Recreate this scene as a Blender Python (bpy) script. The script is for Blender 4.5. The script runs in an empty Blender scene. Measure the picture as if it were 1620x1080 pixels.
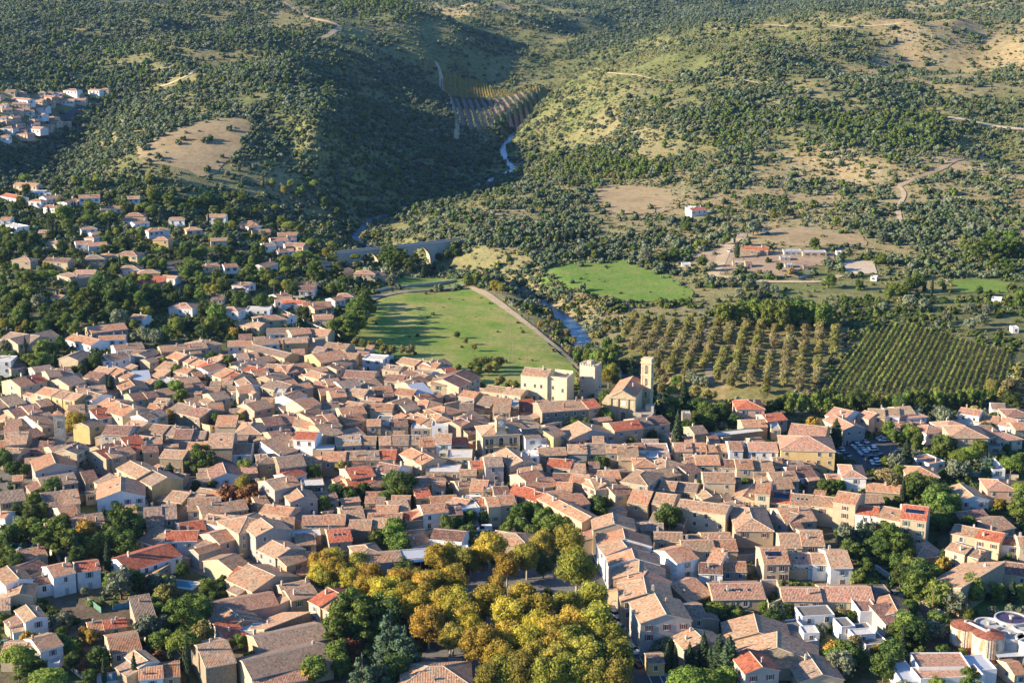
import bpy, bmesh, math, random
import numpy as np
from mathutils import Vector, Matrix, geometry

R = math.radians
scene = bpy.context.scene
COL = scene.collection
rng = random.Random(7)
nrg = np.random.default_rng(11)

# ------------------------------------------------------------------ camera
CAM_Z = 188.0
FPX = 2500.0
HOR = -75.0
PITCH = math.atan((540 - HOR) / FPX)
CP, SP = math.cos(PITCH), math.sin(PITCH)
cam_data = bpy.data.cameras.new('camera')
cam = bpy.data.objects.new('camera', cam_data)
COL.objects.link(cam)
cam.location = (0, 0, CAM_Z)
cam.rotation_euler = (math.pi / 2 - PITCH, 0, 0)
cam_data.sensor_width = 36
cam_data.lens = 36 * FPX / 1620
cam_data.clip_start = 5
cam_data.clip_end = 20000
scene.camera = cam


def ray(px, py):
    u, v = (px - 810) / FPX, (540 - py) / FPX
    return u, CP + v * SP, -SP + v * CP


def project(x, y, z):
    z = z - CAM_Z
    d = y * CP - z * SP
    v = (y * SP + z * CP) / d
    return 810 + FPX * x / d, 540 - FPX * v


def at_z(px, py, z):
    a, b, c = ray(px, py)
    t = (z - CAM_Z) / c
    return a * t, b * t


def at_y(px, py, y):
    a, b, c = ray(px, py)
    t = y / b
    return a * t, y, CAM_Z + c * t


# ------------------------------------------------------------------ terrain
# control points in the photograph with the height (z) the land has there
CTRL = []
for px, py, z in [
    # village floor
    (-300, 1250, 0), (200, 1250, 0), (810, 1250, 0), (1400, 1250, 0), (1900, 1250, 0),
    (-200, 1000, 0), (60, 1000, 0), (420, 1000, 0), (810, 1000, 0), (1200, 1000, 0), (1600, 1000, 0), (1850, 1000, 0),
    (-200, 800, 0), (60, 800, 1), (420, 800, 1), (810, 800, 0), (1200, 800, 0), (1600, 800, -1), (1850, 800, -1),
    (-200, 640, 3), (60, 640, 3), (300, 640, 2), (560, 640, 1), (760, 650, 0), (930, 640, 3), (1000, 660, 2), (1200, 650, -3), (1450, 650, -3), (1620, 660, -4), (1900, 660, -4),
    (60, 540, 5), (300, 540, 3), (520, 540, 0),
    # meadow and orchard flats
    (640, 570, -3), (760, 580, -4), (880, 590, -5), (600, 500, -3), (700, 480, -3), (800, 500, -4), (650, 460, -2), (760, 460, -3),
    (900, 430, -1), (1050, 440, -1), (1000, 470, -3), (1000, 530, -5), (1100, 570, -5), (1300, 560, -4), (1500, 560, -4), (1300, 620, -4), (1600, 560, -3), (1850, 560, -2),
    (1150, 480, -2), (1350, 480, 0), (1550, 480, 0), (1250, 405, 5), (1450, 420, 4), (1600, 420, 4), (1100, 400, 4), (1850, 420, 6),
    # left residential slope
    (60, 440, 10), (200, 440, 8), (330, 440, 6), (450, 440, 2), (540, 440, -1), (60, 370, 17), (200, 370, 15), (330, 360, 13), (450, 375, 5), (520, 375, 0),
    (-200, 400, 16), (20, 300, 26), (100, 290, 26), (220, 310, 22), (340, 320, 16), (450, 330, 8),
    # meadow spur left, brown field
    (230, 245, 42), (320, 250, 40), (390, 220, 48), (330, 190, 56), (260, 215, 48), (160, 270, 32), (430, 270, 30), (470, 230, 42), (430, 180, 60),
    # hamlet valley and terrace
    (60, 245, 25), (130, 218, 29), (40, 190, 48), (100, 160, 55), (150, 150, 58), (210, 175, 50), (260, 150, 56), (-150, 180, 52), (-150, 240, 45),
    # left upland
    (40, 90, 82), (150, 90, 80), (280, 110, 72), (300, 60, 90), (150, 40, 98), (40, 20, 108), (420, 90, 82), (480, 35, 100), (400, 20, 104),
    (-250, 60, 95),
    # spur above the gorge
    (500, 180, 66), (560, 90, 71), (520, 260, 29), (560, 200, 44), (600, 150, 42), (640, 60, 79), (650, 110, 45), (690, 50, 78), (610, 300, 8), (540, 320, 6), (640, 230, 24),
    (680, 170, 31), (720, 75, 62), (780, 70, 57), (830, 92, 43),
    # gorge floor
    (760, 130, 24), (820, 150, 20), (760, 180, 17), (880, 172, 8), (800, 235, 3), (720, 285, -2), (600, 345, -6), (700, 250, 10),
    (600, 400, -8), (690, 430, -8),
    # right bank
    (735, 378, 5.5), (765, 374, 5.5), (700, 402, -1), (860, 130, 38), (900, 130, 50), (950, 102, 70), (1010, 85, 80), (1080, 60, 92), (900, 200, 22), (950, 250, 16), (850, 280, 9), (800, 320, 9), (720, 345, 9), (640, 380, 4), (850, 340, 8), (760, 390, 5),
    (960, 170, 44), (1050, 130, 66), (1050, 200, 38), (1050, 270, 18), (1000, 330, 9), (900, 380, 4),
    (1200, 100, 84), (1200, 160, 56), (1200, 220, 34), (1200, 290, 18), (1200, 340, 11),
    (1400, 80, 92), (1400, 150, 62), (1400, 210, 40), (1400, 280, 22), (1400, 340, 12),
    (1590, 60, 96), (1590, 140, 66), (1590, 210, 42), (1590, 280, 24), (1590, 350, 12), (1850, 140, 70), (1850, 280, 26), (1250, 60, 98), (1400, 40, 102),
]:
    x, y = at_z(px, py, z)
    CTRL.append((x, y, z))
for px, py, y in [
    # land behind the first crests, given by distance
    (1100, 46, 2450), (1250, 34, 2700), (1420, 25, 2900), (830, 40, 2550), (950, 72, 2400), (900, 20, 3100), (1000, 30, 3000), (760, 20, 2900), (700, 8, 3200), (1020, 62, 2350),
    (1150, 15, 3300), (1300, 13, 3300), (1500, 5, 3500), (1600, 10, 3200), (560, 10, 2900), (300, 5, 2900), (100, 0, 3100), (810, 0, 3900), (1200, 0, 4000),
    (300, -25, 5000), (810, -28, 5200), (1400, -25, 5000), (100, -48, 7000), (810, -48, 7500), (1500, -48, 7000), (-300, 0, 3000), (1900, 0, 3000),
]:
    CTRL.append(at_y(px, py, y))
CTRL = np.array(CTRL)


def warp(x, y):
    yy = np.maximum(y, 60.0)
    return np.stack([x / (yy + 150.0) * 2.4, np.log(yy / 600.0)], -1)


CW = warp(CTRL[:, 0], CTRL[:, 1])


def tps(r2):
    return np.where(r2 > 1e-12, 0.5 * r2 * np.log(np.maximum(r2, 1e-12)), 0.0)


_n = len(CTRL)
_A = np.zeros((_n + 3, _n + 3))
_A[:_n, :_n] = tps(((CW[:, None] - CW[None]) ** 2).sum(-1)) + np.eye(_n) * 0.0004
_P = np.concatenate([np.ones((_n, 1)), CW], 1)
_A[:_n, _n:] = _P
_A[_n:, :_n] = _P.T
_W = np.linalg.solve(_A, np.concatenate([CTRL[:, 2], np.zeros(3)]))


def base_height(x, y):
    p = warp(x, y)
    out = np.empty(len(p))
    for i in range(0, len(p), 20000):
        q = p[i:i + 20000]
        out[i:i + 20000] = tps(((q[:, None] - CW[None]) ** 2).sum(-1)) @ _W[:_n] + _W[_n] + q @ _W[_n + 1:]
    return out


_vt = np.random.default_rng(5).random((256, 256))


def vnoise(x, y):
    xi, yi = np.floor(x).astype(int), np.floor(y).astype(int)
    fx, fy = x - xi, y - yi
    fx, fy = fx * fx * (3 - 2 * fx), fy * fy * (3 - 2 * fy)
    g = lambda a, b: _vt[a % 256, b % 256]
    return (g(xi, yi) * (1 - fx) + g(xi + 1, yi) * fx) * (1 - fy) + (g(xi, yi + 1) * (1 - fx) + g(xi + 1, yi + 1) * fx) * fy


def fbm(x, y, n=4):
    s, a = 0, 0.5
    for i in range(n):
        s = s + a * vnoise(x * 2 ** i + 17 * i, y * 2 ** i + 31 * i)
        a *= 0.5
    return s / (1 - 0.5 ** n)


def smooth(a, b, x):
    t = np.clip((x - a) / (b - a), 0, 1)
    return t * t * (3 - 2 * t)


# river course: photo point and water level
RIVER = np.array([at_z(px, py, z) + (z,) for px, py, z in [
    (935, 150, 10), (905, 160, 9), (880, 175, 7), (845, 192, 6), (815, 208, 4), (795, 235, 1), (800, 255, 0), (815, 268, -1), (760, 292, -3), (700, 312, -4), (640, 330, -6),
    (585, 348, -7), (560, 375, -8), (590, 398, -9), (650, 416, -9), (720, 432, -9.5), (800, 446, -10), (850, 475, -10), (885, 498, -10), (912, 518, -10), (922, 545, -10),
    (945, 575, -10), (990, 600, -10), (1070, 625, -10), (1200, 648, -10), (1400, 655, -10), (1560, 655, -10), (1612, 640, -10), (1700, 600, -10), (2000, 560, -10)]])


def seg_dist(x, y, P):
    best = np.full(len(x), 1e9)
    val = np.zeros(len(x))
    for a, b in zip(P[:-1], P[1:]):
        d = b[:2] - a[:2]
        t = np.clip(((x - a[0]) * d[0] + (y - a[1]) * d[1]) / (d @ d), 0, 1)
        dd = np.hypot(x - a[0] - t * d[0], y - a[1] - t * d[1])
        m = dd < best
        best[m] = dd[m]
        if len(a) > 2:
            val[m] = (a[2] + t * (b[2] - a[2]))[m]
    return best, val


def height_fn(x, y):
    h = base_height(x, y)
    d, zr = seg_dist(x, y, RIVER)
    hill = smooth(8, 40, h) * smooth(900, 1150, y) * (.12 + .88 * smooth(70, 190, d))
    h = h + hill * ((fbm(x / 110, y / 110, 4) - 0.5) * 18 + (0.5 - np.abs(fbm(x / 230 + 3, y / 330 + 5, 3) - 0.5) * 4) * 24 * smooth(1000, 1300, y) + (fbm(x / 420 + 9, y / 420, 3) - 0.5) * 52 * smooth(1500, 2300, y))
    w = np.exp(-(d / 13.0) ** 2)
    cut = np.minimum(h, zr - 0.6)
    return h * (1 - w) + cut * w


NV, NU = 460, 440
V0, V1 = math.log(110), math.log(9000)
U0, U1 = -0.62, 0.62
vv = np.linspace(V0, V1, NV)
uu = np.linspace(U0, U1, NU)
GU, GV = np.meshgrid(uu, vv)
GY = np.exp(GV)
GX = GU * (GY + 150)
GZ = height_fn(GX.ravel(), GY.ravel()).reshape(GX.shape)


def H(x, y):
    x, y = np.atleast_1d(np.asarray(x, float)), np.atleast_1d(np.asarray(y, float))
    fv = np.clip((np.log(np.maximum(y, 111)) - V0) / (V1 - V0) * (NV - 1), 0, NV - 1.001)
    fu = np.clip((x / (np.maximum(y, 111) + 150) - U0) / (U1 - U0) * (NU - 1), 0, NU - 1.001)
    i, j = fv.astype(int), fu.astype(int)
    a, b = fv - i, fu - j
    return (GZ[i, j] * (1 - b) + GZ[i, j + 1] * b) * (1 - a) + (GZ[i + 1, j] * (1 - b) + GZ[i + 1, j + 1] * b) * a


def hz(x, y):
    return float(H(x, y)[0])


_T = np.exp(np.linspace(math.log(250), math.log(8800), 1500))


def ground(px, py, lift=0.0):
    """the first place where the line of sight through a photo point meets the land"""
    a, b, c = ray(px, py)
    x, y, z = a * _T, b * _T, CAM_Z + c * _T
    under = z < H(x, y) + lift
    if not under.any():
        return x[-1], y[-1], float(H(x[-1], y[-1])[0])
    k = int(np.argmax(under))
    lo, hi = _T[max(k - 1, 0)], _T[k]
    for _ in range(14):
        m = (lo + hi) / 2
        if CAM_Z + c * m < hz(a * m, b * m) + lift:
            hi = m
        else:
            lo = m
    return a * hi, b * hi, hz(a * hi, b * hi)


# ------------------------------------------------------------------ objects
def tag(o, label=None, cat=None, group=None, kind=None):
    if label: o['label'] = label
    if cat: o['category'] = cat
    if group: o['group'] = group
    if kind: o['kind'] = kind
    return o


def mesh_obj(name, verts, faces, mats, parent=None, fmat=None, uvs=None, smooth_=False):
    me = bpy.data.meshes.new(name)
    me.from_pydata([tuple(v) for v in verts], [], [tuple(f) for f in faces])
    for m in (mats if isinstance(mats, (list, tuple)) else [mats]):
        me.materials.append(m)
    if fmat is not None:
        me.polygons.foreach_set('material_index', fmat)
    if uvs is not None:
        l = me.uv_layers.new(name='UVMap')
        l.data.foreach_set('uv', np.asarray(uvs, dtype=np.float32).ravel())
    if smooth_:
        me.polygons.foreach_set('use_smooth', [True] * len(me.polygons))
    me.update()
    return link(name, me, parent)


def link(name, me, parent=None, loc=None, rz=None, scale=None):
    o = bpy.data.objects.new(name, me)
    COL.objects.link(o)
    if parent is not None: o.parent = parent
    if loc is not None: o.location = loc
    if rz is not None: o.rotation_euler = (0, 0, rz)
    if scale is not None: o.scale = scale if hasattr(scale, '__len__') else (scale,) * 3
    return o


class MB:
    """collects shapes into one mesh"""
    def __init__(s):
        s.v, s.f, s.m, s.uv = [], [], [], []

    def poly(s, pts, mat=0, uv=None):
        n = len(s.v)
        s.v += [tuple(p) for p in pts]
        s.f.append(tuple(range(n, n + len(pts))))
        s.m.append(mat)
        s.uv += list(uv) if uv is not None else [(p[0] + p[1], p[2]) for p in pts]

    def box(s, x0, x1, y0, y1, z0, z1, mat=0, M=None, skip=''):
        P = [(x0, y0, z0), (x1, y0, z0), (x1, y1, z0), (x0, y1, z0), (x0, y0, z1), (x1, y0, z1), (x1, y1, z1), (x0, y1, z1)]
        if M is not None: P = [tuple(M @ Vector(p)) for p in P]
        for k, f in (('-y', (0, 1, 5, 4)), ('+x', (1, 2, 6, 5)), ('+y', (2, 3, 7, 6)), ('-x', (3, 0, 4, 7)), ('+z', (4, 5, 6, 7)), ('-z', (3, 2, 1, 0))):
            if k in skip.split(): continue
            q = [P[i] for i in f]
            e1 = (Vector(q[1]) - Vector(q[0])).length
            e2 = (Vector(q[3]) - Vector(q[0])).length
            s.poly(q, mat, [(0, 0), (e1, 0), (e1, e2), (0, e2)])

    def prism(s, ring, z0, z1, mat=0, top=True, topmat=None):
        n = len(ring)
        acc = 0
        for i in range(n):
            a, b = ring[i], ring[(i + 1) % n]
            L = math.hypot(b[0] - a[0], b[1] - a[1])
            s.poly([(a[0], a[1], z0), (b[0], b[1], z0), (b[0], b[1], z1), (a[0], a[1], z1)], mat, [(acc, z0), (acc + L, z0), (acc + L, z1), (acc, z1)])
            acc += L
        if top:
            s.poly([(p[0], p[1], z1) for p in ring], mat if topmat is None else topmat, [(p[0], p[1]) for p in ring])

    def tube(s, pts, rad, n=6, mat=0):
        rings = []
        for i, (p, r) in enumerate(zip(pts, rad)):
            p = Vector(p)
            d = (Vector(pts[min(i + 1, len(pts) - 1)]) - Vector(pts[max(i - 1, 0)])).normalized()
            a = d.orthogonal().normalized()
            b = d.cross(a)
            rings.append([p + (a * math.cos(2 * math.pi * k / n) + b * math.sin(2 * math.pi * k / n)) * r for k in range(n)])
        for r0, r1 in zip(rings[:-1], rings[1:]):
            for k in range(n):
                s.poly([r0[k], r0[(k + 1) % n], r1[(k + 1) % n], r1[k]], mat)
        s.poly(rings[-1], mat)

    def cyl(s, cx, cy, r0, r1, z0, z1, n=20, mat=0, top=True, topmat=None):
        a = [(cx + r0 * math.cos(2 * math.pi * k / n), cy + r0 * math.sin(2 * math.pi * k / n), z0) for k in range(n)]
        b = [(cx + r1 * math.cos(2 * math.pi * k / n), cy + r1 * math.sin(2 * math.pi * k / n), z1) for k in range(n)]
        for k in range(n):
            q = (k + 1) % n
            s.poly([a[k], a[q], b[q], b[k]], mat, [(k / n * 6.28 * r0, z0), ((k + 1) / n * 6.28 * r0, z0), ((k + 1) / n * 6.28 * r0, z1), (k / n * 6.28 * r0, z1)])
        if top and r1 > 1e-3: s.poly(b, mat if topmat is None else topmat, [(p[0], p[1]) for p in b])

    def build(s, name, mats, parent=None, smooth_=False, weld=False):
        o = mesh_obj(name, s.v, s.f, mats, parent, s.m, s.uv, smooth_)
        if weld:
            bm = bmesh.new(); bm.from_mesh(o.data)
            bmesh.ops.remove_doubles(bm, verts=bm.verts, dist=0.001)
            bm.to_mesh(o.data); bm.free()
        return o


def empty(name, loc, rz=0, scale=1):
    o = bpy.data.objects.new(name, None)
    o.empty_display_size = 0.5
    COL.objects.link(o)
    o.location = loc
    o.rotation_euler = (0, 0, rz)
    o.scale = (scale,) * 3 if not hasattr(scale, '__len__') else scale
    return o


def copy_tree(o, parent=None):
    c = o.copy()
    COL.objects.link(c)
    if parent is not None: c.parent = parent
    for ch in o.children: copy_tree(ch, c)
    return c
# ------------------------------------------------------------------ materials
class NT:
    def __init__(s, name):
        s.mat = bpy.data.materials.new(name)
        s.mat.use_nodes = True
        s.t = s.mat.node_tree
        s.b = s.t.nodes['Principled BSDF']
        s.b.inputs['Roughness'].default_value = 0.85
        s.b.inputs['Specular IOR Level'].default_value = 0.2

    def n(s, kind, **kw):
        x = s.t.nodes.new(kind)
        for k, v in kw.items(): setattr(x, k, v)
        return x

    def l(s, a, b): s.t.links.new(a, b)

    def noise(s, scale, detail=4, vec=None, rough=0.6):
        x = s.n('ShaderNodeTexNoise')
        x.inputs['Scale'].default_value = scale
        x.inputs['Detail'].default_value = detail
        x.inputs['Roughness'].default_value = rough
        if vec is not None: s.l(vec, x.inputs['Vector'])
        return x.outputs['Fac']

    def ramp(s, fac, stops):
        x = s.n('ShaderNodeValToRGB')
        e = x.color_ramp.elements
        while len(e) > 1: e.remove(e[-1])
        for i, (p, c) in enumerate(stops):
            q = e[0] if i == 0 else e.new(p)
            q.position = p
            c = c if hasattr(c, '__len__') else (c, c, c)
            q.color = tuple(c) + (1,)
        s.l(fac, x.inputs['Fac'])
        return x.outputs['Color']

    def mix(s, fac, a, b, mode='MIX'):
        x = s.n('ShaderNodeMix', data_type='RGBA', blend_type=mode)
        for i, v in ((0, fac), (6, a), (7, b)):
            inp = x.inputs[i]
            if hasattr(v, 'is_output'): s.l(v, inp)
            elif hasattr(v, '__len__'): inp.default_value = tuple(v) + (1,)
            else: inp.default_value = v if i == 0 else (v, v, v, 1)
        return x.outputs[2]

    def math(s, op, a, b=0.0):
        x = s.n('ShaderNodeMath', operation=op)
        for inp, v in ((x.inputs[0], a), (x.inputs[1], b)):
            if hasattr(v, 'is_output'): s.l(v, inp)
            else: inp.default_value = v
        return x.outputs[0]

    def bump(s, h, strength=0.5, dist=0.1):
        x = s.n('ShaderNodeBump')
        x.inputs['Strength'].default_value = strength
        x.inputs['Distance'].default_value = dist
        s.l(h, x.inputs['Height'])
        s.l(x.outputs['Normal'], s.b.inputs['Normal'])

    def color(s, c):
        if hasattr(c, 'is_output'): s.l(c, s.b.inputs['Base Color'])
        else: s.b.inputs['Base Color'].default_value = tuple(c) + (1,)

    def rnd(s): return s.n('ShaderNodeObjectInfo').outputs['Random']
    def objco(s): return s.n('ShaderNodeTexCoord').outputs['Object']
    def uv(s): return s.n('ShaderNodeTexCoord').outputs['UV']
    def pos(s): return s.n('ShaderNodeNewGeometry').outputs['Position']


def mul(c, k): return tuple(min(1, x * k) for x in c)


def plain(name, c, rough=0.7, metal=0.0, spec=0.3, var=0.08):
    t = NT(name)
    f = t.noise(1.3, 5, t.objco())
    t.color(t.ramp(f, [(0.3, mul(c, 1 - var)), (0.7, mul(c, 1 + var))]))
    t.b.inputs['Roughness'].default_value = rough
    t.b.inputs['Metallic'].default_value = metal
    t.b.inputs['Specular IOR Level'].default_value = spec
    return t.mat


def wall_mat(name, c, stone=False):
    t = NT(name)
    co = t.objco()
    f = t.noise(0.35, 6, co, 0.7)
    g = t.noise(2.6, 4, co)
    col = t.ramp(f, [(0.28, mul(c, 0.72)), (0.5, c), (0.75, mul(c, 1.12))])
    col = t.mix(t.ramp(g, [(0.45, 0.0), (0.8, 0.45)]), col, mul((c[0], c[1] * .97, c[2] * .9), 0.72))
    # rain streaks run down the wall
    mp = t.n('ShaderNodeMapping')
    mp.inputs['Scale'].default_value = (1.6, 1.6, 0.12)
    t.l(co, mp.inputs['Vector'])
    st = t.noise(1.1, 5, mp.outputs['Vector'], 0.65)
    col = t.mix(t.ramp(st, [(0.5, 0.0), (0.8, 0.4)]), col, mul(c, 0.55))
    if stone:
        v = t.n('ShaderNodeTexVoronoi')
        v.inputs['Scale'].default_value = 1.7
        t.l(co, v.inputs['Vector'])
        col = t.mix(0.45, col, t.ramp(v.outputs['Distance'], [(0.0, mul(c, 1.25)), (0.55, mul(c, 0.8)), (0.8, mul(c, 0.5))]))
        t.bump(v.outputs['Distance'], 0.4, 0.08)
    r = t.rnd()
    hsv = t.n('ShaderNodeHueSaturation')
    m = t.n('ShaderNodeMapRange')
    m.inputs['To Min'].default_value = 0.82
    m.inputs['To Max'].default_value = 1.14
    t.l(r, m.inputs['Value'])
    t.l(m.outputs[0], hsv.inputs['Value'])
    t.l(col, hsv.inputs['Color'])
    t.color(hsv.outputs['Color'])
    t.b.inputs['Roughness'].default_value = 0.92
    return t.mat


def roof_mat(name, c, c2, c3, lichen=0.5):
    """canal tiles: rows of barrels down the slope, single tiles of other firings, lichen and soot"""
    t = NT(name)
    uv = t.uv()
    r = t.rnd()
    off = t.n('ShaderNodeVectorMath', operation='MULTIPLY_ADD')
    comb = t.n('ShaderNodeCombineXYZ')
    t.l(r, comb.inputs[0]); t.l(r, comb.inputs[1])
    t.l(comb.outputs[0], off.inputs[0])
    off.inputs[1].default_value = (371, 173, 0)
    t.l(uv, off.inputs[2])
    co = off.outputs[0]
    # each tile
    sc = t.n('ShaderNodeVectorMath', operation='MULTIPLY')
    sc.inputs[1].default_value = (1 / 0.42, 1 / 0.62, 1)
    t.l(co, sc.inputs[0])
    fl = t.n('ShaderNodeVectorMath', operation='FLOOR')
    t.l(sc.outputs[0], fl.inputs[0])
    wn = t.n('ShaderNodeTexWhiteNoise', noise_dimensions='2D')
    t.l(fl.outputs[0], wn.inputs['Vector'])
    tile = wn.outputs['Value']
    patch = t.noise(0.28, 5, co, 0.65)
    fine = t.noise(1.4, 4, co, 0.7)
    col = t.ramp(tile, [(0.0, mul(c, 0.5)), (0.3, mul(c, .9)), (0.6, c), (0.74, c2), (0.88, mul(c3, 1.1)), (1.0, mul(c, 1.4))])
    col = t.mix(t.ramp(patch, [(0.45, 0.0), (0.62, 0.75)]), col, t.ramp(tile, [(0, mul(c2, 0.7)), (0.5, c2), (1, mul(c2, 1.35))]))
    grey = (0.235, 0.205, 0.165)
    col = t.mix(t.ramp(fine, [(0.5, 0.0), (0.72, lichen)]), col, t.ramp(tile, [(0, mul(grey, 0.6)), (1, mul(grey, 1.5))]))
    m = t.n('ShaderNodeMapRange')
    m.inputs['To Min'].default_value = 0.78
    m.inputs['To Max'].default_value = 1.18
    t.l(r, m.inputs['Value'])
    hsv = t.n('ShaderNodeHueSaturation')
    t.l(m.outputs[0], hsv.inputs['Value'])
    t.l(col, hsv.inputs['Color'])
    t.color(hsv.outputs['Color'])
    w = t.n('ShaderNodeTexWave', wave_type='BANDS', bands_direction='X', wave_profile='SIN')
    w.inputs['Scale'].default_value = 0.75
    w.inputs['Distortion'].default_value = 0.5
    t.l(co, w.inputs['Vector'])
    hgt = t.math('ADD', w.outputs['Fac'], t.math('MULTIPLY', tile, 0.5))
    t.bump(hgt, 0.6, 0.12)
    t.b.inputs['Roughness'].default_value = 0.9
    return t.mat


TAN, ORG, RED, GRY, PNK, BRN, YEL = (.365, .255, .16), (.44, .215, .115), (.40, .105, .05), (.265, .205, .15), (.42, .25, .165), (.215, .125, .09), (.44, .30, .175)
ROOF = {
    't': roof_mat('tan_canal_tiles', TAN, ORG, (.3, .26, .2)),
    'o': roof_mat('orange_clay_tiles', ORG, TAN, RED, 0.3),
    'r': roof_mat('red_clay_tiles', RED, (.40, .15, .085), (.3, .08, .05), 0.22),
    'g': roof_mat('weathered_grey_tiles', GRY, (.29, .2, .14), (.33, .14, .09), 0.6),
    'p': roof_mat('pink_tiles', PNK, (.43, .2, .13), TAN, 0.3),
    'b': roof_mat('dark_brown_tiles', BRN, (.24, .11, .08), GRY, 0.35),
    'y': roof_mat('straw_coloured_tiles', YEL, TAN, (.45, .3, .2), 0.25),
}
ROOFWORD = {'t': 'tan tiled', 'o': 'orange tiled', 'r': 'red tiled', 'g': 'weathered grey tiled', 'p': 'pinkish tiled', 'b': 'dark brown tiled', 'y': 'straw coloured tiled', 'x': 'pale flat', 'a': 'grey flat', 'm': 'metal sheet'}
WALLC = {'c': (.52, .42, .28), 'w': (.72, .70, .66), 's': (.31, .25, .175), 'y': (.55, .39, .18), 'k': (.52, .35, .26), 'g': (.37, .34, .30), 'b': (.42, .33, .225), 'd': (.25, .2, .16), 'o': (.58, .33, .13)}
WALLWORD = {'c': 'cream', 'w': 'white', 's': 'stone', 'y': 'ochre', 'k': 'pink', 'g': 'grey', 'b': 'beige', 'd': 'dark', 'o': 'orange'}
WALL = {k: wall_mat(WALLWORD[k] + '_wall', v, k in 'sd') for k, v in WALLC.items()}
M = {
    'ridge': plain('ridge_mortar', (.46, .36, .26), 0.95),
    'white': plain('white_paint', (.8, .79, .76), 0.6),
    'flat': plain('roof_gravel', (.16, .145, .125), 0.95, var=0.25),
    'flatpale': plain('pale_roof_screed', (.5, .47, .42), 0.95, var=0.2),
    'metal': plain('zinc_sheet', (.52, .53, .54), 0.45, 0.3),
    'glass': plain('dark_glass', (.02, .025, .03), 0.08, 0.0, 0.6),
    'solar': plain('solar_glass', (.012, .016, .04), 0.1, 0.0, 0.6),
    'frame': plain('window_frame', (.62, .58, .5), 0.7),
    'blue': plain('blue_shutter', (.16, .24, .33), 0.6),
    'brown': plain('brown_shutter', (.18, .07, .045), 0.7),
    'green': plain('green_shutter', (.10, .20, .15), 0.7),
    'grey': plain('grey_shutter', (.33, .36, .37), 0.7),
    'bark': plain('bark', (.13, .10, .075), 0.95, var=0.3),
    'palebark': plain('plane_bark', (.33, .29, .22), 0.95, var=0.35),
    'brick': plain('chimney_brick', (.42, .24, .16), 0.95, var=0.2),
    'render': plain('chimney_render', (.5, .43, .34), 0.95, var=0.2),
    'asphalt': plain('asphalt', (.075, .075, .078), 0.9, var=0.2),
    'iron': plain('dark_iron', (.03, .03, .032), 0.5),
    'concrete': plain('concrete', (.36, .35, .33), 0.9, var=0.2),
    'stone_trim': plain('dressed_stone', (.56, .47, .33), 0.9, var=0.15),
    'wood': plain('weathered_wood', (.20, .14, .09), 0.9, var=0.3),
    'pool': plain('pool_water', (.05, .28, .36), 0.05, 0, 0.6),
    'tarp': plain('blue_tarpaulin', (.06, .22, .34), 0.5),
    'rubber': plain('tyre_rubber', (.02, .02, .02), 0.8),
}


def leaf_mat(name, c, c2, transl=0.25):
    t = NT(name)
    geo = t.n('ShaderNodeNewGeometry')
    isl = geo.outputs['Random Per Island']
    col = t.ramp(isl, [(0, mul(c, 0.65)), (0.5, c), (1, c2)])
    n = t.noise(0.45, 3, t.objco())
    col = t.mix(t.ramp(n, [(0.35, 0.0), (0.7, 0.7)]), col, t.ramp(isl, [(0, mul(c2, .7)), (1, mul(c2, 1.1))]))
    hsv = t.n('ShaderNodeHueSaturation')
    r = t.rnd()
    m = t.n('ShaderNodeMapRange'); m.inputs['To Min'].default_value = 0.7; m.inputs['To Max'].default_value = 1.3
    t.l(r, m.inputs['Value']); t.l(m.outputs[0], hsv.inputs['Value'])
    m2 = t.n('ShaderNodeMapRange'); m2.inputs['To Min'].default_value = 0.475; m2.inputs['To Max'].default_value = 0.52
    t.l(t.math('FRACT', t.math('MULTIPLY', r, 7.31)), m2.inputs['Value']); t.l(m2.outputs[0], hsv.inputs['Hue'])
    t.l(col, hsv.inputs['Color'])
    t.color(hsv.outputs['Color'])
    tr = t.n('ShaderNodeBsdfTranslucent')
    t.l(hsv.outputs['Color'], tr.inputs['Color'])
    mx = t.n('ShaderNodeMixShader')
    mx.inputs[0].default_value = transl
    out = t.t.nodes['Material Output']
    t.l(t.b.outputs[0], mx.inputs[1]); t.l(tr.outputs[0], mx.inputs[2])
    t.l(mx.outputs[0], out.inputs['Surface'])
    return t.mat


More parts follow.
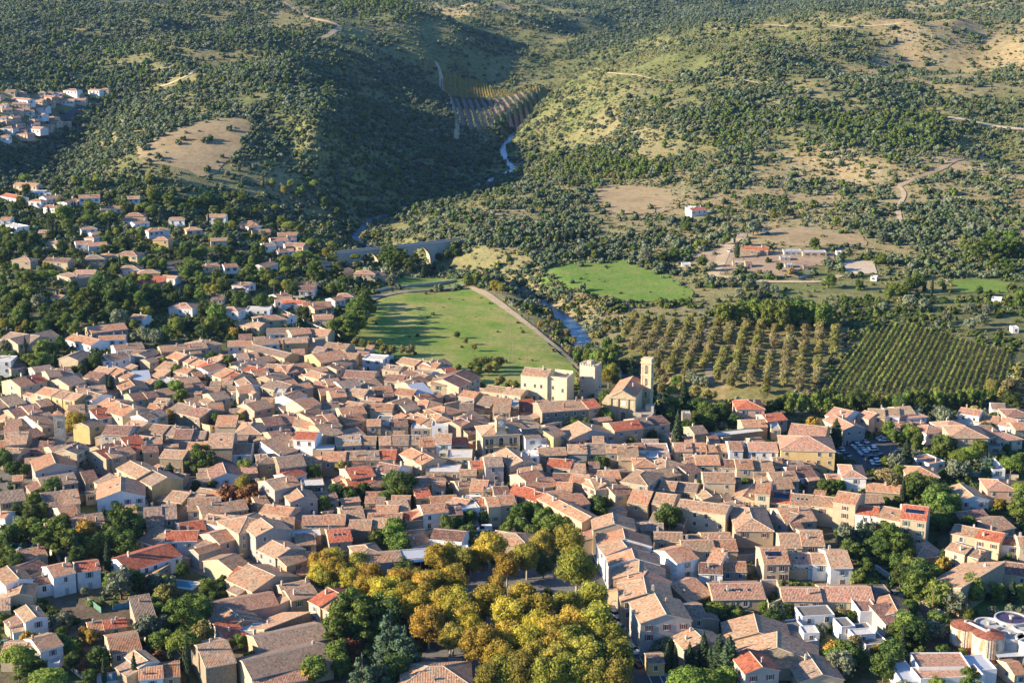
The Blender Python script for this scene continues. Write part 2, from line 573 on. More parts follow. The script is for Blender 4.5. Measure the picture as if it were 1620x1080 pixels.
LEAF = {
    'plane': leaf_mat('plane_leaves', (.40, .325, .045), (.50, .37, .055), .4),
    'planegreen': leaf_mat('green_plane_leaves', (.27, .275, .045), (.36, .32, .055), .4),
    'dark': leaf_mat('dark_leaves', (.062, .102, .022), (.105, .155, .036), .3),
    'mid': leaf_mat('green_leaves', (.115, .165, .03), (.18, .235, .048), .3),
    'pine': leaf_mat('pine_needles', (.095, .142, .026), (.16, .215, .042), .3),
    'brightpine': leaf_mat('bright_pine_needles', (.15, .20, .03), (.215, .27, .045), .3),
    'cypress': leaf_mat('cypress_needles', (.034, .06, .028), (.055, .085, .035), 0.12),
    'cedar': leaf_mat('cedar_needles', (.052, .088, .045), (.08, .125, .065), 0.15),
    'olive': leaf_mat('olive_leaves', (.15, .175, .10), (.21, .235, .145)),
    'yellow': leaf_mat('yellow_leaves', (.30, .22, .03), (.40, .29, .05)),
    'rust': leaf_mat('rust_leaves', (.17, .075, .03), (.24, .12, .05)),
    'dry': leaf_mat('dry_leaves', (.25, .215, .095), (.32, .28, .12)),
    'drygreen': leaf_mat('fading_leaves', (.21, .21, .055), (.28, .265, .07)),
    'oak': leaf_mat('holm_oak_leaves', (.078, .112, .056), (.122, .155, .078), 0.15),
    'garrigue': leaf_mat('garrigue_leaves', (.165, .19, .07), (.215, .235, .10), 0.2),
    'vine': leaf_mat('vine_leaves', (.12, .165, .035), (.20, .23, .05)),
    'vinegold': leaf_mat('golden_vine_leaves', (.30, .24, .05), (.36, .28, .07)),
}
# ------------------------------------------------------------------ light
SUN_EL, SUN_AZ = R(20.0), R(-101.0)      # azimuth clockwise from the view direction
sun_dir = Vector((math.sin(SUN_AZ) * math.cos(SUN_EL), math.cos(SUN_AZ) * math.cos(SUN_EL), math.sin(SUN_EL)))
sl = bpy.data.lights.new('sun', 'SUN')
sl.energy = 5.0
sl.angle = R(0.53)
sl.color = (1.0, 0.835, 0.615)
so = bpy.data.objects.new('sun', sl)
COL.objects.link(so)
so.rotation_euler = sun_dir.to_track_quat('Z', 'Y').to_euler()
so.location = (-300, 300, 400)
world = bpy.data.worlds.new('World')
scene.world = world
world.use_nodes = True
wt = world.node_tree
sky = wt.nodes.new('ShaderNodeTexSky')
sky.sky_type = 'NISHITA'
sky.sun_disc = False
sky.sun_elevation = SUN_EL
sky.sun_rotation = SUN_AZ
sky.air_density = 1.0
sky.dust_density = 0.3
sky.ozone_density = 8.0
wt.links.new(sky.outputs[0], wt.nodes['Background'].inputs[0])
wt.nodes['Background'].inputs[1].default_value = 0.105
scene.view_settings.view_transform = 'Standard'
scene.view_settings.look = 'None'
scene.view_settings.exposure = 1.45
scene.view_settings.gamma = 1
scene.render.engine = 'CYCLES'
scene.cycles.max_bounces = 5
scene.cycles.diffuse_bounces = 2
scene.cycles.glossy_bounces = 2
scene.cycles.transmission_bounces = 2
scene.cycles.transparent_max_bounces = 4
scene.cycles.caustics_reflective = False
scene.cycles.caustics_refractive = False

# ------------------------------------------------------------------ draped sheets
def dense_poly(P, closed=True, step=8):
    out = []
    n = len(P)
    for i in range(n if closed else n - 1):
        a, b = np.array(P[i][:2]), np.array(P[(i + 1) % n][:2])
        k = max(1, int(np.hypot(*(b - a)) / step))
        for j in range(k): out.append(tuple(a + (b - a) * j / k))
    if not closed: out.append(tuple(P[-1][:2]))
    return out


def inside(x, y, P):
    P = np.asarray(P)[:, :2]
    r = np.zeros(len(x), bool)
    for (x0, y0), (x1, y1) in zip(P, np.roll(P, -1, 0)):
        c = ((y0 > y) != (y1 > y))
        r ^= c & (x < (x1 - x0) * (y - y0) / ((y1 - y0) if y1 != y0 else 1e-9) + x0)
    return r


SHEETS = []


def world_poly(pts):
    return [ground(px, py)[:2] for px, py in pts]


def drape(name, P, mat, off=0.25, step=8, wobble=0.0):
    ring = dense_poly(P, True, step)
    if wobble:
        ring = [(x + (vnoise(np.array([x / 9.]), np.array([y / 9.]))[0] - .5) * wobble, y + (vnoise(np.array([x / 9. + 50]), np.array([y / 9.]))[0] - .5) * wobble) for x, y in ring]
    xs, ys = np.array(ring).T
    gx, gy = np.meshgrid(np.arange(xs.min(), xs.max(), step), np.arange(ys.min(), ys.max(), step))
    gx, gy = gx.ravel() + step * .13, gy.ravel() + step * .37
    m = inside(gx, gy, ring)
    pts = [Vector(p) for p in ring] + [Vector((a, b)) for a, b in zip(gx[m], gy[m])]
    n = len(ring)
    v, e, f, *_ = geometry.delaunay_2d_cdt(pts, [(i, (i + 1) % n) for i in range(n)], [], 1, 1e-4)
    V = np.array([(p.x, p.y) for p in v])
    Z = H(V[:, 0], V[:, 1]) + off
    o = mesh_obj(name, np.column_stack([V, Z]), f, mat, smooth_=True)
    # faces look up
    me = o.data
    bm = bmesh.new(); bm.from_mesh(me)
    for q in bm.faces:
        if q.normal.z < 0: q.normal_flip()
    bm.to_mesh(me); bm.free()
    SHEETS.append((name, P))
    tag(o, kind='structure')
    return o


def ribbon(name, pts, width, mat, off=0.3, step=5, zs=None):
    """a strip of ground along a line of world points; width one number or one per point"""
    P = [np.array(p[:2]) for p in pts]
    Wd = width if hasattr(width, '__len__') else [width] * len(P)
    C, Ws, Zs = [], [], []
    for i in range(len(P) - 1):
        k = max(1, int(np.hypot(*(P[i + 1] - P[i])) / step))
        for j in range(k):
            t = j / k
            C.append(P[i] + (P[i + 1] - P[i]) * t); Ws.append(Wd[i] + (Wd[i + 1] - Wd[i]) * t)
            if zs is not None: Zs.append(zs[i] + (zs[i + 1] - zs[i]) * t)
    C.append(P[-1]); Ws.append(Wd[-1])
    if zs is not None: Zs.append(zs[-1])
    C = np.array(C)
    for _ in range(3):
        C[1:-1] = C[1:-1] * .5 + (C[:-2] + C[2:]) * .25
    T = np.gradient(C, axis=0)
    T /= np.maximum(np.hypot(T[:, 0], T[:, 1])[:, None], 1e-9)
    N = np.stack([-T[:, 1], T[:, 0]], 1)
    rows = []
    nk = 3
    for k in range(nk):
        q = C + N * (np.array(Ws)[:, None] * (0.5 - k / (nk - 1)))
        z = (H(q[:, 0], q[:, 1]) + off) if zs is None else np.array(Zs)
        rows.append(np.column_stack([q, z]))
    n = len(C)
    V = np.concatenate(rows)
    F, UV = [], []
    acc = np.concatenate([[0], np.cumsum(np.hypot(*np.diff(C, axis=0).T))])
    for k in range(nk - 1):
        for i in range(n - 1):
            F.append(((k + 1) * n + i, (k + 1) * n + i + 1, k * n + i + 1, k * n + i))
            u0, u1 = (k + 1) * Ws[i] / (nk - 1), k * Ws[i] / (nk - 1)
            UV += [(u0, acc[i]), (u0, acc[i + 1]), (u1, acc[i + 1]), (u1, acc[i])]
    o = mesh_obj(name, V, F, mat, uvs=UV, smooth_=True)
    if o.data.polygons[0].normal.z < 0: o.data.flip_normals()
    tag(o, kind='structure')
    return o


# ------------------------------------------------------------------ houses
WIN = {}


def window_mesh(w, h, shut, arch=False):
    """a framed window set on the wall: surround, dark pane and, for some, open shutters"""
    key = (round(w, 2), round(h, 2), shut, arch)
    if key in WIN: return WIN[key]
    b = MB()
    b.box(-w / 2 - .12, w / 2 + .12, -.06, 0, -.14, h + .12, 0)                 # surround
    b.box(-w / 2, w / 2, -.075, -.061, 0, h, 1)                                   # pane
    b.box(-.035, .035, -.10, -.076, 0, h, 0)                                      # mullion
    b.box(-w / 2 - .2, w / 2 + .2, -.16, -.061, -.22, -.141, 0)                  # sill
    o = b.build('window', [M['frame'], M['glass']])
    me = o.data
    bpy.data.objects.remove(o)
    sm = None
    if shut:
        b = MB()
        b.box(-w * .25, w * .25, -.1, -.03, -.02, h + .04, 0)
        o = b.build('shutter', [M[shut]])
        sm = o.data
        bpy.data.objects.remove(o)
    WIN[key] = (me, sm)
    return WIN[key]


DOORS = {}


def door_mesh(w, h, col):
    key = (w, h, col)
    if key not in DOORS:
        b = MB()
        b.box(-w / 2 - .15, w / 2 + .15, -.05, 0, 0, h + .15, 0)
        b.box(-w / 2, w / 2, -.08, -.051, 0, h, 1)
        o = b.build('door', [M['frame'], M[col]])
        DOORS[key] = o.data
        bpy.data.objects.remove(o)
    return DOORS[key]


CHIM = {}


def chimney_mesh(kind, h):
    if (kind, h) not in CHIM:
        b = MB()
        w, d = (.55, .45) if kind == 'brick' else (.7, .5)
        b.box(-w / 2, w / 2, -d / 2, d / 2, -1.2, h)
        b.box(-w / 2 - .08, w / 2 + .08, -d / 2 - .08, d / 2 + .08, h, h + .12, 1)
        b.box(-w / 2 + .1, w / 2 - .1, -d / 2 + .08, d / 2 - .08, h + .12, h + .4, 0)
        o = b.build('chimney', [M[kind], M['concrete']])
        CHIM[(kind, h)] = o.data
        bpy.data.objects.remove(o)
    return CHIM[(kind, h)]


def slab(mb, tops, th=0.22, mat=0):
    """roof planes (rings seen from above, first edge along the eave) with thickness"""
    edges = {}
    key = lambda p: (round(p[0], 3), round(p[1], 3), round(p[2], 3))
    for ring in tops:
        a, b_ = Vector(ring[0]), Vector(ring[1])
        ud = (b_ - a).normalized()
        nn = (Vector(ring[1]) - a).cross(Vector(ring[2]) - a).normalized()
        vd = nn.cross(ud)
        uv = [((Vector(p) - a).dot(ud), (Vector(p) - a).dot(vd)) for p in ring]
        mb.poly(ring, mat, uv)
        mb.poly([(p[0], p[1], p[2] - th) for p in reversed(ring)], 2)
        for p, q in zip(ring, ring[1:] + ring[:1]):
            edges[(key(p), key(q))] = (p, q)
    for (k0, k1), (p, q) in edges.items():
        if (k1, k0) in edges: continue
        mb.poly([(p[0], p[1], p[2] - th), (q[0], q[1], q[2] - th), q, p], 2)


def ridge_strip(mb, a, b, w=0.16, h=0.09):
    a, b = Vector(a), Vector(b)
    d = (b - a)
    if d.length < .2: return
    d.normalize()
    s = d.cross(Vector((0, 0, 1))).normalized() * w
    up = Vector((0, 0, h))
    dn = Vector((0, 0, -.06))
    mb.poly([a - s + dn, b - s + dn, b + up, a + up], 1)
    mb.poly([a + up, b + up, b + s + dn, a + s + dn], 1)


HOUSES = []


def house(root_name, W, D, Hh, typ, roof, wall, x, y, z, rz, label=None, cat='house', group=None, pitch=0.31, win=True, opts=(), seed=0, nwin=None, over=0.35, base=-1.5, annex=False):
    """origin in the middle of the front wall at ground level, x along the front, y into the depth"""
    rg = random.Random(seed)
    root = empty(root_name, (x, y, z), rz)
    tag(root, label, cat, group)
    hw = W / 2
    wm = MB()
    z0 = base
    o = over
    rm = MB()
    faces = []   # (origin, direction, length, height) of the walls for the windows
    roofmats = [ROOF[roof] if roof in ROOF else M[{'x': 'flatpale', 'a': 'flat', 'm': 'metal'}[roof]], M['ridge'], M['stone_trim'] if wall != 'w' else M['white']]
    ring = [(-hw, 0), (hw, 0), (hw, D), (-hw, D)]
    roofpt = None
    if typ == 'g':
        rh = pitch * D / 2
        wm.poly([(-hw, 0, z0), (hw, 0, z0), (hw, 0, Hh), (-hw, 0, Hh)])
        wm.poly([(hw, D, z0), (-hw, D, z0), (-hw, D, Hh), (hw, D, Hh)])
        wm.poly([(hw, 0, z0), (hw, D, z0), (hw, D, Hh), (hw, D / 2, Hh + rh), (hw, 0, Hh)])
        wm.poly([(-hw, D, z0), (-hw, 0, z0), (-hw, 0, Hh), (-hw, D / 2, Hh + rh), (-hw, D, Hh)])
        e = Hh + .1 - o * pitch; k = o * .5
        r = Hh + .1 + rh
        slab(rm, [[(-hw - k, -o, e), (hw + k, -o, e), (hw + k, D / 2, r), (-hw - k, D / 2, r)], [(hw + k, D + o, e), (-hw - k, D + o, e), (-hw - k, D / 2, r), (hw + k, D / 2, r)]])
        ridge_strip(rm, (-hw - k, D / 2, r), (hw + k, D / 2, r))
        roofpt = lambda u, v: (u * hw, v * D, Hh + .1 + rh * (1 - abs(2 * v - 1)), (1 if v < .5 else -1))
    elif typ == 't':
        rh = pitch * hw
        wm.poly([(-hw, 0, z0), (hw, 0, z0), (hw, 0, Hh), (0, 0, Hh + rh), (-hw, 0, Hh)])
        wm.poly([(hw, D, z0), (-hw, D, z0), (-hw, D, Hh), (0, D, Hh + rh), (hw, D, Hh)])
        wm.poly([(hw, 0, z0), (hw, D, z0), (hw, D, Hh), (hw, 0, Hh)])
        wm.poly([(-hw, D, z0), (-hw, 0, z0), (-hw, 0, Hh), (-hw, D, Hh)])
        e = Hh + .1 - o * pitch; k = o * .5; r = Hh + .1 + rh
        slab(rm, [[(-hw - o, D + k, e), (-hw - o, -k, e), (0, -k, r), (0, D + k, r)], [(hw + o, -k, e), (hw + o, D + k, e), (0, D + k, r), (0, -k, r)]])
        ridge_strip(rm, (0, -k, r), (0, D + k, r))
        roofpt = lambda u, v: (u * hw, v * D, Hh + .1 + rh * (1 - abs(u)), 2 if u < 0 else -2)
    elif typ == 'h':
        wm.prism(ring, z0, Hh, 0, top=False)
        e = Hh + .1 - o * pitch
        X, Y0, Y1 = hw + o, -o, D + o
        if W >= D:
            rh = pitch * D / 2; r = Hh + .1 + rh; q = max(hw - D / 2, 0.02)
            a, b_ = (-q, D / 2, r), (q, D / 2, r)
            tops = [[(-X, Y0, e), (X, Y0, e), b_, a], [(X, Y0, e), (X, Y1, e), b_], [(X, Y1, e), (-X, Y1, e), a, b_], [(-X, Y1, e), (-X, Y0, e), a]]
            hips = [((-X, Y0, e), a), ((X, Y0, e), b_), ((X, Y1, e), b_), ((-X, Y1, e), a), (a, b_)]
            roofpt = lambda u, v: (u * hw * .5, v * D, Hh + .1 + rh * (1 - abs(2 * v - 1)), 1 if v < .5 else -1)
        else:
            rh = pitch * hw; r = Hh + .1 + rh
            a, b_ = (0, hw, r), (0, D - hw, r)
            tops = [[(-X, Y0, e), (X, Y0, e), a], [(X, Y0, e), (X, Y1, e), b_, a], [(X, Y1, e), (-X, Y1, e), b_], [(-X, Y1, e), (-X, Y0, e), a, b_]]
            hips = [((-X, Y0, e), a), ((X, Y0, e), a), ((X, Y1, e), b_), ((-X, Y1, e), b_), (a, b_)]
            roofpt = lambda u, v: (u * hw, D * (.4 + .2 * v), Hh + .1 + rh * (1 - abs(u)), 2 if u < 0 else -2)
        slab(rm, tops)
        for p, q in hips: ridge_strip(rm, p, q)
    elif typ in 'sS':
        k = o * .5
        h0, h1 = (Hh, Hh + pitch * D) if typ == 's' else (Hh, Hh - pitch * D)
        wm.poly([(-hw, 0, z0), (hw, 0, z0), (hw, 0, h0), (-hw, 0, h0)])
        wm.poly([(hw, D, z0), (-hw, D, z0), (-hw, D, h1), (hw, D, h1)])
        wm.poly([(hw, 0, z0), (hw, D, z0), (hw, D, h1), (hw, 0, h0)])
        wm.poly([(-hw, D, z0), (-hw, 0, z0), (-hw, 0, h0), (-hw, D, h1)])
        g = (h1 - h0) / D
        slab(rm, [[(-hw - k, -o, h0 + .1 - o * g), (hw + k, -o, h0 + .1 - o * g), (hw + k, D + o, h1 + .1 + o * g), (-hw - k, D + o, h1 + .1 + o * g)]])
        roofpt = lambda u, v: (u * hw, v * D, h0 + .1 + (h1 - h0) * v, 1 if typ == 's' else -1)
        roofpt.__dict__['g'] = g
    elif typ in 'lL':   # shed falling to one side (l: low on the left, L: low on the right)
        k = o * .5
        hl, hr = (Hh, Hh + pitch * W) if typ == 'l' else (Hh + pitch * W, Hh)
        wm.poly([(-hw, 0, z0), (hw, 0, z0), (hw, 0, hr), (-hw, 0, hl)])
        wm.poly([(hw, D, z0), (-hw, D, z0), (-hw, D, hl), (hw, D, hr)])
        wm.poly([(hw, 0, z0), (hw, D, z0), (hw, D, hr), (hw, 0, hr)])
        wm.poly([(-hw, D, z0), (-hw, 0, z0), (-hw, 0, hl), (-hw, D, hl)])
        g = (hr - hl) / W
        top = [(-hw - o, D + k, hl + .1 - o * g), (-hw - o, -k, hl + .1 - o * g), (hw + o, -k, hr + .1 + o * g), (hw + o, D + k, hr + .1 + o * g)]
        slab(rm, [top if typ == 'l' else top[2:] + top[:2]])
        roofpt = lambda u, v: (u * hw, v * D, (hl + hr) / 2 + .1 + (hr - hl) / 2 * u, 2 if typ == 'l' else -2)
    else:  # flat roof behind a parapet
        wm.prism(ring, z0, Hh, 0, top=False)
        rm.poly([(p[0], p[1], Hh - .35) for p in ring], 0, ring)
        t = .22
        inn = [(-hw + t, t), (hw - t, t), (hw - t, D - t), (-hw + t, D - t)]
        for i in range(4):
            j = (i + 1) % 4
            rm.poly([(*ring[i], Hh + .004), (*ring[j], Hh + .004), (*inn[j], Hh + .004), (*inn[i], Hh + .004)], 2)
            rm.poly([(*inn[i], Hh + .004), (*inn[j], Hh + .004), (*inn[j], Hh - .349), (*inn[i], Hh - .349)], 2)
        if wall in WALL: roofmats[2] = WALL[wall]
        roofpt = lambda u, v: (u * hw, v * D, Hh - .35, 0)
    wo = wm.build('wall', [WALL[wall]], root)
    ro = rm.build('roof', roofmats, root)
    ro['part_kind'] = 1
    del ro['part_kind']
    if annex and typ in 'gt' and W > 5 and rg.random() < .6:
        side = rg.choice((-1, 1))
        aw, ad, ah = rg.uniform(2.6, 4.6), min(D - .5, rg.uniform(4, 8)), Hh * rg.uniform(.5, .8)
        y0 = rg.uniform(.2, max(.25, D - ad - .2))
        am, ar = MB(), MB()
        x0 = side * (hw + .003); x1 = side * (hw + aw)
        xl, xr = min(x0, x1), max(x0, x1)
        hl, hr = (ah, ah + .28 * aw) if side < 0 else (ah + .28 * aw, ah)
        am.poly([(xl, y0, z0), (xr, y0, z0), (xr, y0, hr), (xl, y0, hl)]); am.poly([(xr, y0 + ad, z0), (xl, y0 + ad, z0), (xl, y0 + ad, hl), (xr, y0 + ad, hr)])
        am.poly([(xr, y0, z0), (xr, y0 + ad, z0), (xr, y0 + ad, hr), (xr, y0, hr)]); am.poly([(xl, y0 + ad, z0), (xl, y0, z0), (xl, y0, hl), (xl, y0 + ad, hl)])
        ax = am.build('annex', [WALL[rg.choice(wall + 'bsc')]], root)
        g_ = (hr - hl) / (xr - xl)
        e0, e1 = (xl - .25, xr - .01) if side < 0 else (xl + .01, xr + .25)
        top = [(e0, y0 + ad + .15, hl + .08 + (e0 - xl) * g_), (e0, y0 - .15, hl + .08 + (e0 - xl) * g_), (e1, y0 - .15, hl + .08 + (e1 - xl) * g_), (e1, y0 + ad + .15, hl + .08 + (e1 - xl) * g_)]
        slab(ar, [top if side < 0 else top[2:] + top[:2]], .16)
        ar.build('annex_roof', [ROOF[rg.choice([roof if roof in ROOF else 't', 't', 'g', 'o', 'b'])], M['ridge'], M['stone_trim']], ax)
    # ---- windows on the walls that can be seen
    cs, sn = math.cos(rz), math.sin(rz)
    if win and 'x' not in opts:
        shut = rg.choice([None, None, None, None, 'brown', 'grey', 'green', 'brown', 'grey', 'blue'])
        if wall == 'w': shut = rg.choice([None, None, 'grey', 'blue'])
        for op in opts:
            if op.startswith('sh:'): shut = op[3:] if op[3:] != 'none' else None
        walls = [((-hw, 0), (1, 0), W, Hh), ((hw, 0), (0, 1), D, Hh if typ not in 'lL' else min(Hh + pitch * W, Hh + 9) if typ == 'l' else Hh), ((-hw, D), (0, -1), D, Hh if typ != 'L' else Hh + pitch * W)]
        for wi, ((ox, oy), (dx, dy), L, hh) in enumerate(walls):
            nx, ny = dy, -dx                                   # outward normal
            wx, wy = cs * nx - sn * ny, sn * nx + cs * ny
            mx, my = x + cs * (ox + dx * L / 2) - sn * (oy + dy * L / 2), y + sn * (ox + dx * L / 2) + cs * (oy + dy * L / 2)
            if -(wx * mx + wy * my) / math.hypot(mx, my) < 0.25: continue
            if L < 2.6: continue
            fl = max(1, int((hh + .4) / 2.9))
            nw = max(1, int((L - .8) / rg.uniform(2.9, 4.0)))
            if wi > 0: nw = max(1, int(nw * .6))
            if nwin and wi == 0: nw = nwin
            if wi > 0 and rg.random() < .3: continue
            ang = math.atan2(dy, dx)
            for f in range(fl):
                zz = hh - 2.15 - 2.85 * f - rg.uniform(0, .15) if hh > 2.6 else hh - 1.75
                if f >= 3: break
                if f == fl - 1 and fl > 1 and zz < 1.6:
                    zz = None
                for i in range(nw):
                    if rg.random() < (.12 if wi == 0 else .3): continue
                    t = (i + .5 + rg.uniform(-.08, .08)) / nw * L
                    ww, wh = rg.choice([(.95, 1.45), (1.0, 1.6), (.9, 1.3)])
                    if wh > hh - .6: wh = max(.6, hh - 1.2)
                    px_, py_ = ox + dx * t + nx * .004, oy + dy * t + ny * .004
                    if zz is None:
                        if rg.random() < .45:
                            ob = link('door', door_mesh(1.1, 2.1, rg.choice(['brown', 'blue', 'grey', 'wood', 'green'])), root, (px_, py_, 0.02), ang)
                        continue
                    me, sm = window_mesh(ww, wh, shut if (L / nw > 2.5) else None)
                    wob = link('window', me, root, (px_, py_, zz), ang)
                    if sm:
                        for q in (-1, 1): link('shutter', sm, wob, (q * (ww * .75 + .13), 0, 0))
    # ---- things on the roof
    nch = rg.choice([0, 0, 1, 1, 1, 2])
    for op in opts:
        if op[0] == 'c' and op[1:].isdigit(): nch = int(op[1:])
    if typ == 'f': nch = 0 if 'x' in opts or 'c0' in opts else rg.choice([0, 1])
    for i in range(nch):
        u, v = rg.uniform(-.85, .85), rg.uniform(.15, .85)
        p = roofpt(u, v)
        link('chimney', chimney_mesh(rg.choice(['render', 'render', 'brick']), rg.choice([.7, 1.0, 1.3])), ro, p[:3], rg.choice([0, math.pi / 2]))
    def on_roof(name, u, v, w, h, mats, th=.08):
        p = roofpt(u, v)
        q = roofpt(u + .01, v); s = roofpt(u, v + .01)
        ex = (Vector(q[:3]) - Vector(p[:3])).normalized(); ey = (Vector(s[:3]) - Vector(p[:3])).normalized()
        n = ex.cross(ey).normalized()
        if n.z < 0: n = -n
        b = MB()
        T = Matrix((ex, ey, n)).transposed().to_4x4(); T.translation = Vector(p[:3])
        b.box(-w / 2, w / 2, -h / 2, h / 2, -.02, th, 0, T)
        b.box(-w / 2 + .08, w / 2 - .08, -h / 2 + .08, h / 2 - .08, th + .003, th + .03, 1, T)
        return b.build(name, mats, ro)
    for op in opts:
        if op[0] == 'k' and op[1:].isdigit():
            for i in range(int(op[1:])):
                on_roof('skylight', -.6 + 1.2 * (i + .5) / int(op[1:]), .27 if typ != 't' else .5, .95, 1.2, [M['metal'], M['glass']])
        if op[0] == 'p':
            a = [float(q) for q in op[1:].split(',')] if len(op) > 1 else [0, .25, 4, 2.2]
            on_roof('solar_panel', a[0], a[1], a[2], a[3], [M['metal'], M['solar']])
    HOUSES.append(dict(root=root, W=W, D=D, H=Hh, typ=typ, roof=roof, wall=wall, x=x, y=y, z=z, rz=rz, opts=opts, name=root_name))
    return root, wo, ro


def place_house(ax, ay, bx, by, D, Hh, typ, roof, wall, opts=(), name='village_house', seed=0, **kw):
    """A, B: photo points of the two ends of the front eave"""
    g = ground((ax + bx) / 2, (ay + by) / 2, Hh)[2]
    P = at_z(ax, ay, g + Hh); Q = at_z(bx, by, g + Hh)
    dx, dy = Q[0] - P[0], Q[1] - P[1]
    W = math.hypot(dx, dy)
    rz = math.atan2(dy, dx)
    return house(name, W, D, Hh, typ, roof, wall, (P[0] + Q[0]) / 2, (P[1] + Q[1]) / 2, g, rz, opts=opts, seed=seed, **kw)


# ------------------------------------------------------------------ trees
def crown_arrays(blobs, n, leaf, seed, core=0.72, flat=0.5):
    g = np.random.default_rng(seed)
    vol = np.array([b[3] * b[4] * b[5] for b in blobs]) ** (2 / 3)
    cnt = np.maximum(6, (vol / vol.sum() * n).astype(int))
    V, F = [], []
    k = 0
    for b, c in zip(blobs, cnt):
        d = g.normal(size=(c, 3)); d /= np.linalg.norm(d, axis=1)[:, None]
        rad = g.uniform(.72, 1.06, (c, 1))
        p = np.array(b[:3]) + d * rad * np.array(b[3:6])
        nrm = d * 1.0 + g.normal(size=(c, 3)) * flat
        nrm /= np.linalg.norm(nrm, axis=1)[:, None]
        a = np.cross(nrm, g.normal(size=(c, 3))); a /= np.linalg.norm(a, axis=1)[:, None]
        e = np.cross(nrm, a)
        s = leaf * g.uniform(.55, 1.25, (c, 1))
        q = np.stack([p - a * s - e * s * .7, p + a * s - e * s * .7, p + a * s * .8 + e * s * .7, p - a * s * .8 + e * s * .7], 1)
        V.append(q.reshape(-1, 3))
    V = np.concatenate(V)
    nq = len(V) // 4
    F = np.arange(nq * 4).reshape(nq, 4)
    faces = F.tolist()
    verts = V.tolist()
    # dark inner mass so that the crown is not see-through everywhere
    if core:
        for b in blobs:
            base = len(verts)
            nlat, nlon = 4, 7
            verts.append((b[0], b[1], b[2] + b[5] * core))
            for i in range(1, nlat):
                for j in range(nlon):
                    th, ph = math.pi * i / nlat, 2 * math.pi * j / nlon
                    w = core * g.uniform(.8, 1.1)
                    verts.append((b[0] + b[3] * w * math.sin(th) * math.cos(ph), b[1] + b[4] * w * math.sin(th) * math.sin(ph), b[2] + b[5] * w * math.cos(th)))
            verts.append((b[0], b[1], b[2] - b[5] * core))
            end = len(verts) - 1
            for j in range(nlon):
                j2 = (j + 1) % nlon
                faces.append([base, base + 1 + j, base + 1 + j2])
                for i in range(nlat - 2):
                    r0, r1 = base + 1 + i * nlon, base + 1 + (i + 1) * nlon
                    faces.append([r0 + j, r1 + j, r1 + j2, r0 + j2])
                r0 = base + 1 + (nlat - 2) * nlon
                faces.append([r0 + j, end, r0 + j2])
    return verts, faces


def mesh_only(name, v, f, mat, shade=False):
    me = bpy.data.meshes.new(name)
    me.from_pydata(v, [], f)
    me.materials.append(mat)
    if shade: me.polygons.foreach_set('use_smooth', [True] * len(me.polygons))
    me.update()
    return me


def blobs_round(h, r, base, n, seed, sq=1.0):
    g = random.Random(seed)
    out = []
    hc = (h - base)
    for i in range(n):
        t = (i + .5) / n
        ph = i * 2.4 + g.uniform(-.4, .4)
        z = base + hc * (.22 + .62 * t)
        env = math.sin(math.pi * min(1, .2 + .7 * t)) ** .6
        rr = r * .58 * env * g.uniform(.6, 1.1)
        br = r * g.uniform(.34, .52)
        out.append((rr * math.cos(ph), rr * math.sin(ph), z, br, br, br * .8 * sq))
    out.append((0, 0, base + hc * .5, r * .55, r * .55, hc * .36))
    return out


def trunk_mesh(name, h, r, bl, mat, lean=0.0, seed=0, limbs=4):
    g = random.Random(seed)
    b = MB()
    top = h
    b.tube([(0, 0, -.8), (0, 0, .2), (lean * .3, 0, h * .45), (lean, 0, top)], [r * 1.35, r, r * .72, r * .3], 7)
    for i in range(limbs):
        q = bl[i % len(bl)]
        z0 = h * g.uniform(.4, .65)
        b.tube([(lean * z0 / h, 0, z0), ((q[0] + lean) * .5, q[1] * .5, (z0 + q[2]) * .5 + .2), (q[0], q[1], q[2])], [r * .5, r * .34, r * .12], 5)
    o = b.build(name, [mat])
    me = o.data
    bpy.data.objects.remove(o)
    return me


KINDS = {}   # kind -> list of (trunk mesh, crown mesh, height, radius)


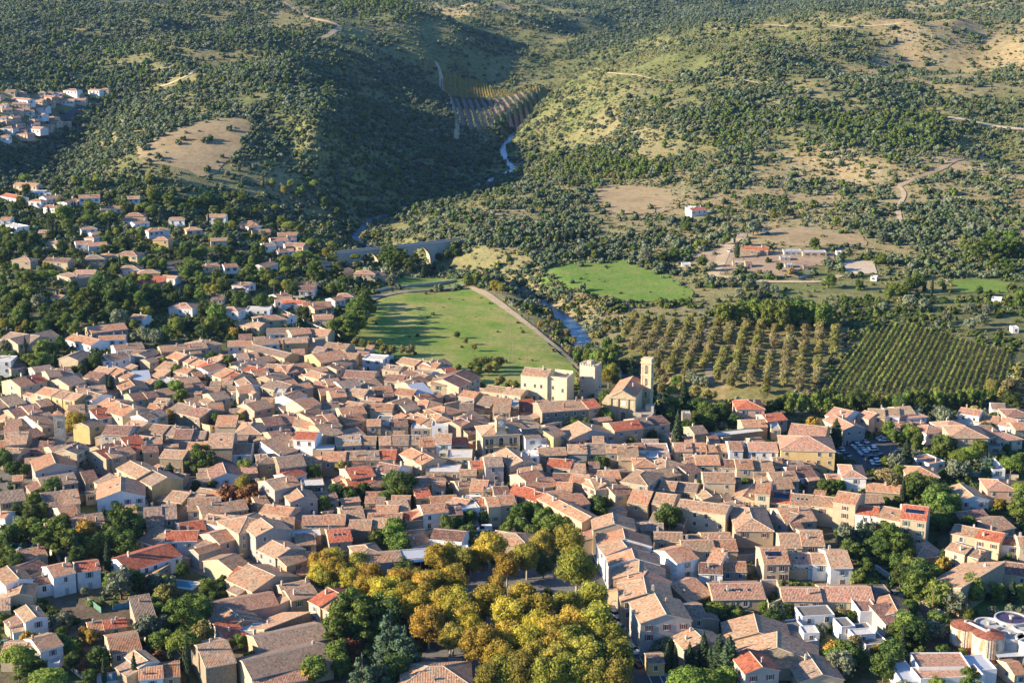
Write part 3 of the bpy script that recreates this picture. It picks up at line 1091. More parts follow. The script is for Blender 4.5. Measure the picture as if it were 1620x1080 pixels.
def make_kinds():
    def add(kind, h, r, base, blobs, n, leaf, lm, bark, tr, seed, core=.72, limbs=4, th=None):
        v, f = crown_arrays(blobs, n, leaf, seed, core)
        c = mesh_only('crown', v, f, LEAF[lm])
        t = trunk_mesh('trunk', th or base + (h - base) * .6, tr, blobs, M[bark], 0, seed, limbs)
        KINDS.setdefault(kind, []).append((t, c, h, r))
    for s in range(4):
        add('plane', 14, 6.2, 3.5, blobs_round(14, 6.2, 3.2, 15, s), 4200, .25, 'plane', 'palebark', .38, s)
    for s in range(2):
        add('planegreen', 13, 5.6, 3.5, blobs_round(13, 5.6, 3.2, 13, 40 + s), 3800, .25, 'planegreen', 'palebark', .36, s)
    for s in range(3):
        add('broad', 9, 4.2, 1.6, blobs_round(9, 4.2, 1.3, 11, 10 + s), 2000, .25, 'mid', 'bark', .25, 10 + s)
        add('dark', 9.5, 4.4, 1.2, blobs_round(9.5, 4.4, .9, 12, 20 + s), 2000, .25, 'dark', 'bark', .26, 20 + s)
    for s in range(2):
        add('yellow', 6.5, 3, 1.2, blobs_round(6.5, 3, 1, 9, 30 + s), 1000, .26, 'yellow', 'bark', .17, 30 + s)
        add('rust', 7, 3.2, 1.2, blobs_round(7, 3.2, 1, 9, 34 + s), 1000, .26, 'rust', 'bark', .17, 34 + s)
        add('olive', 5, 2.7, .9, blobs_round(5, 2.7, .8, 9, 36 + s), 900, .22, 'olive', 'bark', .2, 36 + s, .6)
        add('orchard', 5.2, 2.5, 1.0, blobs_round(5.2, 2.5, .9, 8, 44 + s), 1000, .19, 'dry', 'bark', .13, 44 + s, .4)
        add('orchardgreen', 5.4, 2.6, 1.0, blobs_round(5.4, 2.6, .9, 8, 48 + s), 1200, .19, 'drygreen', 'bark', .13, 48 + s, .55)
        add('bush', 2.6, 2.0, .2, blobs_round(2.6, 2.0, 0, 6, 52 + s), 500, .2, 'mid', 'bark', .08, 52 + s)
        add('darkbush', 2.8, 2.2, .2, blobs_round(2.8, 2.2, 0, 6, 56 + s), 500, .2, 'dark', 'bark', .08, 56 + s)
    # Aleppo pine: tall, ragged masses on visible limbs
    for s in range(3):
        g = random.Random(60 + s)
        bl = []
        for i in range(12):
            t = (i + .5) / 12
            ph = i * 2.4 + g.uniform(-.5, .5)
            rr = (1.2 + 3.4 * math.sin(math.pi * (.25 + .65 * t))) * g.uniform(.5, 1)
            br = g.uniform(1.3, 2.1)
            bl.append((rr * math.cos(ph), rr * math.sin(ph), 3.6 + 9.2 * t, br, br, br * .62))
        bl.append((0, 0, 9, 1.8, 1.8, 3.2))
        add('pine', 14, 4.8, 3, bl, 1900, .28, 'pine', 'bark', .32, 60 + s, .7, 6, 11)
    # umbrella pine
    for s in range(2):
        g = random.Random(70 + s)
        bl = [(0, 0, 9.4, 3.2, 3.2, 1.9)]
        for i in range(11):
            ph = i * 2 * math.pi / 11 * 2
            rr = 3.4 * g.uniform(.6, 1.05)
            bl.append((rr * math.cos(ph), rr * math.sin(ph), 9.0 + g.uniform(-.4, .5) - rr * .12, 1.9, 1.9, 1.35))
        add('umbrella', 11, 5.2, 7, bl, 2000, .26, 'brightpine', 'bark', .3, 70 + s, .8, 5, 8.4)
    # cypress: narrow flame
    for s in range(2):
        g = random.Random(80 + s)
        bl = []
        for i in range(9):
            t = i / 8
            rr = 1.25 * (math.sin(math.pi * (.16 + .80 * t)) ** .7) * (1 - .25 * t)
            bl.append((g.uniform(-.12, .12), g.uniform(-.12, .12), .9 + 10.0 * t, rr, rr, 1.25))
        add('cypress', 12, 1.35, .3, bl, 1100, .2, 'cypress', 'bark', .2, 80 + s, .88, 0, 6)
    # cedar: tiers
    for s in range(2):
        g = random.Random(90 + s)
        bl = []
        for i in range(7):
            t = i / 6
            rr = 4.6 * (1 - t) ** .8 + .5
            for j in range(max(1, int(5 * (1 - t)) + 1)):
                ph = j * 2 * math.pi / max(1, int(5 * (1 - t)) + 1) + i
                bl.append((rr * .55 * math.cos(ph), rr * .55 * math.sin(ph), 2 + 10.5 * t + g.uniform(-.3, .3), rr * .5, rr * .5, .95))
        add('cedar', 13.5, 5, 1, bl, 2300, .27, 'cedar', 'bark', .34, 90 + s, .75, 0, 12)
    # small far pines of the hills
    for s in range(3):
        bl = blobs_round(9, 2.7, 1.0, 8, 100 + s, 1.4)
        add('hillpine', 9, 3, 1, bl, 420, .42, 'pine', 'bark', .2, 100 + s, .8, 0)
    for s in range(2):
        add('poplar', 13, 4.0, 1.5, blobs_round(13, 4.0, 1.2, 12, 110 + s, 1.5), 1500, .33, 'mid', 'bark', .3, 110 + s)


TREENAME = {'plane': 'plane_tree', 'planegreen': 'plane_tree', 'broad': 'broadleaf_tree', 'dark': 'evergreen_tree', 'yellow': 'yellow_tree', 'rust': 'rust_tree', 'olive': 'olive_tree', 'orchard': 'orchard_tree',
            'orchardgreen': 'orchard_tree', 'bush': 'garden_bush', 'darkbush': 'garden_bush', 'pine': 'pine_tree', 'umbrella': 'umbrella_pine', 'cypress': 'cypress_tree', 'cedar': 'cedar_tree', 'hillpine': 'hill_pine', 'poplar': 'riverside_tree'}
TREEWORD = {'plane': 'golden green plane tree', 'planegreen': 'green plane tree', 'broad': 'round green tree', 'dark': 'dark evergreen tree', 'yellow': 'yellow leaved tree', 'rust': 'rust brown tree', 'olive': 'grey green olive tree',
            'orchard': 'fading brown orchard tree', 'orchardgreen': 'yellowish green orchard tree', 'bush': 'green garden bush', 'darkbush': 'dark garden bush', 'pine': 'ragged green pine tree', 'umbrella': 'bright umbrella pine',
            'cypress': 'slim dark cypress', 'cedar': 'blue green cedar', 'hillpine': 'light green hill pine', 'poplar': 'tall light green tree'}
TREES = []


def tree(kind, x, y, z=None, h=None, r=None, seed=0, simple=False, group=None):
    g = random.Random(seed * 31 + int(x * 7) + int(y * 13))
    t, c, h0, r0 = g.choice(KINDS[kind])
    if z is None: z = hz(x, y)
    h = h or h0 * g.uniform(.85, 1.12)
    r = r or r0 * (h / h0) * g.uniform(.9, 1.1)
    s = (r / r0, r / r0, h / h0)
    rz = g.uniform(0, 6.28)
    nm = TREENAME[kind]
    root = empty(nm, (x, y, z), rz, s)
    link('trunk', t, root)
    link('crown', c, root)
    tag(root, None, 'bush' if 'bush' in kind else 'tree', group)
    TREES.append(dict(root=root, kind=kind, x=x, y=y, z=z, h=h, r=r))
    return root


make_kinds()


# ------------------------------------------------------------------ scattered scrub (what nobody could count)
def scatter(name, pts, scl, rot, idx, protos):
    me = bpy.data.meshes.new(name)
    me.from_pydata([tuple(p) for p in pts], [], [])
    for nm, typ, dat in (('scl', 'FLOAT_VECTOR', np.asarray(scl, np.float32).ravel()), ('rot', 'FLOAT', np.asarray(rot, np.float32)), ('idx', 'INT', np.asarray(idx, np.int32))):
        at = me.attributes.new(nm, typ, 'POINT')
        at.data.foreach_set('vector' if typ == 'FLOAT_VECTOR' else 'value', dat)
    o = link(name, me)
    ng = bpy.data.node_groups.new(name, 'GeometryNodeTree')
    ng.interface.new_socket('Geometry', in_out='INPUT', socket_type='NodeSocketGeometry')
    ng.interface.new_socket('Geometry', in_out='OUTPUT', socket_type='NodeSocketGeometry')
    N, L = ng.nodes, ng.links
    gi, go = N.new('NodeGroupInput'), N.new('NodeGroupOutput')
    iop = N.new('GeometryNodeInstanceOnPoints')
    join = N.new('GeometryNodeGeometryToInstance')
    for pr in reversed(protos):
        oi = N.new('GeometryNodeObjectInfo')
        oi.inputs['Object'].default_value = pr
        L.new(oi.outputs['Geometry'], join.inputs[0])
    L.new(gi.outputs[0], iop.inputs['Points'])
    L.new(join.outputs[0], iop.inputs['Instance'])
    iop.inputs['Pick Instance'].default_value = True
    def attr(nm, dt):
        a = N.new('GeometryNodeInputNamedAttribute'); a.data_type = dt
        a.inputs['Name'].default_value = nm
        return a.outputs['Attribute']
    L.new(attr('idx', 'INT'), iop.inputs['Instance Index'])
    L.new(attr('scl', 'FLOAT_VECTOR'), iop.inputs['Scale'])
    cx = N.new('ShaderNodeCombineXYZ')
    L.new(attr('rot', 'FLOAT'), cx.inputs[2])
    e2r = N.new('FunctionNodeEulerToRotation')
    L.new(cx.outputs[0], e2r.inputs[0])
    L.new(e2r.outputs[0], iop.inputs['Rotation'])
    L.new(iop.outputs[0], go.inputs[0])
    md = o.modifiers.new('scatter', 'NODES')
    md.node_group = ng
    return o


def bush_proto(name, r, h, n, leaf, mat, seed, nb=5, core=.8):
    v, f = crown_arrays(blobs_round(h, r, -h * .15, nb, seed), n, leaf, seed, core)
    return bpy.data.objects.new(name, mesh_only(name, v, f, mat))
# ------------------------------------------------------------------ the land
def near_weights(pts, x, y, power=3.0):
    """inverse distance blend of values given at places on the land"""
    P = np.array([ground(p[0], p[1])[:2] for p in pts])
    A = np.array([p[2:] for p in pts], float)
    s = lambda a, b: np.stack([a / (b + 150) * 2.4, np.log(b / 600)], -1)
    Q = s(P[:, 0], P[:, 1])
    out = np.zeros((len(x), A.shape[1]))
    for i in range(0, len(x), 30000):
        d = ((s(x[i:i + 30000], y[i:i + 30000])[:, None] - Q[None]) ** 2).sum(-1) + 2e-5
        w = d ** (-power / 2 * 1.3)
        out[i:i + 30000] = (w @ A) / w.sum(1)[:, None]
    return out


# photo point -> holm oak cover, low scrub cover, greenness of the ground (0 straw, 1 green), light pine cover
COVER = [
    (150, 60, .72, .6, .5, .06), (40, 40, .7, .6, .4, .0), (300, 60, .72, .6, .5, .0), (250, 100, .62, .5, .5, .25), (200, 90, .6, .5, .5, .2), (120, 110, .6, .5, .5, .25), (430, 80, .5, .7, .5, .1), (480, 28, .25, .6, .35, 0), (580, 120, .22, .85, .75, .02), (520, 90, .3, .8, .75, .02),
    (650, 60, .1, .85, .75, 0), (700, 55, .1, .85, .75, 0), (560, 60, .3, .8, .6, .05), (600, 15, .7, .5, .6, .4), (500, 160, .8, .6, .6, .1), (450, 130, .74, .5, .55, .15), (560, 150, .7, .6, .7, .04), (600, 120, .5, .8, .8, .02), (560, 230, .95, .5, .85, .08), (600, 280, .95, .5, .85, .15), (480, 230, .85, .5, .6, .05), (600, 190, .8, .6, .85, .03), (640, 260, .9, .5, .85, .06), (540, 290, .9, .5, .8, .1), (500, 320, .55, .6, .4, 0), (450, 290, .68, .5, .4, .05),
    (200, 262, .62, .9, .6, .0), (150, 225, .82, .5, .5, 0), (60, 240, .85, .5, .5, 0), (310, 130, .55, .5, .5, .1), (380, 150, .6, .5, .5, .05), (300, 165, .6, .6, .4, .0), (20, 90, .4, .5, .7, 0), (240, 180, .75, .5, .5, 0), (430, 230, .7, .5, .5, 0), (700, 170, .6, .7, .85, 0), (660, 220, .8, .6, .85, 0), (660, 130, .75, .8, .9, 0), (620, 240, .98, .5, .95, .04), (690, 200, .9, .6, .95, 0), (740, 100, .6, .8, .9, 0), (430, 250, .85, .6, .7, 0), (500, 275, .95, .6, .8, .05),
    (830, 40, .18, .8, .6, 0), (900, 30, .22, .85, .6, 0), (950, 68, .85, .6, .9, 0), (1000, 26, .9, .5, .9, 0), (1200, 22, .98, .5, .95, 0), (1100, 20, .98, .5, .95, 0), (1020, 55, .85, .5, .9, 0), (1300, 14, .95, .5, .9, 0), (1450, 8, .5, .5, .3, 0), (750, 8, .1, .4, .1, 0), (850, 75, .15, .8, .7, 0), (800, 110, .3, .6, .6, 0), (870, 120, .3, .8, .7, 0),
    (1000, 100, .04, .8, .8, 0), (1100, 85, .04, .8, .8, 0), (1050, 110, .06, .8, .8, 0), (1150, 70, .06, .8, .75, 0), (950, 150, .14, .9, .7, 0), (900, 125, .1, .9, .7, 0), (1000, 140, .2, .8, .6, 0), (1110, 112, .45, .6, .6, 0), (1250, 75, .1, .8, .6, 0), (1450, 55, .12, .4, .1, 0), (1560, 90, .08, .3, .05, 0), (1560, 45, .2, .5, .2, 0), (1350, 85, .2, .7, .5, 0), (1300, 120, .5, .7, .4, 0), (1400, 110, .3, .45, .15, 0), (1180, 125, .25, .7, .4, 0),
    (1200, 155, .66, .6, .5, .0), (1400, 150, .75, .6, .5, 0), (1550, 130, .55, .6, .3, 0), (1580, 180, .25, .8, .6, 0), (1300, 200, .6, .6, .6, .5), (1150, 205, .55, .6, .6, .4), (1420, 200, .55, .6, .6, .5), (1100, 170, .6, .6, .5, .1), (950, 210, .45, .6, .4, 0), (900, 260, .3, .6, .3, .2), (1000, 235, .25, .5, .3, 0), (1000, 262, .3, .5, .4, .5), (960, 265, .3, .5, .4, .45),
    (1000, 305, .05, .35, .1, 0), (1060, 315, .05, .3, .2, 0), (850, 300, .35, .6, .35, .03), (720, 350, .28, .75, .45, .02), (620, 370, .4, .6, .45, 0), (800, 345, .35, .65, .3, 0), (900, 340, .45, .5, .4, .02), (1150, 270, .35, .6, .3, .03), (1300, 270, .22, .5, .15, .03), (1450, 280, .3, .5, .15, .02), (1550, 265, .25, .5, .1, 0), (1600, 320, .25, .5, .1, 0), (1350, 320, .28, .45, .1, .02), (1250, 350, .15, .4, .1, 0),
    (1300, 345, .05, .3, .0, 0), (1500, 350, .4, .5, .2, 0), (1050, 350, .5, .5, .3, .05), (950, 392, .6, .5, .4, .0), (1100, 372, .45, .5, .2, .03), (1200, 392, .1, .3, .1, 0), (1400, 392, .5, .4, .3, 0), (1560, 400, .6, .5, .4, .1), (800, 425, .55, .6, .4, 0), (1250, 455, .3, .5, .8, 0), (1450, 440, .4, .5, .7, .05), (1000, 512, .3, .6, .5, 0), (1100, 500, .3, .5, .5, 0), (1500, 490, .5, .5, .6, 0), (1600, 520, .5, .5, .6, 0), (1560, 465, .2, .3, .9, 0),
    (940, 490, .35, .8, .35, 0), (840, 470, .4, .8, .3, 0), (1130, 450, .4, .5, .5, 0), (1350, 470, .4, .4, .7, 0), (960, 600, .1, .3, .6, 0), (680, 430, .5, .6, .5, 0), (560, 360, .55, .6, .4, 0),
    (300, 330, .3, .4, .6, .05), (60, 330, .2, .3, .7, 0), (300, 420, .15, .2, .8, 0), (60, 500, .15, .2, .8, 0), (500, 420, .2, .3, .8, 0),
    (300, 600, 0, .1, .6, 0), (60, 800, 0, .1, .6, 0), (700, 700, 0, .0, .5, 0), (1200, 760, 0, .1, .6, 0), (1550, 760, 0, .2, .8, 0), (200, 1000, 0, .2, .7, 0), (800, 1000, 0, .1, .5, 0), (1400, 1000, 0, .2, .7, 0), (800, 560, 0, .2, .9, 0),
]
cov = near_weights(COVER, GX.ravel(), GY.ravel())
gmask = cov[:, 2]
hillm = smooth(700, 900, GY.ravel())
nz1 = fbm(GX.ravel() / 60, GY.ravel() / 60, 5)
nz2 = fbm(GX.ravel() / 17 + 40, GY.ravel() / 17, 4)
straw, pale = np.array([.33, .255, .135]), np.array([.40, .33, .21])
grn, dgrn, soil = np.array([.15, .165, .062]), np.array([.10, .12, .046]), np.array([.14, .115, .075])
k = np.clip(gmask * 1.15 + .12 * (gmask > .35) + (nz1 - .5) * 1.0 + (nz2 - .5) * .5, 0, 1)[:, None]
colr = straw * (1 - k) + grn * k
k2 = smooth(.56, .74, nz2)[:, None] * .7
colr = colr * (1 - k2) + (pale * (1 - k) + dgrn * k) * k2
tw = (1 - hillm)[:, None]
town = np.where(nz2[:, None] > .5, soil, np.array([.085, .095, .04]))
colr = colr * (1 - tw * .85) + town * tw * .85
verts = np.column_stack([GX.ravel(), GY.ravel(), GZ.ravel()])
idx = np.arange(NV * NU).reshape(NV, NU)
faces = np.stack([idx[:-1, :-1], idx[:-1, 1:], idx[1:, 1:], idx[1:, :-1]], -1).reshape(-1, 4)


def terrain_mat():
    t = NT('garrigue_ground')
    at = t.n('ShaderNodeAttribute', attribute_name='alb')
    p = t.pos()
    n1 = t.noise(0.11, 6, p, 0.7)
    n2 = t.noise(0.5, 5, p, 0.7)
    col = t.mix(1.0, at.outputs['Color'], t.ramp(n1, [(0.25, .62), (0.5, 1.0), (0.78, 1.3)]), 'MULTIPLY')
    col = t.mix(1.0, col, t.ramp(n2, [(0.28, .6), (0.5, 1.0), (0.75, 1.35)]), 'MULTIPLY')
    v = t.n('ShaderNodeTexVoronoi'); v.inputs['Scale'].default_value = 0.16
    t.l(p, v.inputs['Vector'])
    n3 = t.noise(0.02, 5, p, 0.7)
    rock = t.math('MULTIPLY', t.ramp(n3, [(0.63, 0), (0.7, 1)]), t.ramp(n2, [(0.56, 0), (0.62, 1)]))
    col = t.mix(t.math('MULTIPLY', rock, at.outputs['Alpha']), col, (.50, .46, .40))
    t.color(col)
    t.bump(n2, 0.7, 0.8)
    t.b.inputs['Roughness'].default_value = 1
    t.b.inputs['Specular IOR Level'].default_value = 0.05
    return t.mat


ter = mesh_obj('terrain', [], [], terrain_mat())
me = ter.data
me.vertices.add(len(verts)); me.vertices.foreach_set('co', verts.ravel())
me.loops.add(faces.size); me.loops.foreach_set('vertex_index', faces.ravel())
me.polygons.add(len(faces)); me.polygons.foreach_set('loop_start', np.arange(0, faces.size, 4)); me.polygons.foreach_set('loop_total', np.full(len(faces), 4))
me.polygons.foreach_set('use_smooth', np.ones(len(faces), bool))
ca = me.color_attributes.new('alb', 'FLOAT_COLOR', 'POINT')
ca.data.foreach_set('color', np.column_stack([colr, hillm]).astype(np.float32).ravel())
me.update(calc_edges=True)
tag(ter, kind='structure')


def field_mat(name, stops, s1=0.06, s2=0.7, bump=0.4, stripes=None, worn=None):
    t = NT(name)
    p = t.pos()
    n1 = t.noise(s1, 6, p, 0.65)
    n2 = t.noise(s2, 5, p, 0.7)
    col = t.ramp(n1, stops)
    col = t.mix(1.0, col, t.ramp(n2, [(0.25, .6), (0.5, 1.0), (0.75, 1.3)]), 'MULTIPLY')
    if worn:
        n3 = t.noise(0.022, 6, p, 0.72)
        n4 = t.noise(0.25, 5, p, 0.75)
        col = t.mix(t.math('MULTIPLY', t.ramp(n3, [(.46, 0), (.62, 1)]), t.ramp(n4, [(.4, .15), (.65, .9)])), col, worn)
    if stripes:
        mp = t.n('ShaderNodeMapping'); mp.inputs['Rotation'].default_value = (0, 0, stripes[0])
        t.l(p, mp.inputs['Vector'])
        w = t.n('ShaderNodeTexWave', wave_type='BANDS', bands_direction='X'); w.inputs['Scale'].default_value = stripes[1]; w.inputs['Distortion'].default_value = 2.5; w.inputs['Detail'].default_value = 3
        t.l(mp.outputs[0], w.inputs['Vector'])
        col = t.mix(t.math('MULTIPLY', w.outputs['Fac'], stripes[2]), col, stripes[3])
    t.color(col)
    t.bump(n2, bump, 0.3)
    t.b.inputs['Roughness'].default_value = 1
    t.b.inputs['Specular IOR Level'].default_value = 0.05
    return t.mat


G_MEADOW = field_mat('meadow_grass', [(0.32, (.115, .20, .034)), (0.5, (.18, .24, .05)), (0.66, (.28, .255, .08))], 0.06, 0.5, worn=(.34, .29, .12))
G_LAWN = field_mat('lawn_grass', [(0.3, (.10, .185, .03)), (0.55, (.15, .215, .05)), (0.72, (.22, .21, .075))], 0.05, 0.5)
G_DRY = field_mat('dry_field', [(0.3, (.25, .19, .10)), (0.5, (.35, .265, .15)), (0.7, (.27, .225, .12))], 0.03, 0.3, stripes=(0.5, 0.09, .35, (.27, .2, .11)))
G_ORCH = field_mat('orchard_grass', [(0.3, (.12, .13, .045)), (0.5, (.18, .16, .065)), (0.7, (.28, .21, .11))], 0.05, 0.4)
G_VINE = field_mat('vineyard_soil', [(0.3, (.07, .075, .035)), (0.7, (.13, .11, .06))], 0.05, 0.4)
G_VINE2 = field_mat('plum_brown_soil', [(0.3, (.25, .17, .13)), (0.7, (.33, .24, .18))], 0.05, 0.4)
G_VINE3 = field_mat('golden_vineyard_ground', [(0.3, (.19, .17, .05)), (0.7, (.26, .21, .06))], 0.05, 0.4)
G_DIRT = field_mat('dirt_track', [(0.3, (.37, .285, .17)), (0.7, (.48, .38, .25))], 0.1, 0.8)
G_TRACK = field_mat('worn_grass', [(0.3, (.22, .23, .07)), (0.7, (.32, .28, .12))], 0.1, 0.8)
G_YARD = field_mat('farmyard_dirt', [(0.3, (.26, .18, .115)), (0.7, (.38, .29, .2))], 0.06, 0.5)
G_PALE = field_mat('pale_sand', [(0.3, (.42, .34, .24)), (0.7, (.50, .42, .31))], 0.1, 0.8, 0.15)
G_ROAD = field_mat('road_asphalt', [(0.3, (.085, .083, .08)), (0.7, (.125, .12, .115))], 0.1, 1.2, 0.1)
G_STREET = field_mat('street_paving', [(0.3, (.13, .12, .105)), (0.7, (.19, .175, .15))], 0.15, 1.2, 0.15)
G_SQUARE = field_mat('square_asphalt', [(0.3, (.13, .128, .125)), (0.7, (.18, .175, .165))], 0.06, 0.8, 0.1)
G_SOIL = field_mat('garden_soil', [(0.3, (.10, .075, .05)), (0.7, (.17, .13, .09))], 0.12, 0.8, 0.8)
G_COURT = field_mat('courtyard_ground', [(0.3, (.20, .175, .13)), (0.7, (.28, .24, .18))], 0.12, 0.8, 0.3)
G_LINE = plain('road_paint', (.7, .69, .66), 0.8)


def water_mat():
    t = NT('river_water')
    p = t.pos()
    n = t.noise(0.35, 5, p, 0.65)
    n2 = t.noise(0.1, 4, p, 0.6)
    t.color(t.mix(t.ramp(n2, [(0.5, 0), (0.62, 1)]), (.025, .07, .125), t.ramp(n, [(0.46, (.04, .085, .13)), (0.64, (.40, .42, .41))])))
    t.b.inputs['Roughness'].default_value = 0.3
    t.b.inputs['Specular IOR Level'].default_value = 0.6
    t.bump(n, 0.35, 0.25)
    return t.mat


FIELDS = {
    'meadow': [(592, 476), (640, 464), (735, 458), (768, 461), (800, 482), (850, 527), (890, 562), (913, 582), (916, 612), (870, 624), (800, 616), (752, 606), (700, 588), (640, 572), (585, 558), (548, 548), (556, 515), (575, 495)],
    'sports_lawn': [(632, 438), (690, 440), (738, 446), (650, 459), (622, 454)],
    'green_field': [(846, 434), (900, 415), (990, 412), (1040, 426), (1092, 456), (1102, 476), (1040, 478), (960, 474), (880, 458)],
    'brown_field': [(212, 236), (262, 207), (320, 190), (375, 183), (405, 190), (412, 205), (388, 240), (352, 266), (320, 279), (270, 262), (225, 256)],
    'vineyard': [(1385, 514), (1440, 513), (1600, 560), (1598, 602), (1560, 627), (1420, 639), (1350, 642), (1293, 620), (1330, 568)],
    'golden_vineyard': [(703, 110), (762, 126), (858, 147), (857, 157), (780, 155), (708, 153), (696, 136)],
    'striped_vineyard': [(708, 154), (780, 156), (858, 158), (845, 180), (800, 196), (740, 211), (725, 195)],
    'orchard': [(985, 508), (1120, 514), (1340, 520), (1322, 560), (1286, 622), (1200, 642), (1100, 642), (1046, 604), (990, 556)],
    'riding_arena': [(1331, 412), (1382, 414), (1388, 433), (1338, 435)],
    'farmyard': [(1080, 402), (1112, 390), (1140, 388), (1163, 380), (1185, 396), (1255, 400), (1325, 402), (1322, 420), (1270, 424), (1262, 440), (1210, 436), (1170, 430), (1125, 436), (1100, 420)],
    'dry_meadow': [(940, 300), (985, 290), (1060, 300), (1085, 318), (1050, 338), (970, 338), (935, 322)],
    'straw_field': [(1192, 362), (1290, 360), (1365, 372), (1365, 388), (1270, 390), (1205, 384)],
    'green_paddock': [(1500, 442), (1560, 440), (1600, 448), (1590, 462), (1520, 462)],
}
FW = {n: world_poly(p) for n, p in FIELDS.items()}
FMAT = {'meadow': G_MEADOW, 'sports_lawn': G_LAWN, 'green_field': G_LAWN, 'brown_field': G_DRY, 'vineyard': G_VINE, 'golden_vineyard': G_VINE3, 'striped_vineyard': G_VINE2, 'orchard': G_ORCH,
        'riding_arena': G_PALE, 'farmyard': G_YARD, 'dry_meadow': G_DRY, 'straw_field': G_DRY, 'green_paddock': G_LAWN}
for n, P in FW.items():
    drape(n, P, FMAT[n], 0.3, 9, 8 if n not in ('vineyard', 'riding_arena', 'striped_vineyard') else 0)

river = ribbon('river', RIVER[:, :2], [5, 6, 8, 6, 4, 6, 6, 7, 5, 5, 5, 5, 5, 6, 6, 6, 7, 9, 9, 10, 10, 9, 8, 10, 10, 10, 10, 10, 10, 10], water_mat(), zs=RIVER[:, 2] + .15)

PATHS = [
    ('dirt_track', [(448, 4), (470, 18), (505, 32), (540, 44), (522, 55), (500, 62)], 7, G_DIRT),
    ('dirt_track', [(318, 108), (300, 120), (272, 132), (250, 138)], 5, G_DIRT),
    ('meadow_path', [(742, 455), (765, 463), (792, 482), (830, 510), (868, 540), (900, 566), (916, 584)], [4, 6, 5, 3.5, 3, 3, 2], G_DIRT),
    ('wheel_track', [(800, 502), (806, 545), (804, 590)], .5, G_TRACK),
    ('wheel_track', [(805, 502), (811, 545), (810, 590)], .5, G_TRACK),
    ('dirt_track', [(1130, 46), (1230, 40), (1330, 44), (1450, 36), (1620, 30)], 3, G_DIRT),
    ('dirt_track', [(960, 116), (1040, 128), (1130, 124), (1200, 132)], 2, G_DIRT),
    ('dirt_track', [(690, 8), (740, 14), (800, 12), (870, 20)], 4, G_DIRT),
    ('river_road', [(566, 500), (572, 480), (600, 468), (660, 460), (735, 450)], 6, G_COURT),
    ('dirt_track', [(1416, 298), (1440, 286), (1480, 272), (1522, 252)], 5, G_YARD),
    ('dirt_track', [(1419, 292), (1432, 306), (1420, 330), (1424, 352)], 3.5, G_DIRT),
    ('farm_track', [(1165, 378), (1148, 394), (1140, 415), (1128, 436)], 7, G_DIRT),
    ('farm_track', [(1128, 436), (1200, 446), (1300, 447), (1330, 436)], 5, G_DIRT),
    ('vineyard_track', [(690, 98), (698, 118), (698, 136), (712, 155), (724, 190), (722, 220)], 5, G_DIRT),
    ('dirt_track', [(1620, 205), (1560, 198), (1500, 186)], 4, G_PALE),
    ('orchard_path', [(1118, 515), (1120, 560), (1122, 610)], 3.5, G_COURT),
    ('hillside_road', [(60, 460), (150, 462), (262, 418), (300, 412), (345, 400), (420, 398), (500, 390), (530, 396)], 6, G_ROAD),
    ('hillside_road', [(262, 418), (285, 440), (290, 455)], 6, G_ROAD),
    ('hillside_road', [(190, 372), (240, 380), (330, 372), (380, 368)], 5.5, G_ROAD),
    ('hamlet_road', [(60, 190), (120, 174), (190, 158), (235, 152)], 7, G_ROAD),
]
for nm, pts, w, mt in PATHS:
    P = world_poly(pts)
    ribbon(nm, P, w, mt, 0.33 if nm == 'wheel_track' else 0.4)


def out_of_fields(x, y, grow=0):
    m = np.ones(len(x), bool)
    for n, P in FW.items():
        i = inside(x, y, P)
        if n in ('brown_field', 'dry_meadow', 'straw_field', 'farmyard', 'green_field', 'golden_vineyard'):
            d, _ = seg_dist(x, y, np.array(list(P) + [P[0]]))
            edge = 2 + 9 * fbm(x / 30 + 5, y / 30, 3) if n != 'green_field' else 5
            i &= ~((d < edge) & (nrg.random(len(x)) < .7)) & (nrg.random(len(x)) > (.045 if n in ('brown_field', 'dry_meadow', 'straw_field') else .012 if n != 'farmyard' else .10))
        m &= ~i
    return m


PATHW = [(world_poly(pts), (max(w) if hasattr(w, '__len__') else w)) for nm, pts, w, mt in PATHS]
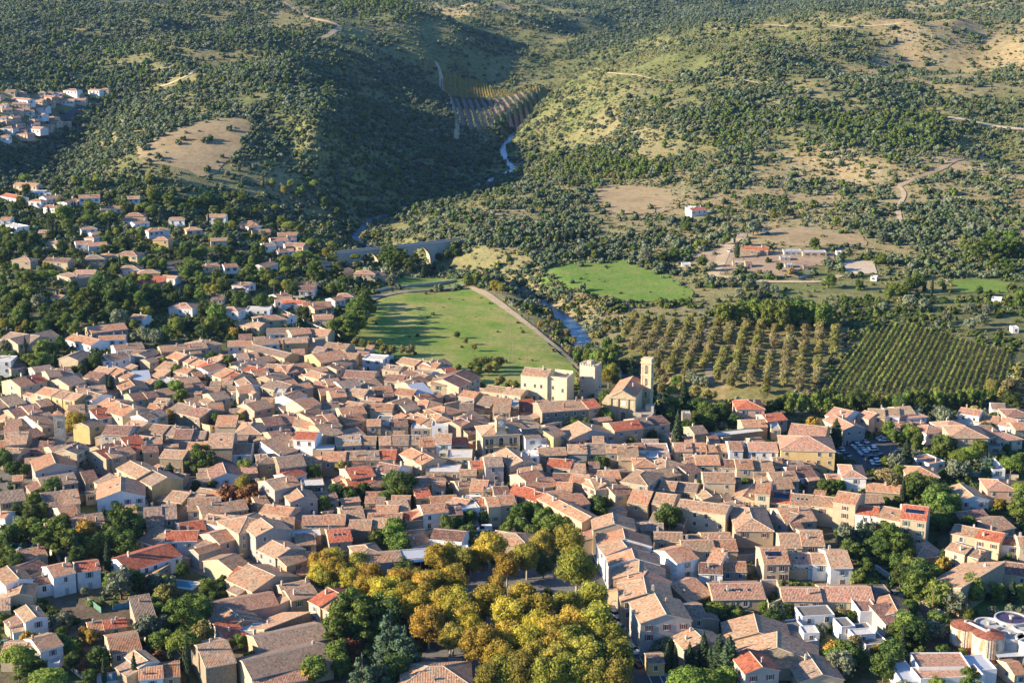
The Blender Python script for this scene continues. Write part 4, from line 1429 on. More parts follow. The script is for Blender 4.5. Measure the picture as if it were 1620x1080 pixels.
# ------------------------------------------------------------------ the houses
# @ tile origin and zoom; then: A, B (ends of the front eave in the tile), depth, eave height, roof form, roof, wall, options
HOUSE_DATA = '''
@ 0 560 4.5
-60 50 75 50 9 7.5 f x w
78 108 185 85 9 4 s b g
145 235 335 190 13 7 g o c
490 228 610 195 12 6 g g c
252 278 362 302 9 7 g o c
362 302 440 318 9 7 g t y
440 318 530 335 9 7 g t y
545 302 655 332 9 6.5 g t w
660 378 870 445 14 6 g o c
-40 395 185 345 12 6 g t g
250 492 400 455 10 5 g t w
105 445 300 405 10 5 g b b
300 525 400 500 6 4 s t c
45 520 245 500 9 4 g t b
35 645 185 638 14 6 g t b
-60 672 30 668 9 5 g o b
0 730 120 735 10 5 g t b
185 690 330 700 6 3.5 s b g
385 712 500 690 9 5 g t c
545 712 636 660 8 9 g g c
650 525 735 490 8 7 g t y
722 572 905 578 11 7 g b g
865 520 975 545 10 6 g t c
1050 472 1195 425 8 7 g t w
695 462 805 440 6 5 s r w
490 425 690 410 10 6 g t c
1040 560 1240 580 10 6 g t c
1235 600 1455 600 10 5.5 g b g
905 628 1030 645 9 6 g t b
1035 645 1155 635 9 6 g t c
750 700 895 650 8 6 g o b
755 745 940 685 9 7 g r b
795 740 965 700 8 7 g t b
935 690 1060 665 8 6 s r c
1020 700 1130 690 8 6 g b b
1135 735 1300 745 9 7 g t s
830 812 1080 940 11 8 g t y
690 1035 1030 1010 14 7 t o w k4
250 835 545 800 12 7 t o g
180 800 300 790 9 4 g t b
300 950 555 910 11 4 g g b
90 905 160 900 6 3.5 g o b
0 1060 185 1035 11 5 g g b
310 1090 570 1060 14 4 g g s
1165 1040 1400 1075 11 5 g t b
1375 1005 1570 1035 8 4 g t s
850 1075 1000 1060 8 4 g r w
1325 690 1460 690 10 6 g o b
1475 668 1650 665 16 9 g t s k1
740 130 890 180 9 5 g o b
655 130 770 145 9 5 g t b
868 262 1055 240 11 5 t o g
955 195 1075 185 7 4 s m g
1085 195 1225 215 8 4 f x c
350 165 525 140 10 6 g g c
550 50 640 25 10 6 g g c
800 55 915 25 10 6 g t w
930 10 1025 10 8 5 g t w
1185 20 1340 65 10 5 g o c
1480 130 1600 95 8 5 g o w
1345 75 1470 110 9 4 g o b
1230 125 1330 140 8 4.5 g o b
1300 215 1430 195 8 4 g t b
950 330 1130 300 9 4 g b b
560 290 760 270 10 5 g t b
1040 395 1150 400 8 5 g o b
1095 345 1190 350 6 7 g t c
1160 400 1255 380 8 5 g b s
1190 400 1420 455 11 5 g g c
1390 420 1595 405 10 5 g t s
1525 330 1640 310 10 6 g g c
250 130 380 110 8 4 g g g
@ 300 560 4.5
160 150 275 190 11 6 g o c
372 240 508 225 11 6 t t w
230 215 300 215 8 5 g t c
378 120 505 135 8 5 g r w
345 40 500 25 9 5 g t w
370 115 560 70 9 5 g g b
475 165 585 150 9 5 g o g
520 110 700 125 10 5 g t b
690 135 890 105 10 5 g p b
600 195 710 160 9 6 g t s
505 230 650 270 11 6 g g s
660 235 775 215 8 6 g o k
932 62 1130 30 14 8 g o y
1045 112 1160 65 8 6 g o c
1230 30 1375 40 8 6 f x w
1090 165 1310 175 10 5 g b b
810 150 920 180 8 5 g t c
845 135 985 120 7 5 g t b
985 225 1080 215 9 6 g t b
1085 240 1220 215 9 6 g g w
880 235 985 235 8 5 g o y
735 330 835 290 8 8 g t w
595 275 680 275 7 8 f x s
750 255 880 235 7 6 g o b
812 385 935 352 10 8 g o c
850 455 960 410 8 8 g o c
895 500 1060 470 9 8 g o b
930 545 1085 510 8 8 g t b
975 590 1090 560 8 8 g t b
945 395 1065 390 9 6 g g w
1010 310 1120 300 9 6 g o b
1125 290 1240 300 9 6 g t c
1080 375 1195 395 8 6 g t c
1090 440 1260 420 10 6 g o c
1190 370 1295 380 8 6 g g b
1245 295 1320 290 8 6 g t b
1310 280 1450 270 9 6 g o b
1450 285 1580 300 9 6 g o b
1285 400 1440 405 9 6 g o c
1110 495 1255 470 9 6 g o c
1262 512 1360 510 8 7 g o b
1325 478 1425 480 8 7 f a w
1435 515 1555 510 9 6 g b c
1545 470 1640 500 8 6 g o c
1350 648 1435 645 10 7 g t b
1435 645 1555 645 11 7 g g b
1555 640 1640 640 10 7 g g b
1045 655 1220 645 11 7 g y b
1090 610 1220 605 6 8.5 f x w
1220 640 1325 640 9 7 g t g
738 605 890 612 9 10 g r w
605 625 760 600 12 7 g b b
545 515 780 480 12 7 g b b
680 500 890 545 9 6 g t c
460 405 600 370 10 6 g t k
340 380 470 400 11 5 g g b
318 565 510 568 13 7 h t g
295 715 435 712 12 6 g o w
495 640 635 640 8 6 f x w
485 680 610 685 6 4 f x w
640 720 830 660 9 6 s t w
492 782 640 770 10 6 h g s
640 810 830 790 12 7 g g s
718 890 832 845 7 5 g r w
850 800 940 775 9 6 g o b
940 760 1105 760 10 6 g o b
1105 755 1255 750 10 6 g t b
1155 785 1260 765 7 5 g o b
875 680 1025 680 6 7 f x b
1150 888 1325 862 11 6 g r c
1150 975 1350 950 13 3.5 g r b
1255 755 1355 750 10 6 g g b
1355 745 1465 745 10 6 g r b
1290 830 1440 860 10 6 g b w
1385 780 1560 800 8 6 S g w
605 968 790 925 10 9 g t g
800 940 960 930 7 5 f x s
715 1055 910 1030 9 7 t t g
152 890 375 870 12 5 t b w
880 1060 1060 1040 10 4 g b b
480 1075 570 1060 8 5 g t b
1320 960 1410 930 6 4 g t b
1505 1010 1590 1000 6 4 f a s
@ 600 560 4.5
120 60 250 85 9 5 g t b
250 85 400 105 9 5 g o c
395 105 520 70 10 5 g t w
20 110 140 125 8 5 g g b
140 150 290 190 9 5 g b b
230 140 340 160 8 6 g g w
35 190 160 200 10 5 g b b
160 230 330 215 9 5 g o b
245 240 365 200 10 6 g t c
365 215 475 220 9 7 g t c
565 235 650 195 14 7 g b c
650 195 718 160 14 7.5 g b c
480 140 560 125 8 6 g r b
280 300 390 280 8 6 s m b
300 335 455 300 8 5 g o b
340 378 445 355 9 6 h o c
460 440 592 405 11 6 h o c
570 400 670 400 9 6 g g g
150 385 260 350 9 6 g t c
190 405 290 385 8 6 g g b
290 432 405 482 8 7 g o c
405 478 512 470 9 8 h o k
205 450 345 515 8 6 g t c
225 530 370 530 8 6 f x b
372 510 490 510 7 7.5 f x w
580 520 712 470 9 7 g o b
512 490 575 520 8 7 g b b
290 658 395 655 10 7 g o b
400 635 512 635 11 8 g t w sh:green
512 650 635 645 9 6 g r b
808 405 930 408 8 7 s t c
932 370 995 370 9 8 f x s
738 262 1005 300 10 6 g t c
1160 415 1490 390 12 8 g t s
1490 388 1580 375 11 8 g r b
1000 420 1145 405 8 4 s r b
985 560 1160 515 14 7 g t b
1180 505 1300 480 9 7 S g c
1042 605 1240 590 11 7 g g w
1240 592 1325 562 11 7 g t y
1085 680 1150 690 7 5 f x w
1140 720 1335 715 8 6 g t s
1192 800 1360 812 9 6 g r c
1362 840 1470 840 9 5 g t b
1345 705 1620 705 10 6 g t g
145 710 300 790 10 7 g o c
300 795 420 755 8 6 g t b
0 740 110 740 9 5 g r b
-20 880 80 870 9 5 g b b
480 735 660 735 9 6 f x c
415 800 560 790 8 4 g t w
330 835 570 840 9 6 f x s
570 860 690 860 6 7 g t b
655 815 755 810 8 8 g r c
757 800 885 795 10 10 g g g
810 705 930 800 9 9 g t c
930 795 1100 770 9 9 h t g
1060 735 1140 720 7 8 f x w
1010 860 1170 850 10 7 g t c
1045 905 1175 870 8 7 g o k
1080 975 1280 925 8 6 g o g
1230 900 1480 910 8 5 g b g
1260 965 1370 970 8 6 g o b
1370 920 1480 930 8 6 g o c
905 985 1120 1050 10 7 g r b
240 950 345 945 10 5 g g b
345 925 480 900 8 5 g t c
375 960 465 960 8 6 g o c sh:blue
265 1025 372 1015 9 6 g r y
565 960 650 950 8 6 g t c
640 970 760 975 11 6 g o b
740 960 820 960 7 7 f x s
822 1000 925 995 8 7 g b s
945 1010 1035 1010 7 7 f x y
80 1080 215 1080 10 5 g o b
370 1070 560 1060 8 5 g o c
590 1060 700 1065 8 6 f x w
700 1085 850 1095 9 6 g r b
855 1080 985 1075 9 6 g o b
1205 1050 1360 1030 9 7 g o b
1300 1095 1500 1060 10 7 g o b
@ 900 560 4.5
0 612 325 570 11 5 t t g
325 548 530 525 10 6.5 g r b sh:blue
530 525 720 490 11 6 g g s
810 425 870 425 4.5 8 f x s
895 570 990 560 9 6 g g s
268 700 348 700 9 6 g t c
350 720 495 720 10 6 g t b
355 750 470 750 8 5 s t b
440 690 555 680 8 6 g o w
495 735 640 735 7 5 f x w
550 690 715 690 9 5 f p w
465 800 640 800 9 6 h o b
370 905 560 935 13 8.5 h t b
190 880 260 885 8 6 g t b
260 890 370 885 9 6 g o b
0 905 130 915 8 6 g o b
95 920 190 965 8 7 g t c
190 965 355 950 11 7 g t c
330 1005 465 980 9 6 g b c
690 830 835 790 11 6 h t g
835 790 910 800 10 5 g b d
645 890 800 855 9 5 g y b
755 690 980 690 9 5 g p c
980 700 1060 695 8 5 g o b
1065 690 1140 690 8 5 g o b
1145 685 1240 685 10 7 g p w sh:none c0
1285 690 1490 690 10 7 g p w sh:none c0
1540 690 1720 690 10 7 g p w sh:none c0
1240 655 1285 655 6 7 f x c
1490 660 1540 660 6 7 f x c
1040 585 1390 545 5 5 f x s x
1243 520 1415 515 9 6 g o b
1195 390 1393 390 12 7 h r k sh:blue
1415 480 1555 465 9 5 g r g
1440 530 1510 530 8 6 f x c
908 785 1078 785 10 6.5 g o b
1080 805 1190 810 9 6 g b g
1195 815 1315 815 10 7 g o b
1315 840 1465 838 12 6 g t c
1465 800 1525 800 10 6 g o g
1525 835 1700 820 10 5 g g b
1455 910 1640 900 10 5 g t g
@ 1260 600 4.5
-110 500 275 512 16 9 h p y sh:none c0
-60 395 200 420 14 9 g p y sh:none c0
205 255 340 285 12 6.5 g p w
330 362 488 345 14 6.5 t p g sh:none
430 262 515 285 9 6 g p k sh:none
515 262 630 268 10 6.5 g y y sh:none
630 258 735 262 10 6.5 g y w sh:none
735 252 850 245 10 6.5 g y k sh:none
790 275 930 265 8 5.5 h p w
710 350 930 345 8 3.5 g p w
925 385 1062 365 9 5 h p w
1052 360 1240 345 10 5 h p w
1150 240 1300 262 8 6.5 g p w
1140 280 1280 310 7 3.5 g p w
1270 305 1440 320 10 4 g o w
1437 325 1560 345 11 4 g p w
1560 360 1680 355 9 4 g o c
1500 265 1680 265 10 4.5 h b c
1390 210 1490 215 8 4 g g w
1105 412 1365 415 14 8 h t b sh:none
1365 415 1470 395 13 6 g p c
1432 440 1610 425 11 5 h p c
945 600 1060 580 9 3.5 f p w
1395 640 1488 640 12 4 f x w
1365 475 1460 480 8 4 f a g
328 695 497 700 13 6.5 h p w
225 735 325 735 9 4 g p b
-20 705 150 690 12 5 g b w
495 790 740 810 4 3 s o s x
790 690 1018 695 11 4.5 h o c
@ 1020 760 5.4
120 70 440 100 9 6 g t c
60 195 235 215 11 5 g t c
505 12 772 15 10 8 g t c sh:none
498 165 655 150 7 5 t y c
735 150 930 175 13 4.5 t t b
940 110 1068 120 13 9 g o c
1060 180 1245 200 11 6 g r c p0,.3,5.5,3
1245 205 1430 220 11 6.5 g t c k3
1430 210 1640 235 10 7 g t c sh:brown
1075 340 1215 380 12 4 g g g
1200 360 1470 340 12 4.5 g o g
268 235 690 290 9 7.5 g t c sh:none
690 285 890 250 9 5 g t c
780 425 1100 428 20 6 h t b sh:brown
1165 570 1345 572 12 5 g t c
1345 552 1540 555 13 5.5 g t c
1020 710 1237 708 13 7 g o b p-.1,.3,5,2.4 sh:brown k2
1235 712 1435 715 9 5 g p w k2
1240 765 1445 750 4 3.5 s y b x
1435 712 1600 715 9 5.5 g t w
82 515 325 520 8 5.5 g t b sh:green
325 600 795 595 9 5 g t c
495 515 745 510 7 4 g t c
275 705 458 660 11 7 g o w c0
140 775 275 790 6 4 f x w x
462 790 665 798 9 4.5 g b w k2
530 690 650 710 6 6 s o w
660 770 870 775 8 4 g o b
365 1030 580 965 14 4.5 g o s p-.2,.75,6,3
200 925 325 920 7 4 f g o
585 1015 1030 1005 12 5 g p b k4
1180 1022 1960 1030 11 5 g p b
@ 1320 760 5.4
-10 180 180 210 11 10 g o c sh:brown
180 285 365 305 9 7 g r w
200 190 425 185 8 5 g t s
365 310 562 350 11 7.5 g t c k1
565 320 785 345 13 11 g r c p0,.28,6,2.2
1060 175 1320 165 12 4.5 t y w
1310 80 1560 85 11 6 h p k sh:none
1100 360 1345 330 10 3.5 g b s
1355 440 1545 400 11 4 g t s
990 450 1205 490 9 6 g t c
1205 490 1410 530 9 6 g r c
1430 545 1610 560 8 4.5 g b w sh:blue
1585 565 1700 570 9 6 g t c
950 585 1230 665 8 7 g t c
1080 915 1460 690 12 9 S t s x
1430 790 1660 820 10 4.5 g b c
700 660 950 640 11 3.5 h g s
-30 745 155 742 14 6 g t w
@ 700 760 3.376
805 262 1030 262 9 8.5 t t b
832 352 1118 350 8 8 t o w
870 400 1100 380 6 8 t t w
892 455 1160 450 7 8.5 t o w
912 520 1185 530 8 8 t t b k2
935 545 1190 580 6 8 t p b
952 640 1230 640 11 8 t t b c2
1058 760 1330 745 13 10 t t g
1255 740 1410 730 10 6 g g b
745 222 845 200 24 8 t o b k3
240 330 460 350 10 4 h t b
100 150 200 140 8 7 f x w
185 140 245 135 9 7 f p b
245 140 310 135 9 7.5 g o c
305 132 395 125 9 7.5 g o b
0 165 60 170 9 6 g o c
20 135 110 150 9 6 g o b
@ 1020 900 5.4
25 800 170 795 6 4 g g y
345 690 690 640 8 6 t t b
690 610 1250 620 11 5 t t s x
775 740 1480 790 9 5 t t s x
860 890 1148 862 10 8 t r g
1080 835 1265 830 6 4 s t b
1265 840 1365 850 6 3 g g s
1330 960 1700 940 12 4 t g b
@ 1320 900 5.4
220 360 382 355 10 5 f b w x
425 392 655 395 11 4.5 t o w
440 470 590 440 7 3.5 s b g
1540 900 1640 890 8 4 g o c
355 205 485 200 6 3 f a d x
690 250 815 290 5 3 s t s x
@ 0 800 3.857
385 72 490 52 10 6 g o c
440 135 640 110 12 4 g t b
880 90 1080 75 12 5 g g s
1110 170 1260 150 10 5 g r w
1010 215 1200 210 9 5 g r w
790 400 1110 300 12 5 g r w
890 440 1040 350 10 4 S t b
840 205 940 240 7 4 s t w
1145 30 1345 20 12 6 g t c
1220 95 1390 135 8 6 g t w
1340 230 1440 200 10 6 g o k
1430 405 1535 365 13 5 g t c
1400 425 1555 460 8 5 g r b
130 330 290 300 8 4 g o b
180 420 300 370 9 4 g b b
325 435 460 405 9 6.5 g o w
225 485 320 470 7 4 g b w
470 405 612 385 8 6 g r w
35 485 200 450 11 6 t t w
40 560 200 550 9 4.5 t t c
155 710 290 680 9 5.5 t y w
80 770 240 740 8 3 g y w
-40 640 60 630 8 4 g t c
545 765 775 730 6 3 g o y
830 700 955 680 9 6 s g s
680 905 868 875 12 4.5 g o c
245 885 383 845 9 6 g t w sh:blue
0 905 240 905 8 5 g t c
850 985 970 950 8 5 t y w
850 1060 1100 1035 9 3.5 g o w
1255 985 1440 950 15 7 g t s x
290 960 362 955 4 3 f m w x
-30 70 30 75 6 5 g o w
@ 320 760 3.376
305 170 460 190 8 5 g o k
0 185 245 150 9 6 g t b
0 225 150 235 8 6 g t w
195 285 400 235 13 8.5 h t c
285 298 475 260 9 9 t t g
295 370 390 415 10 8 g t g
450 455 560 420 8 7 g t b
510 505 600 490 7 4 g p c
530 235 760 232 9 6 g p c
750 215 870 205 12 5 g t b
480 300 635 290 6 6 f x c
678 330 800 320 11 6.5 g r k k3 sh:none
780 262 900 262 9 5.5 g t s
905 250 990 250 8 5.5 g t b
880 225 1065 225 9 5 g o b
920 175 1040 178 8 5 g o b
1010 165 1112 155 10 5 g t b
1085 215 1190 205 8 5 g r b
1180 178 1315 165 8 7 g o w
1320 185 1390 180 8 6 g b s
1125 355 1225 330 9 4 g o w
1215 310 1385 325 9 6 g b w x
840 415 975 395 10 7 h t b
860 445 1068 425 8 8 g t g sh:blue
268 592 510 510 12 5 t t b
435 612 595 585 8 5 g t b
475 640 620 610 8 5 g t b
55 725 410 660 10 4 g p k x
115 805 330 750 10 3.5 t t s x
330 795 575 700 11 6 S t s x
200 800 310 800 5 4 f x w
130 860 240 830 7 3 s r w x
568 640 690 705 11 8 g r c
315 915 680 840 11 5 g g b x
265 1055 700 955 12 5.5 g g c x
280 1100 560 1060 10 4 g p s x
1060 1105 1440 1095 13 5 h t b
'''
VILLA_DATA = '''
@ 0 260 3
62 98 172 103 8 5 g o c
135 130 210 130 8 3.5 f x w
205 135 250 135 7 3 f x w
0 150 80 165 9 3.5 g r w
220 165 300 155 9 3.5 g t w
135 175 195 178 7 4.5 h o w
205 205 265 210 8 4.5 g o w
375 162 475 158 10 5 g o w
318 185 380 170 8 3 g o w
575 165 662 163 8 6 g t w
480 215 580 210 8 3 g o w
595 245 680 245 9 3.5 h o c
585 270 690 268 9 3 g o w
640 285 710 275 7 3 g t w
800 265 875 265 8 4 g t w
705 320 805 310 9 5 h o w
885 315 960 310 9 3.5 h o c
980 250 1070 250 8 5.5 g o w
1135 285 1220 285 10 4 h o c
1180 300 1240 295 8 3.5 h o w
1205 325 1285 320 8 3.5 g o o
1290 365 1370 360 9 4 g o w
1370 360 1405 355 7 5 g o w
1355 390 1440 385 8 4 g p c
1250 390 1312 385 8 5 g g w
1310 415 1395 412 7 3 g o w
1255 490 1320 470 9 4 g o w
1065 490 1130 485 8 4 g o w
970 490 1045 480 8 3.5 g o c
1000 365 1078 362 8 5 g t c
725 358 797 360 8 5.5 h o y
385 310 460 305 8 4 h t w
440 335 485 330 7 3 g t w
400 350 445 352 8 5 h o w
360 380 440 375 8 4 g o w
420 390 510 385 9 4 g o w
0 265 48 265 8 4 g o w
0 285 78 300 9 4 f x w
180 325 240 325 7 3 g t b
215 375 280 385 9 3 g g b
55 455 143 460 8 4.5 h t b
385 425 415 425 6 4 h o w
400 450 495 448 10 5 h g b
205 460 320 465 9 4 g b c
545 430 650 435 10 3.5 h p c
560 500 662 500 10 4 h t w
350 520 448 520 9 3.5 g p w
270 525 360 545 9 4 h g b
655 520 760 515 9 4 h t y
760 540 830 545 7 3.5 g p w
650 572 780 570 9 3 s r b
500 435 545 430 6 3 h o c
240 630 290 635 6 3 g o w
800 680 912 685 11 4 h p w
615 730 680 735 8 5 g t w
1045 695 1130 700 9 4.5 h p w
1000 640 1060 640 8 3 g b b
1100 575 1180 580 9 3.5 g g w
1120 605 1165 600 7 3 g r w
1375 600 1490 600 10 4 g b w
1165 690 1280 690 9 3 f x w
1305 650 1390 645 8 4 g p w
1335 660 1440 665 8 4 g r w
1495 690 1585 675 9 5 g o c
1490 735 1580 735 7 4 g p c
1210 745 1360 735 10 5 h t y
1120 760 1230 775 9 3.5 g t b
1390 800 1555 810 10 5 g o c
1265 805 1420 800 10 4.5 g g w
1590 650 1640 640 8 4 g o w
435 800 605 780 12 6 g o b
465 835 595 830 8 5 g o w
0 830 140 850 14 4 g g b
85 855 280 810 12 4.5 g g c
160 855 285 820 8 3 g b b
305 830 430 860 11 4 g o w
370 930 440 900 10 7 g g c
490 935 612 915 10 6 g b w
550 885 685 870 10 6 g t w
690 915 760 890 8 5 g g g
765 890 985 870 10 6 g t c
945 870 1050 850 12 6 h t b
1080 865 1200 860 9 5.5 g o w
1205 860 1325 850 9 6 g t w
1160 875 1350 920 9 5.5 g g y
1345 850 1460 845 9 6 g t y
1530 870 1640 880 10 6 g t b
@ 440 340 3
0 100 88 97 9 4 g o w
30 145 118 150 8 4 g p c
0 178 75 172 7 3 g o w
205 235 255 235 7 3.5 g p c
358 280 460 282 9 4 h p c
300 275 360 262 8 3.5 g t c
460 290 512 285 8 3.5 g b c
52 345 175 345 10 3.5 g b w
0 395 60 385 9 4 g p w
20 415 100 410 8 3.5 g r w
120 440 255 435 11 5 g o c
170 490 260 485 7 3.5 g p c
278 388 355 388 8 4.5 h p c
0 490 40 495 9 4 g o w
65 570 160 560 10 5.5 g o c
@ 0 0 3
22 435 70 435 8 4 g o c
75 440 115 440 7 4 h o c
48 470 130 478 8 4.5 g p w
130 478 200 480 8 4.5 g p c
55 495 140 495 8 4 g p k
135 510 220 512 8 4 g o w
180 440 215 440 7 4 h t c
215 440 255 440 7 4.5 h o k
300 430 365 432 9 5 h o w
250 465 290 465 7 4 g o c
200 460 245 465 8 4 g p k
275 480 350 480 9 4 g p w
350 475 405 475 8 4.5 g o c
360 450 390 450 6 4 g o k
418 430 470 432 7 4.5 g p w
475 425 515 425 7 4.5 h o c
220 490 255 490 7 4 g o c
0 500 30 500 8 4 g o w
30 575 80 570 8 4 h p c
80 590 120 585 8 4 f x k
150 545 200 548 8 4 g o w
205 560 260 562 8 4 h o c
280 580 330 580 7 5 f x k
105 610 190 615 10 4 g p w
185 600 245 600 8 4 g o c
40 635 130 640 9 4 h p k
0 610 60 612 9 4 h b w
60 560 100 556 7 4 g p c
0 560 28 560 7 4 g o w
130 572 165 574 7 4 h p k
92 627 130 624 7 4 g o c
150 592 190 590 7 4.5 g p w
230 577 270 580 7 4 g o c
0 652 40 652 8 4 g p w
0 455 22 452 7 4 g p k
390 462 415 460 6 4 h o c
255 447 298 446 7 4.5 g p w
100 457 140 455 7 4 g o c
165 464 198 464 7 4 g p k
10 522 60 520 8 4 g o c
66 527 112 526 8 4 g p c
120 533 165 531 8 4 g p w
@ 980 300 2.531
290 85 350 80 8 4 g r w
262 70 300 72 7 4 f x w
'''
SHED_DATA = '''
@ 980 300 2.531
495 240 595 245 9 3.5 g r s
660 245 730 245 7 3 f m g
735 250 830 250 8 3 f m b
645 270 685 270 5 2.5 f m g
870 248 890 248 4 2.5 f m w
455 290 505 290 5 2.5 f x b
505 295 530 295 5 3 g b b
250 295 285 295 4 2 f m w
470 180 510 182 5 3 f m d
665 300 695 300 5 2.5 f m g
738 305 760 305 4 2.5 f a d
1490 435 1530 438 6 2.5 f x w
1575 552 1600 552 5 3 f x w
1005 348 1030 350 5 2.5 f x w
'''


def read_rows(txt):
    ox = oy = 0; sc = 1
    for ln in txt.strip().splitlines():
        p = ln.split()
        if not p: continue
        if p[0] == '@':
            ox, oy, sc = float(p[1]), float(p[2]), float(p[3]); continue
        yield ox, oy, sc, p


def build_rows(txt, namer, seed0, core=False):
    for i, (ox, oy, sc, p) in enumerate(read_rows(txt)):
        a = [float(q) for q in p[:6]]
        rg = random.Random(seed0 * 3 + i)
        s_ = FPX * (oy + a[1] / sc - HOR) / (FPX * CAM_Z)
        if core and p[6] == 'g' and len(p) == 9 and math.hypot(a[2] - a[0], (a[3] - a[1]) * 3.2) / sc / s_ > 10.5 and rg.random() < .7:
            # a long front is two neighbours under one ridge line
            f = rg.uniform(.4, .6)
            mx, my = a[0] + (a[2] - a[0]) * f, a[1] + (a[3] - a[1]) * f
            near = {'t': 'tgoy', 'o': 'otpr', 'g': 'gtb', 'r': 'rot', 'b': 'bgp', 'p': 'po', 'y': 'yt'}[p[7]]
            for k, (x0, y0, x1, y1) in enumerate(((a[0], a[1], mx, my), (mx, my, a[2], a[3]))):
                place_house(ox + x0 / sc, oy + y0 / sc, ox + x1 / sc, oy + y1 / sc, a[4] * rg.uniform(.95, 1.25), a[5] + (rg.uniform(-.7, .5) if k else 0), 'g', p[7] if not k else rg.choice(near), p[8] if not k else rg.choice(p[8] + 'cbs'), (), name='row_house', seed=seed0 + i + 400 * k, annex=True)
            continue
        if core: a[4] *= 1.12
        place_house(ox + a[0] / sc, oy + a[1] / sc, ox + a[2] / sc, oy + a[3] / sc, a[4], a[5], p[6], p[7], p[8], tuple(p[9:]), name=namer(p), seed=seed0 + i, annex=core and not p[9:])


def village_name(p):
    if 'x' in p[9:] and p[6] != 'f': return 'stone_barn'
    return {'f': 'flat_roofed_house', 's': 'lean_to_house', 'S': 'lean_to_house', 'h': 'hipped_house'}.get(p[6], 'village_house' if p[6] == 'g' else 'gabled_house')


build_rows(HOUSE_DATA, village_name, 1000, True)
build_rows(VILLA_DATA, lambda p: 'villa', 3000)
build_rows(SHED_DATA, lambda p: 'farm_shed', 5000)
print('HOUSES', len(HOUSES))
# ------------------------------------------------------------------ landmarks
def front(ax, ay, bx, by, Hh, g=None):
    """frame of a building from the photo points of its front top edge: origin, angle, width, ground"""
    if g is None: g = ground(ax, ay + Hh * 3.6)[2]
    for _ in range(3):
        P, Q = at_z(ax, ay, g + Hh), at_z(bx, by, g + Hh)
        g = hz((P[0] + Q[0]) / 2, (P[1] + Q[1]) / 2)
    return (P[0] + Q[0]) / 2, (P[1] + Q[1]) / 2, g, math.atan2(Q[1] - P[1], Q[0] - P[0]), math.hypot(Q[0] - P[0], Q[1] - P[1])


def tl(ox, oy, sc, *p): return [(ox + p[i] / sc) if i % 2 == 0 else (oy + p[i] / sc) for i in range(len(p))]


STONE = wall_mat('warm_dressed_stone', (.60, .48, .30), True)
PALE = wall_mat('pale_limestone', (.62, .51, .34))
GREYST = wall_mat('grey_beige_stone', (.50, .42, .32), True)
CLOCK = plain('clock_enamel', (.85, .85, .82), 0.4)


def arch_window(root, x, z, w, h, y=0.0, ang=0.0, dark='glass', name='window', trim='frame', louvre=False):
    b = MB()
    n = 8
    def ring(w_, h_):
        r = w_ / 2
        return [(-r, 0), (r, 0)] + [(r * math.cos(math.pi * k / n), h_ - r + r * math.sin(math.pi * k / n)) for k in range(n + 1)]
    o, i = ring(w + .36, h + .18), ring(w, h)
    b.poly([(p[0], -.05, p[1]) for p in o], 0)
    b.poly([(p[0], -.09, p[1]) for p in i], 1)
    for p, q in zip(o, o[1:] + o[:1]): b.poly([(p[0], -.05, p[1]), (p[0], 0.02, p[1]), (q[0], 0.02, q[1]), (q[0], -.05, q[1])], 0)
    if louvre:
        for k in range(1, int(h / .5)): b.box(-w / 2 + .05, w / 2 - .05, -.14, -.095, k * .5, k * .5 + .16, 0)
    ob = b.build(name, [M[trim], M[dark]], root)
    c, s = math.cos(ang), math.sin(ang)
    ob.location = (x[0], x[1], z) if hasattr(x, '__len__') else (x, y, z)
    ob.rotation_euler = (0, 0, ang)
    return ob


# ---- town hall with its clock turret
p = tl(600, 560, 4.5, 735, 582, 1000, 565)
x, y, g, rz, W = front(*p, 9.0)
hall, hw_, hr_ = house('town_hall', W, 13, 9.0, 'h', 't', 'c', x, y, g, rz, 'pale stone town hall with a clock turret over its balconied front', 'town hall', pitch=.36, win=False, over=.55)
b = MB()
b.box(-W / 2 - .12, W / 2 + .12, -.14, -.003, 8.3, 8.9); b.box(-W / 2 - .1, W / 2 + .1, -.1, -.003, 4.3, 4.6); b.box(-W / 2 - .14, -W / 2 - .003, 0, 13, 8.3, 8.9)
for q in (-W / 2, -2.6, 2.6, W / 2 - .5):
    b.box(q, q + .5, -.12, -.004, 0, 8.3)
b.build('cornice', [M['stone_trim']], hall)
for q in (-W * .38, -W * .26, W * .26, W * .38):
    me, sm = window_mesh(1.15, 2.3, None)
    link('window', me, hall, (q, -.01, 5.3))
    me, sm = window_mesh(1.1, 2.0, None)
    link('window', me, hall, (q, -.01, 1.6))
for q in (3, 6.5, 10):
    me, sm = window_mesh(1.1, 2.2, 'grey' if False else None)
    link('window', me, hall, (-W / 2 - .01, q, 5.3), -math.pi / 2)
arch_window(hall, 0, 4.9, 1.7, 3.0, -.02)
arch_window(hall, 0, 0, 2.0, 3.2, -.02, name='door', dark='wood')
b = MB()
b.box(-W * .42, W * .42, -1.1, -.15, 4.35, 4.55)
for k in range(23): b.box(-W * .42 + k * W * .84 / 22 - .03, -W * .42 + k * W * .84 / 22 + .03, -1.08, -1.02, 4.55, 5.5, 1)
b.box(-W * .42, W * .42, -1.1, -1.0, 5.5, 5.58, 1)
b.build('balcony', [M['stone_trim'], M['iron']], hall)
b = MB()
for q in (-W * .32, 0, W * .32): b.box(q - 1.3, q + 1.3, -1.45, -1.12, 4.75, 5.15)
b.build('flower_box', [LEAF['dark']], hall)
b = MB()
b.box(-1.75, 1.75, .02, 3.5, 9.0, 15.0)
b.box(-1.95, 1.95, -.2, 3.7, 12.2, 12.5, 1); b.box(-2.0, 2.0, -.25, 3.75, 14.9, 15.25, 1)
b.poly([(-2.6, -.06, 9.05), (2.6, -.06, 9.05), (1.9, -.06, 10.1), (0, -.06, 10.9), (-1.9, -.06, 10.1)], 1)
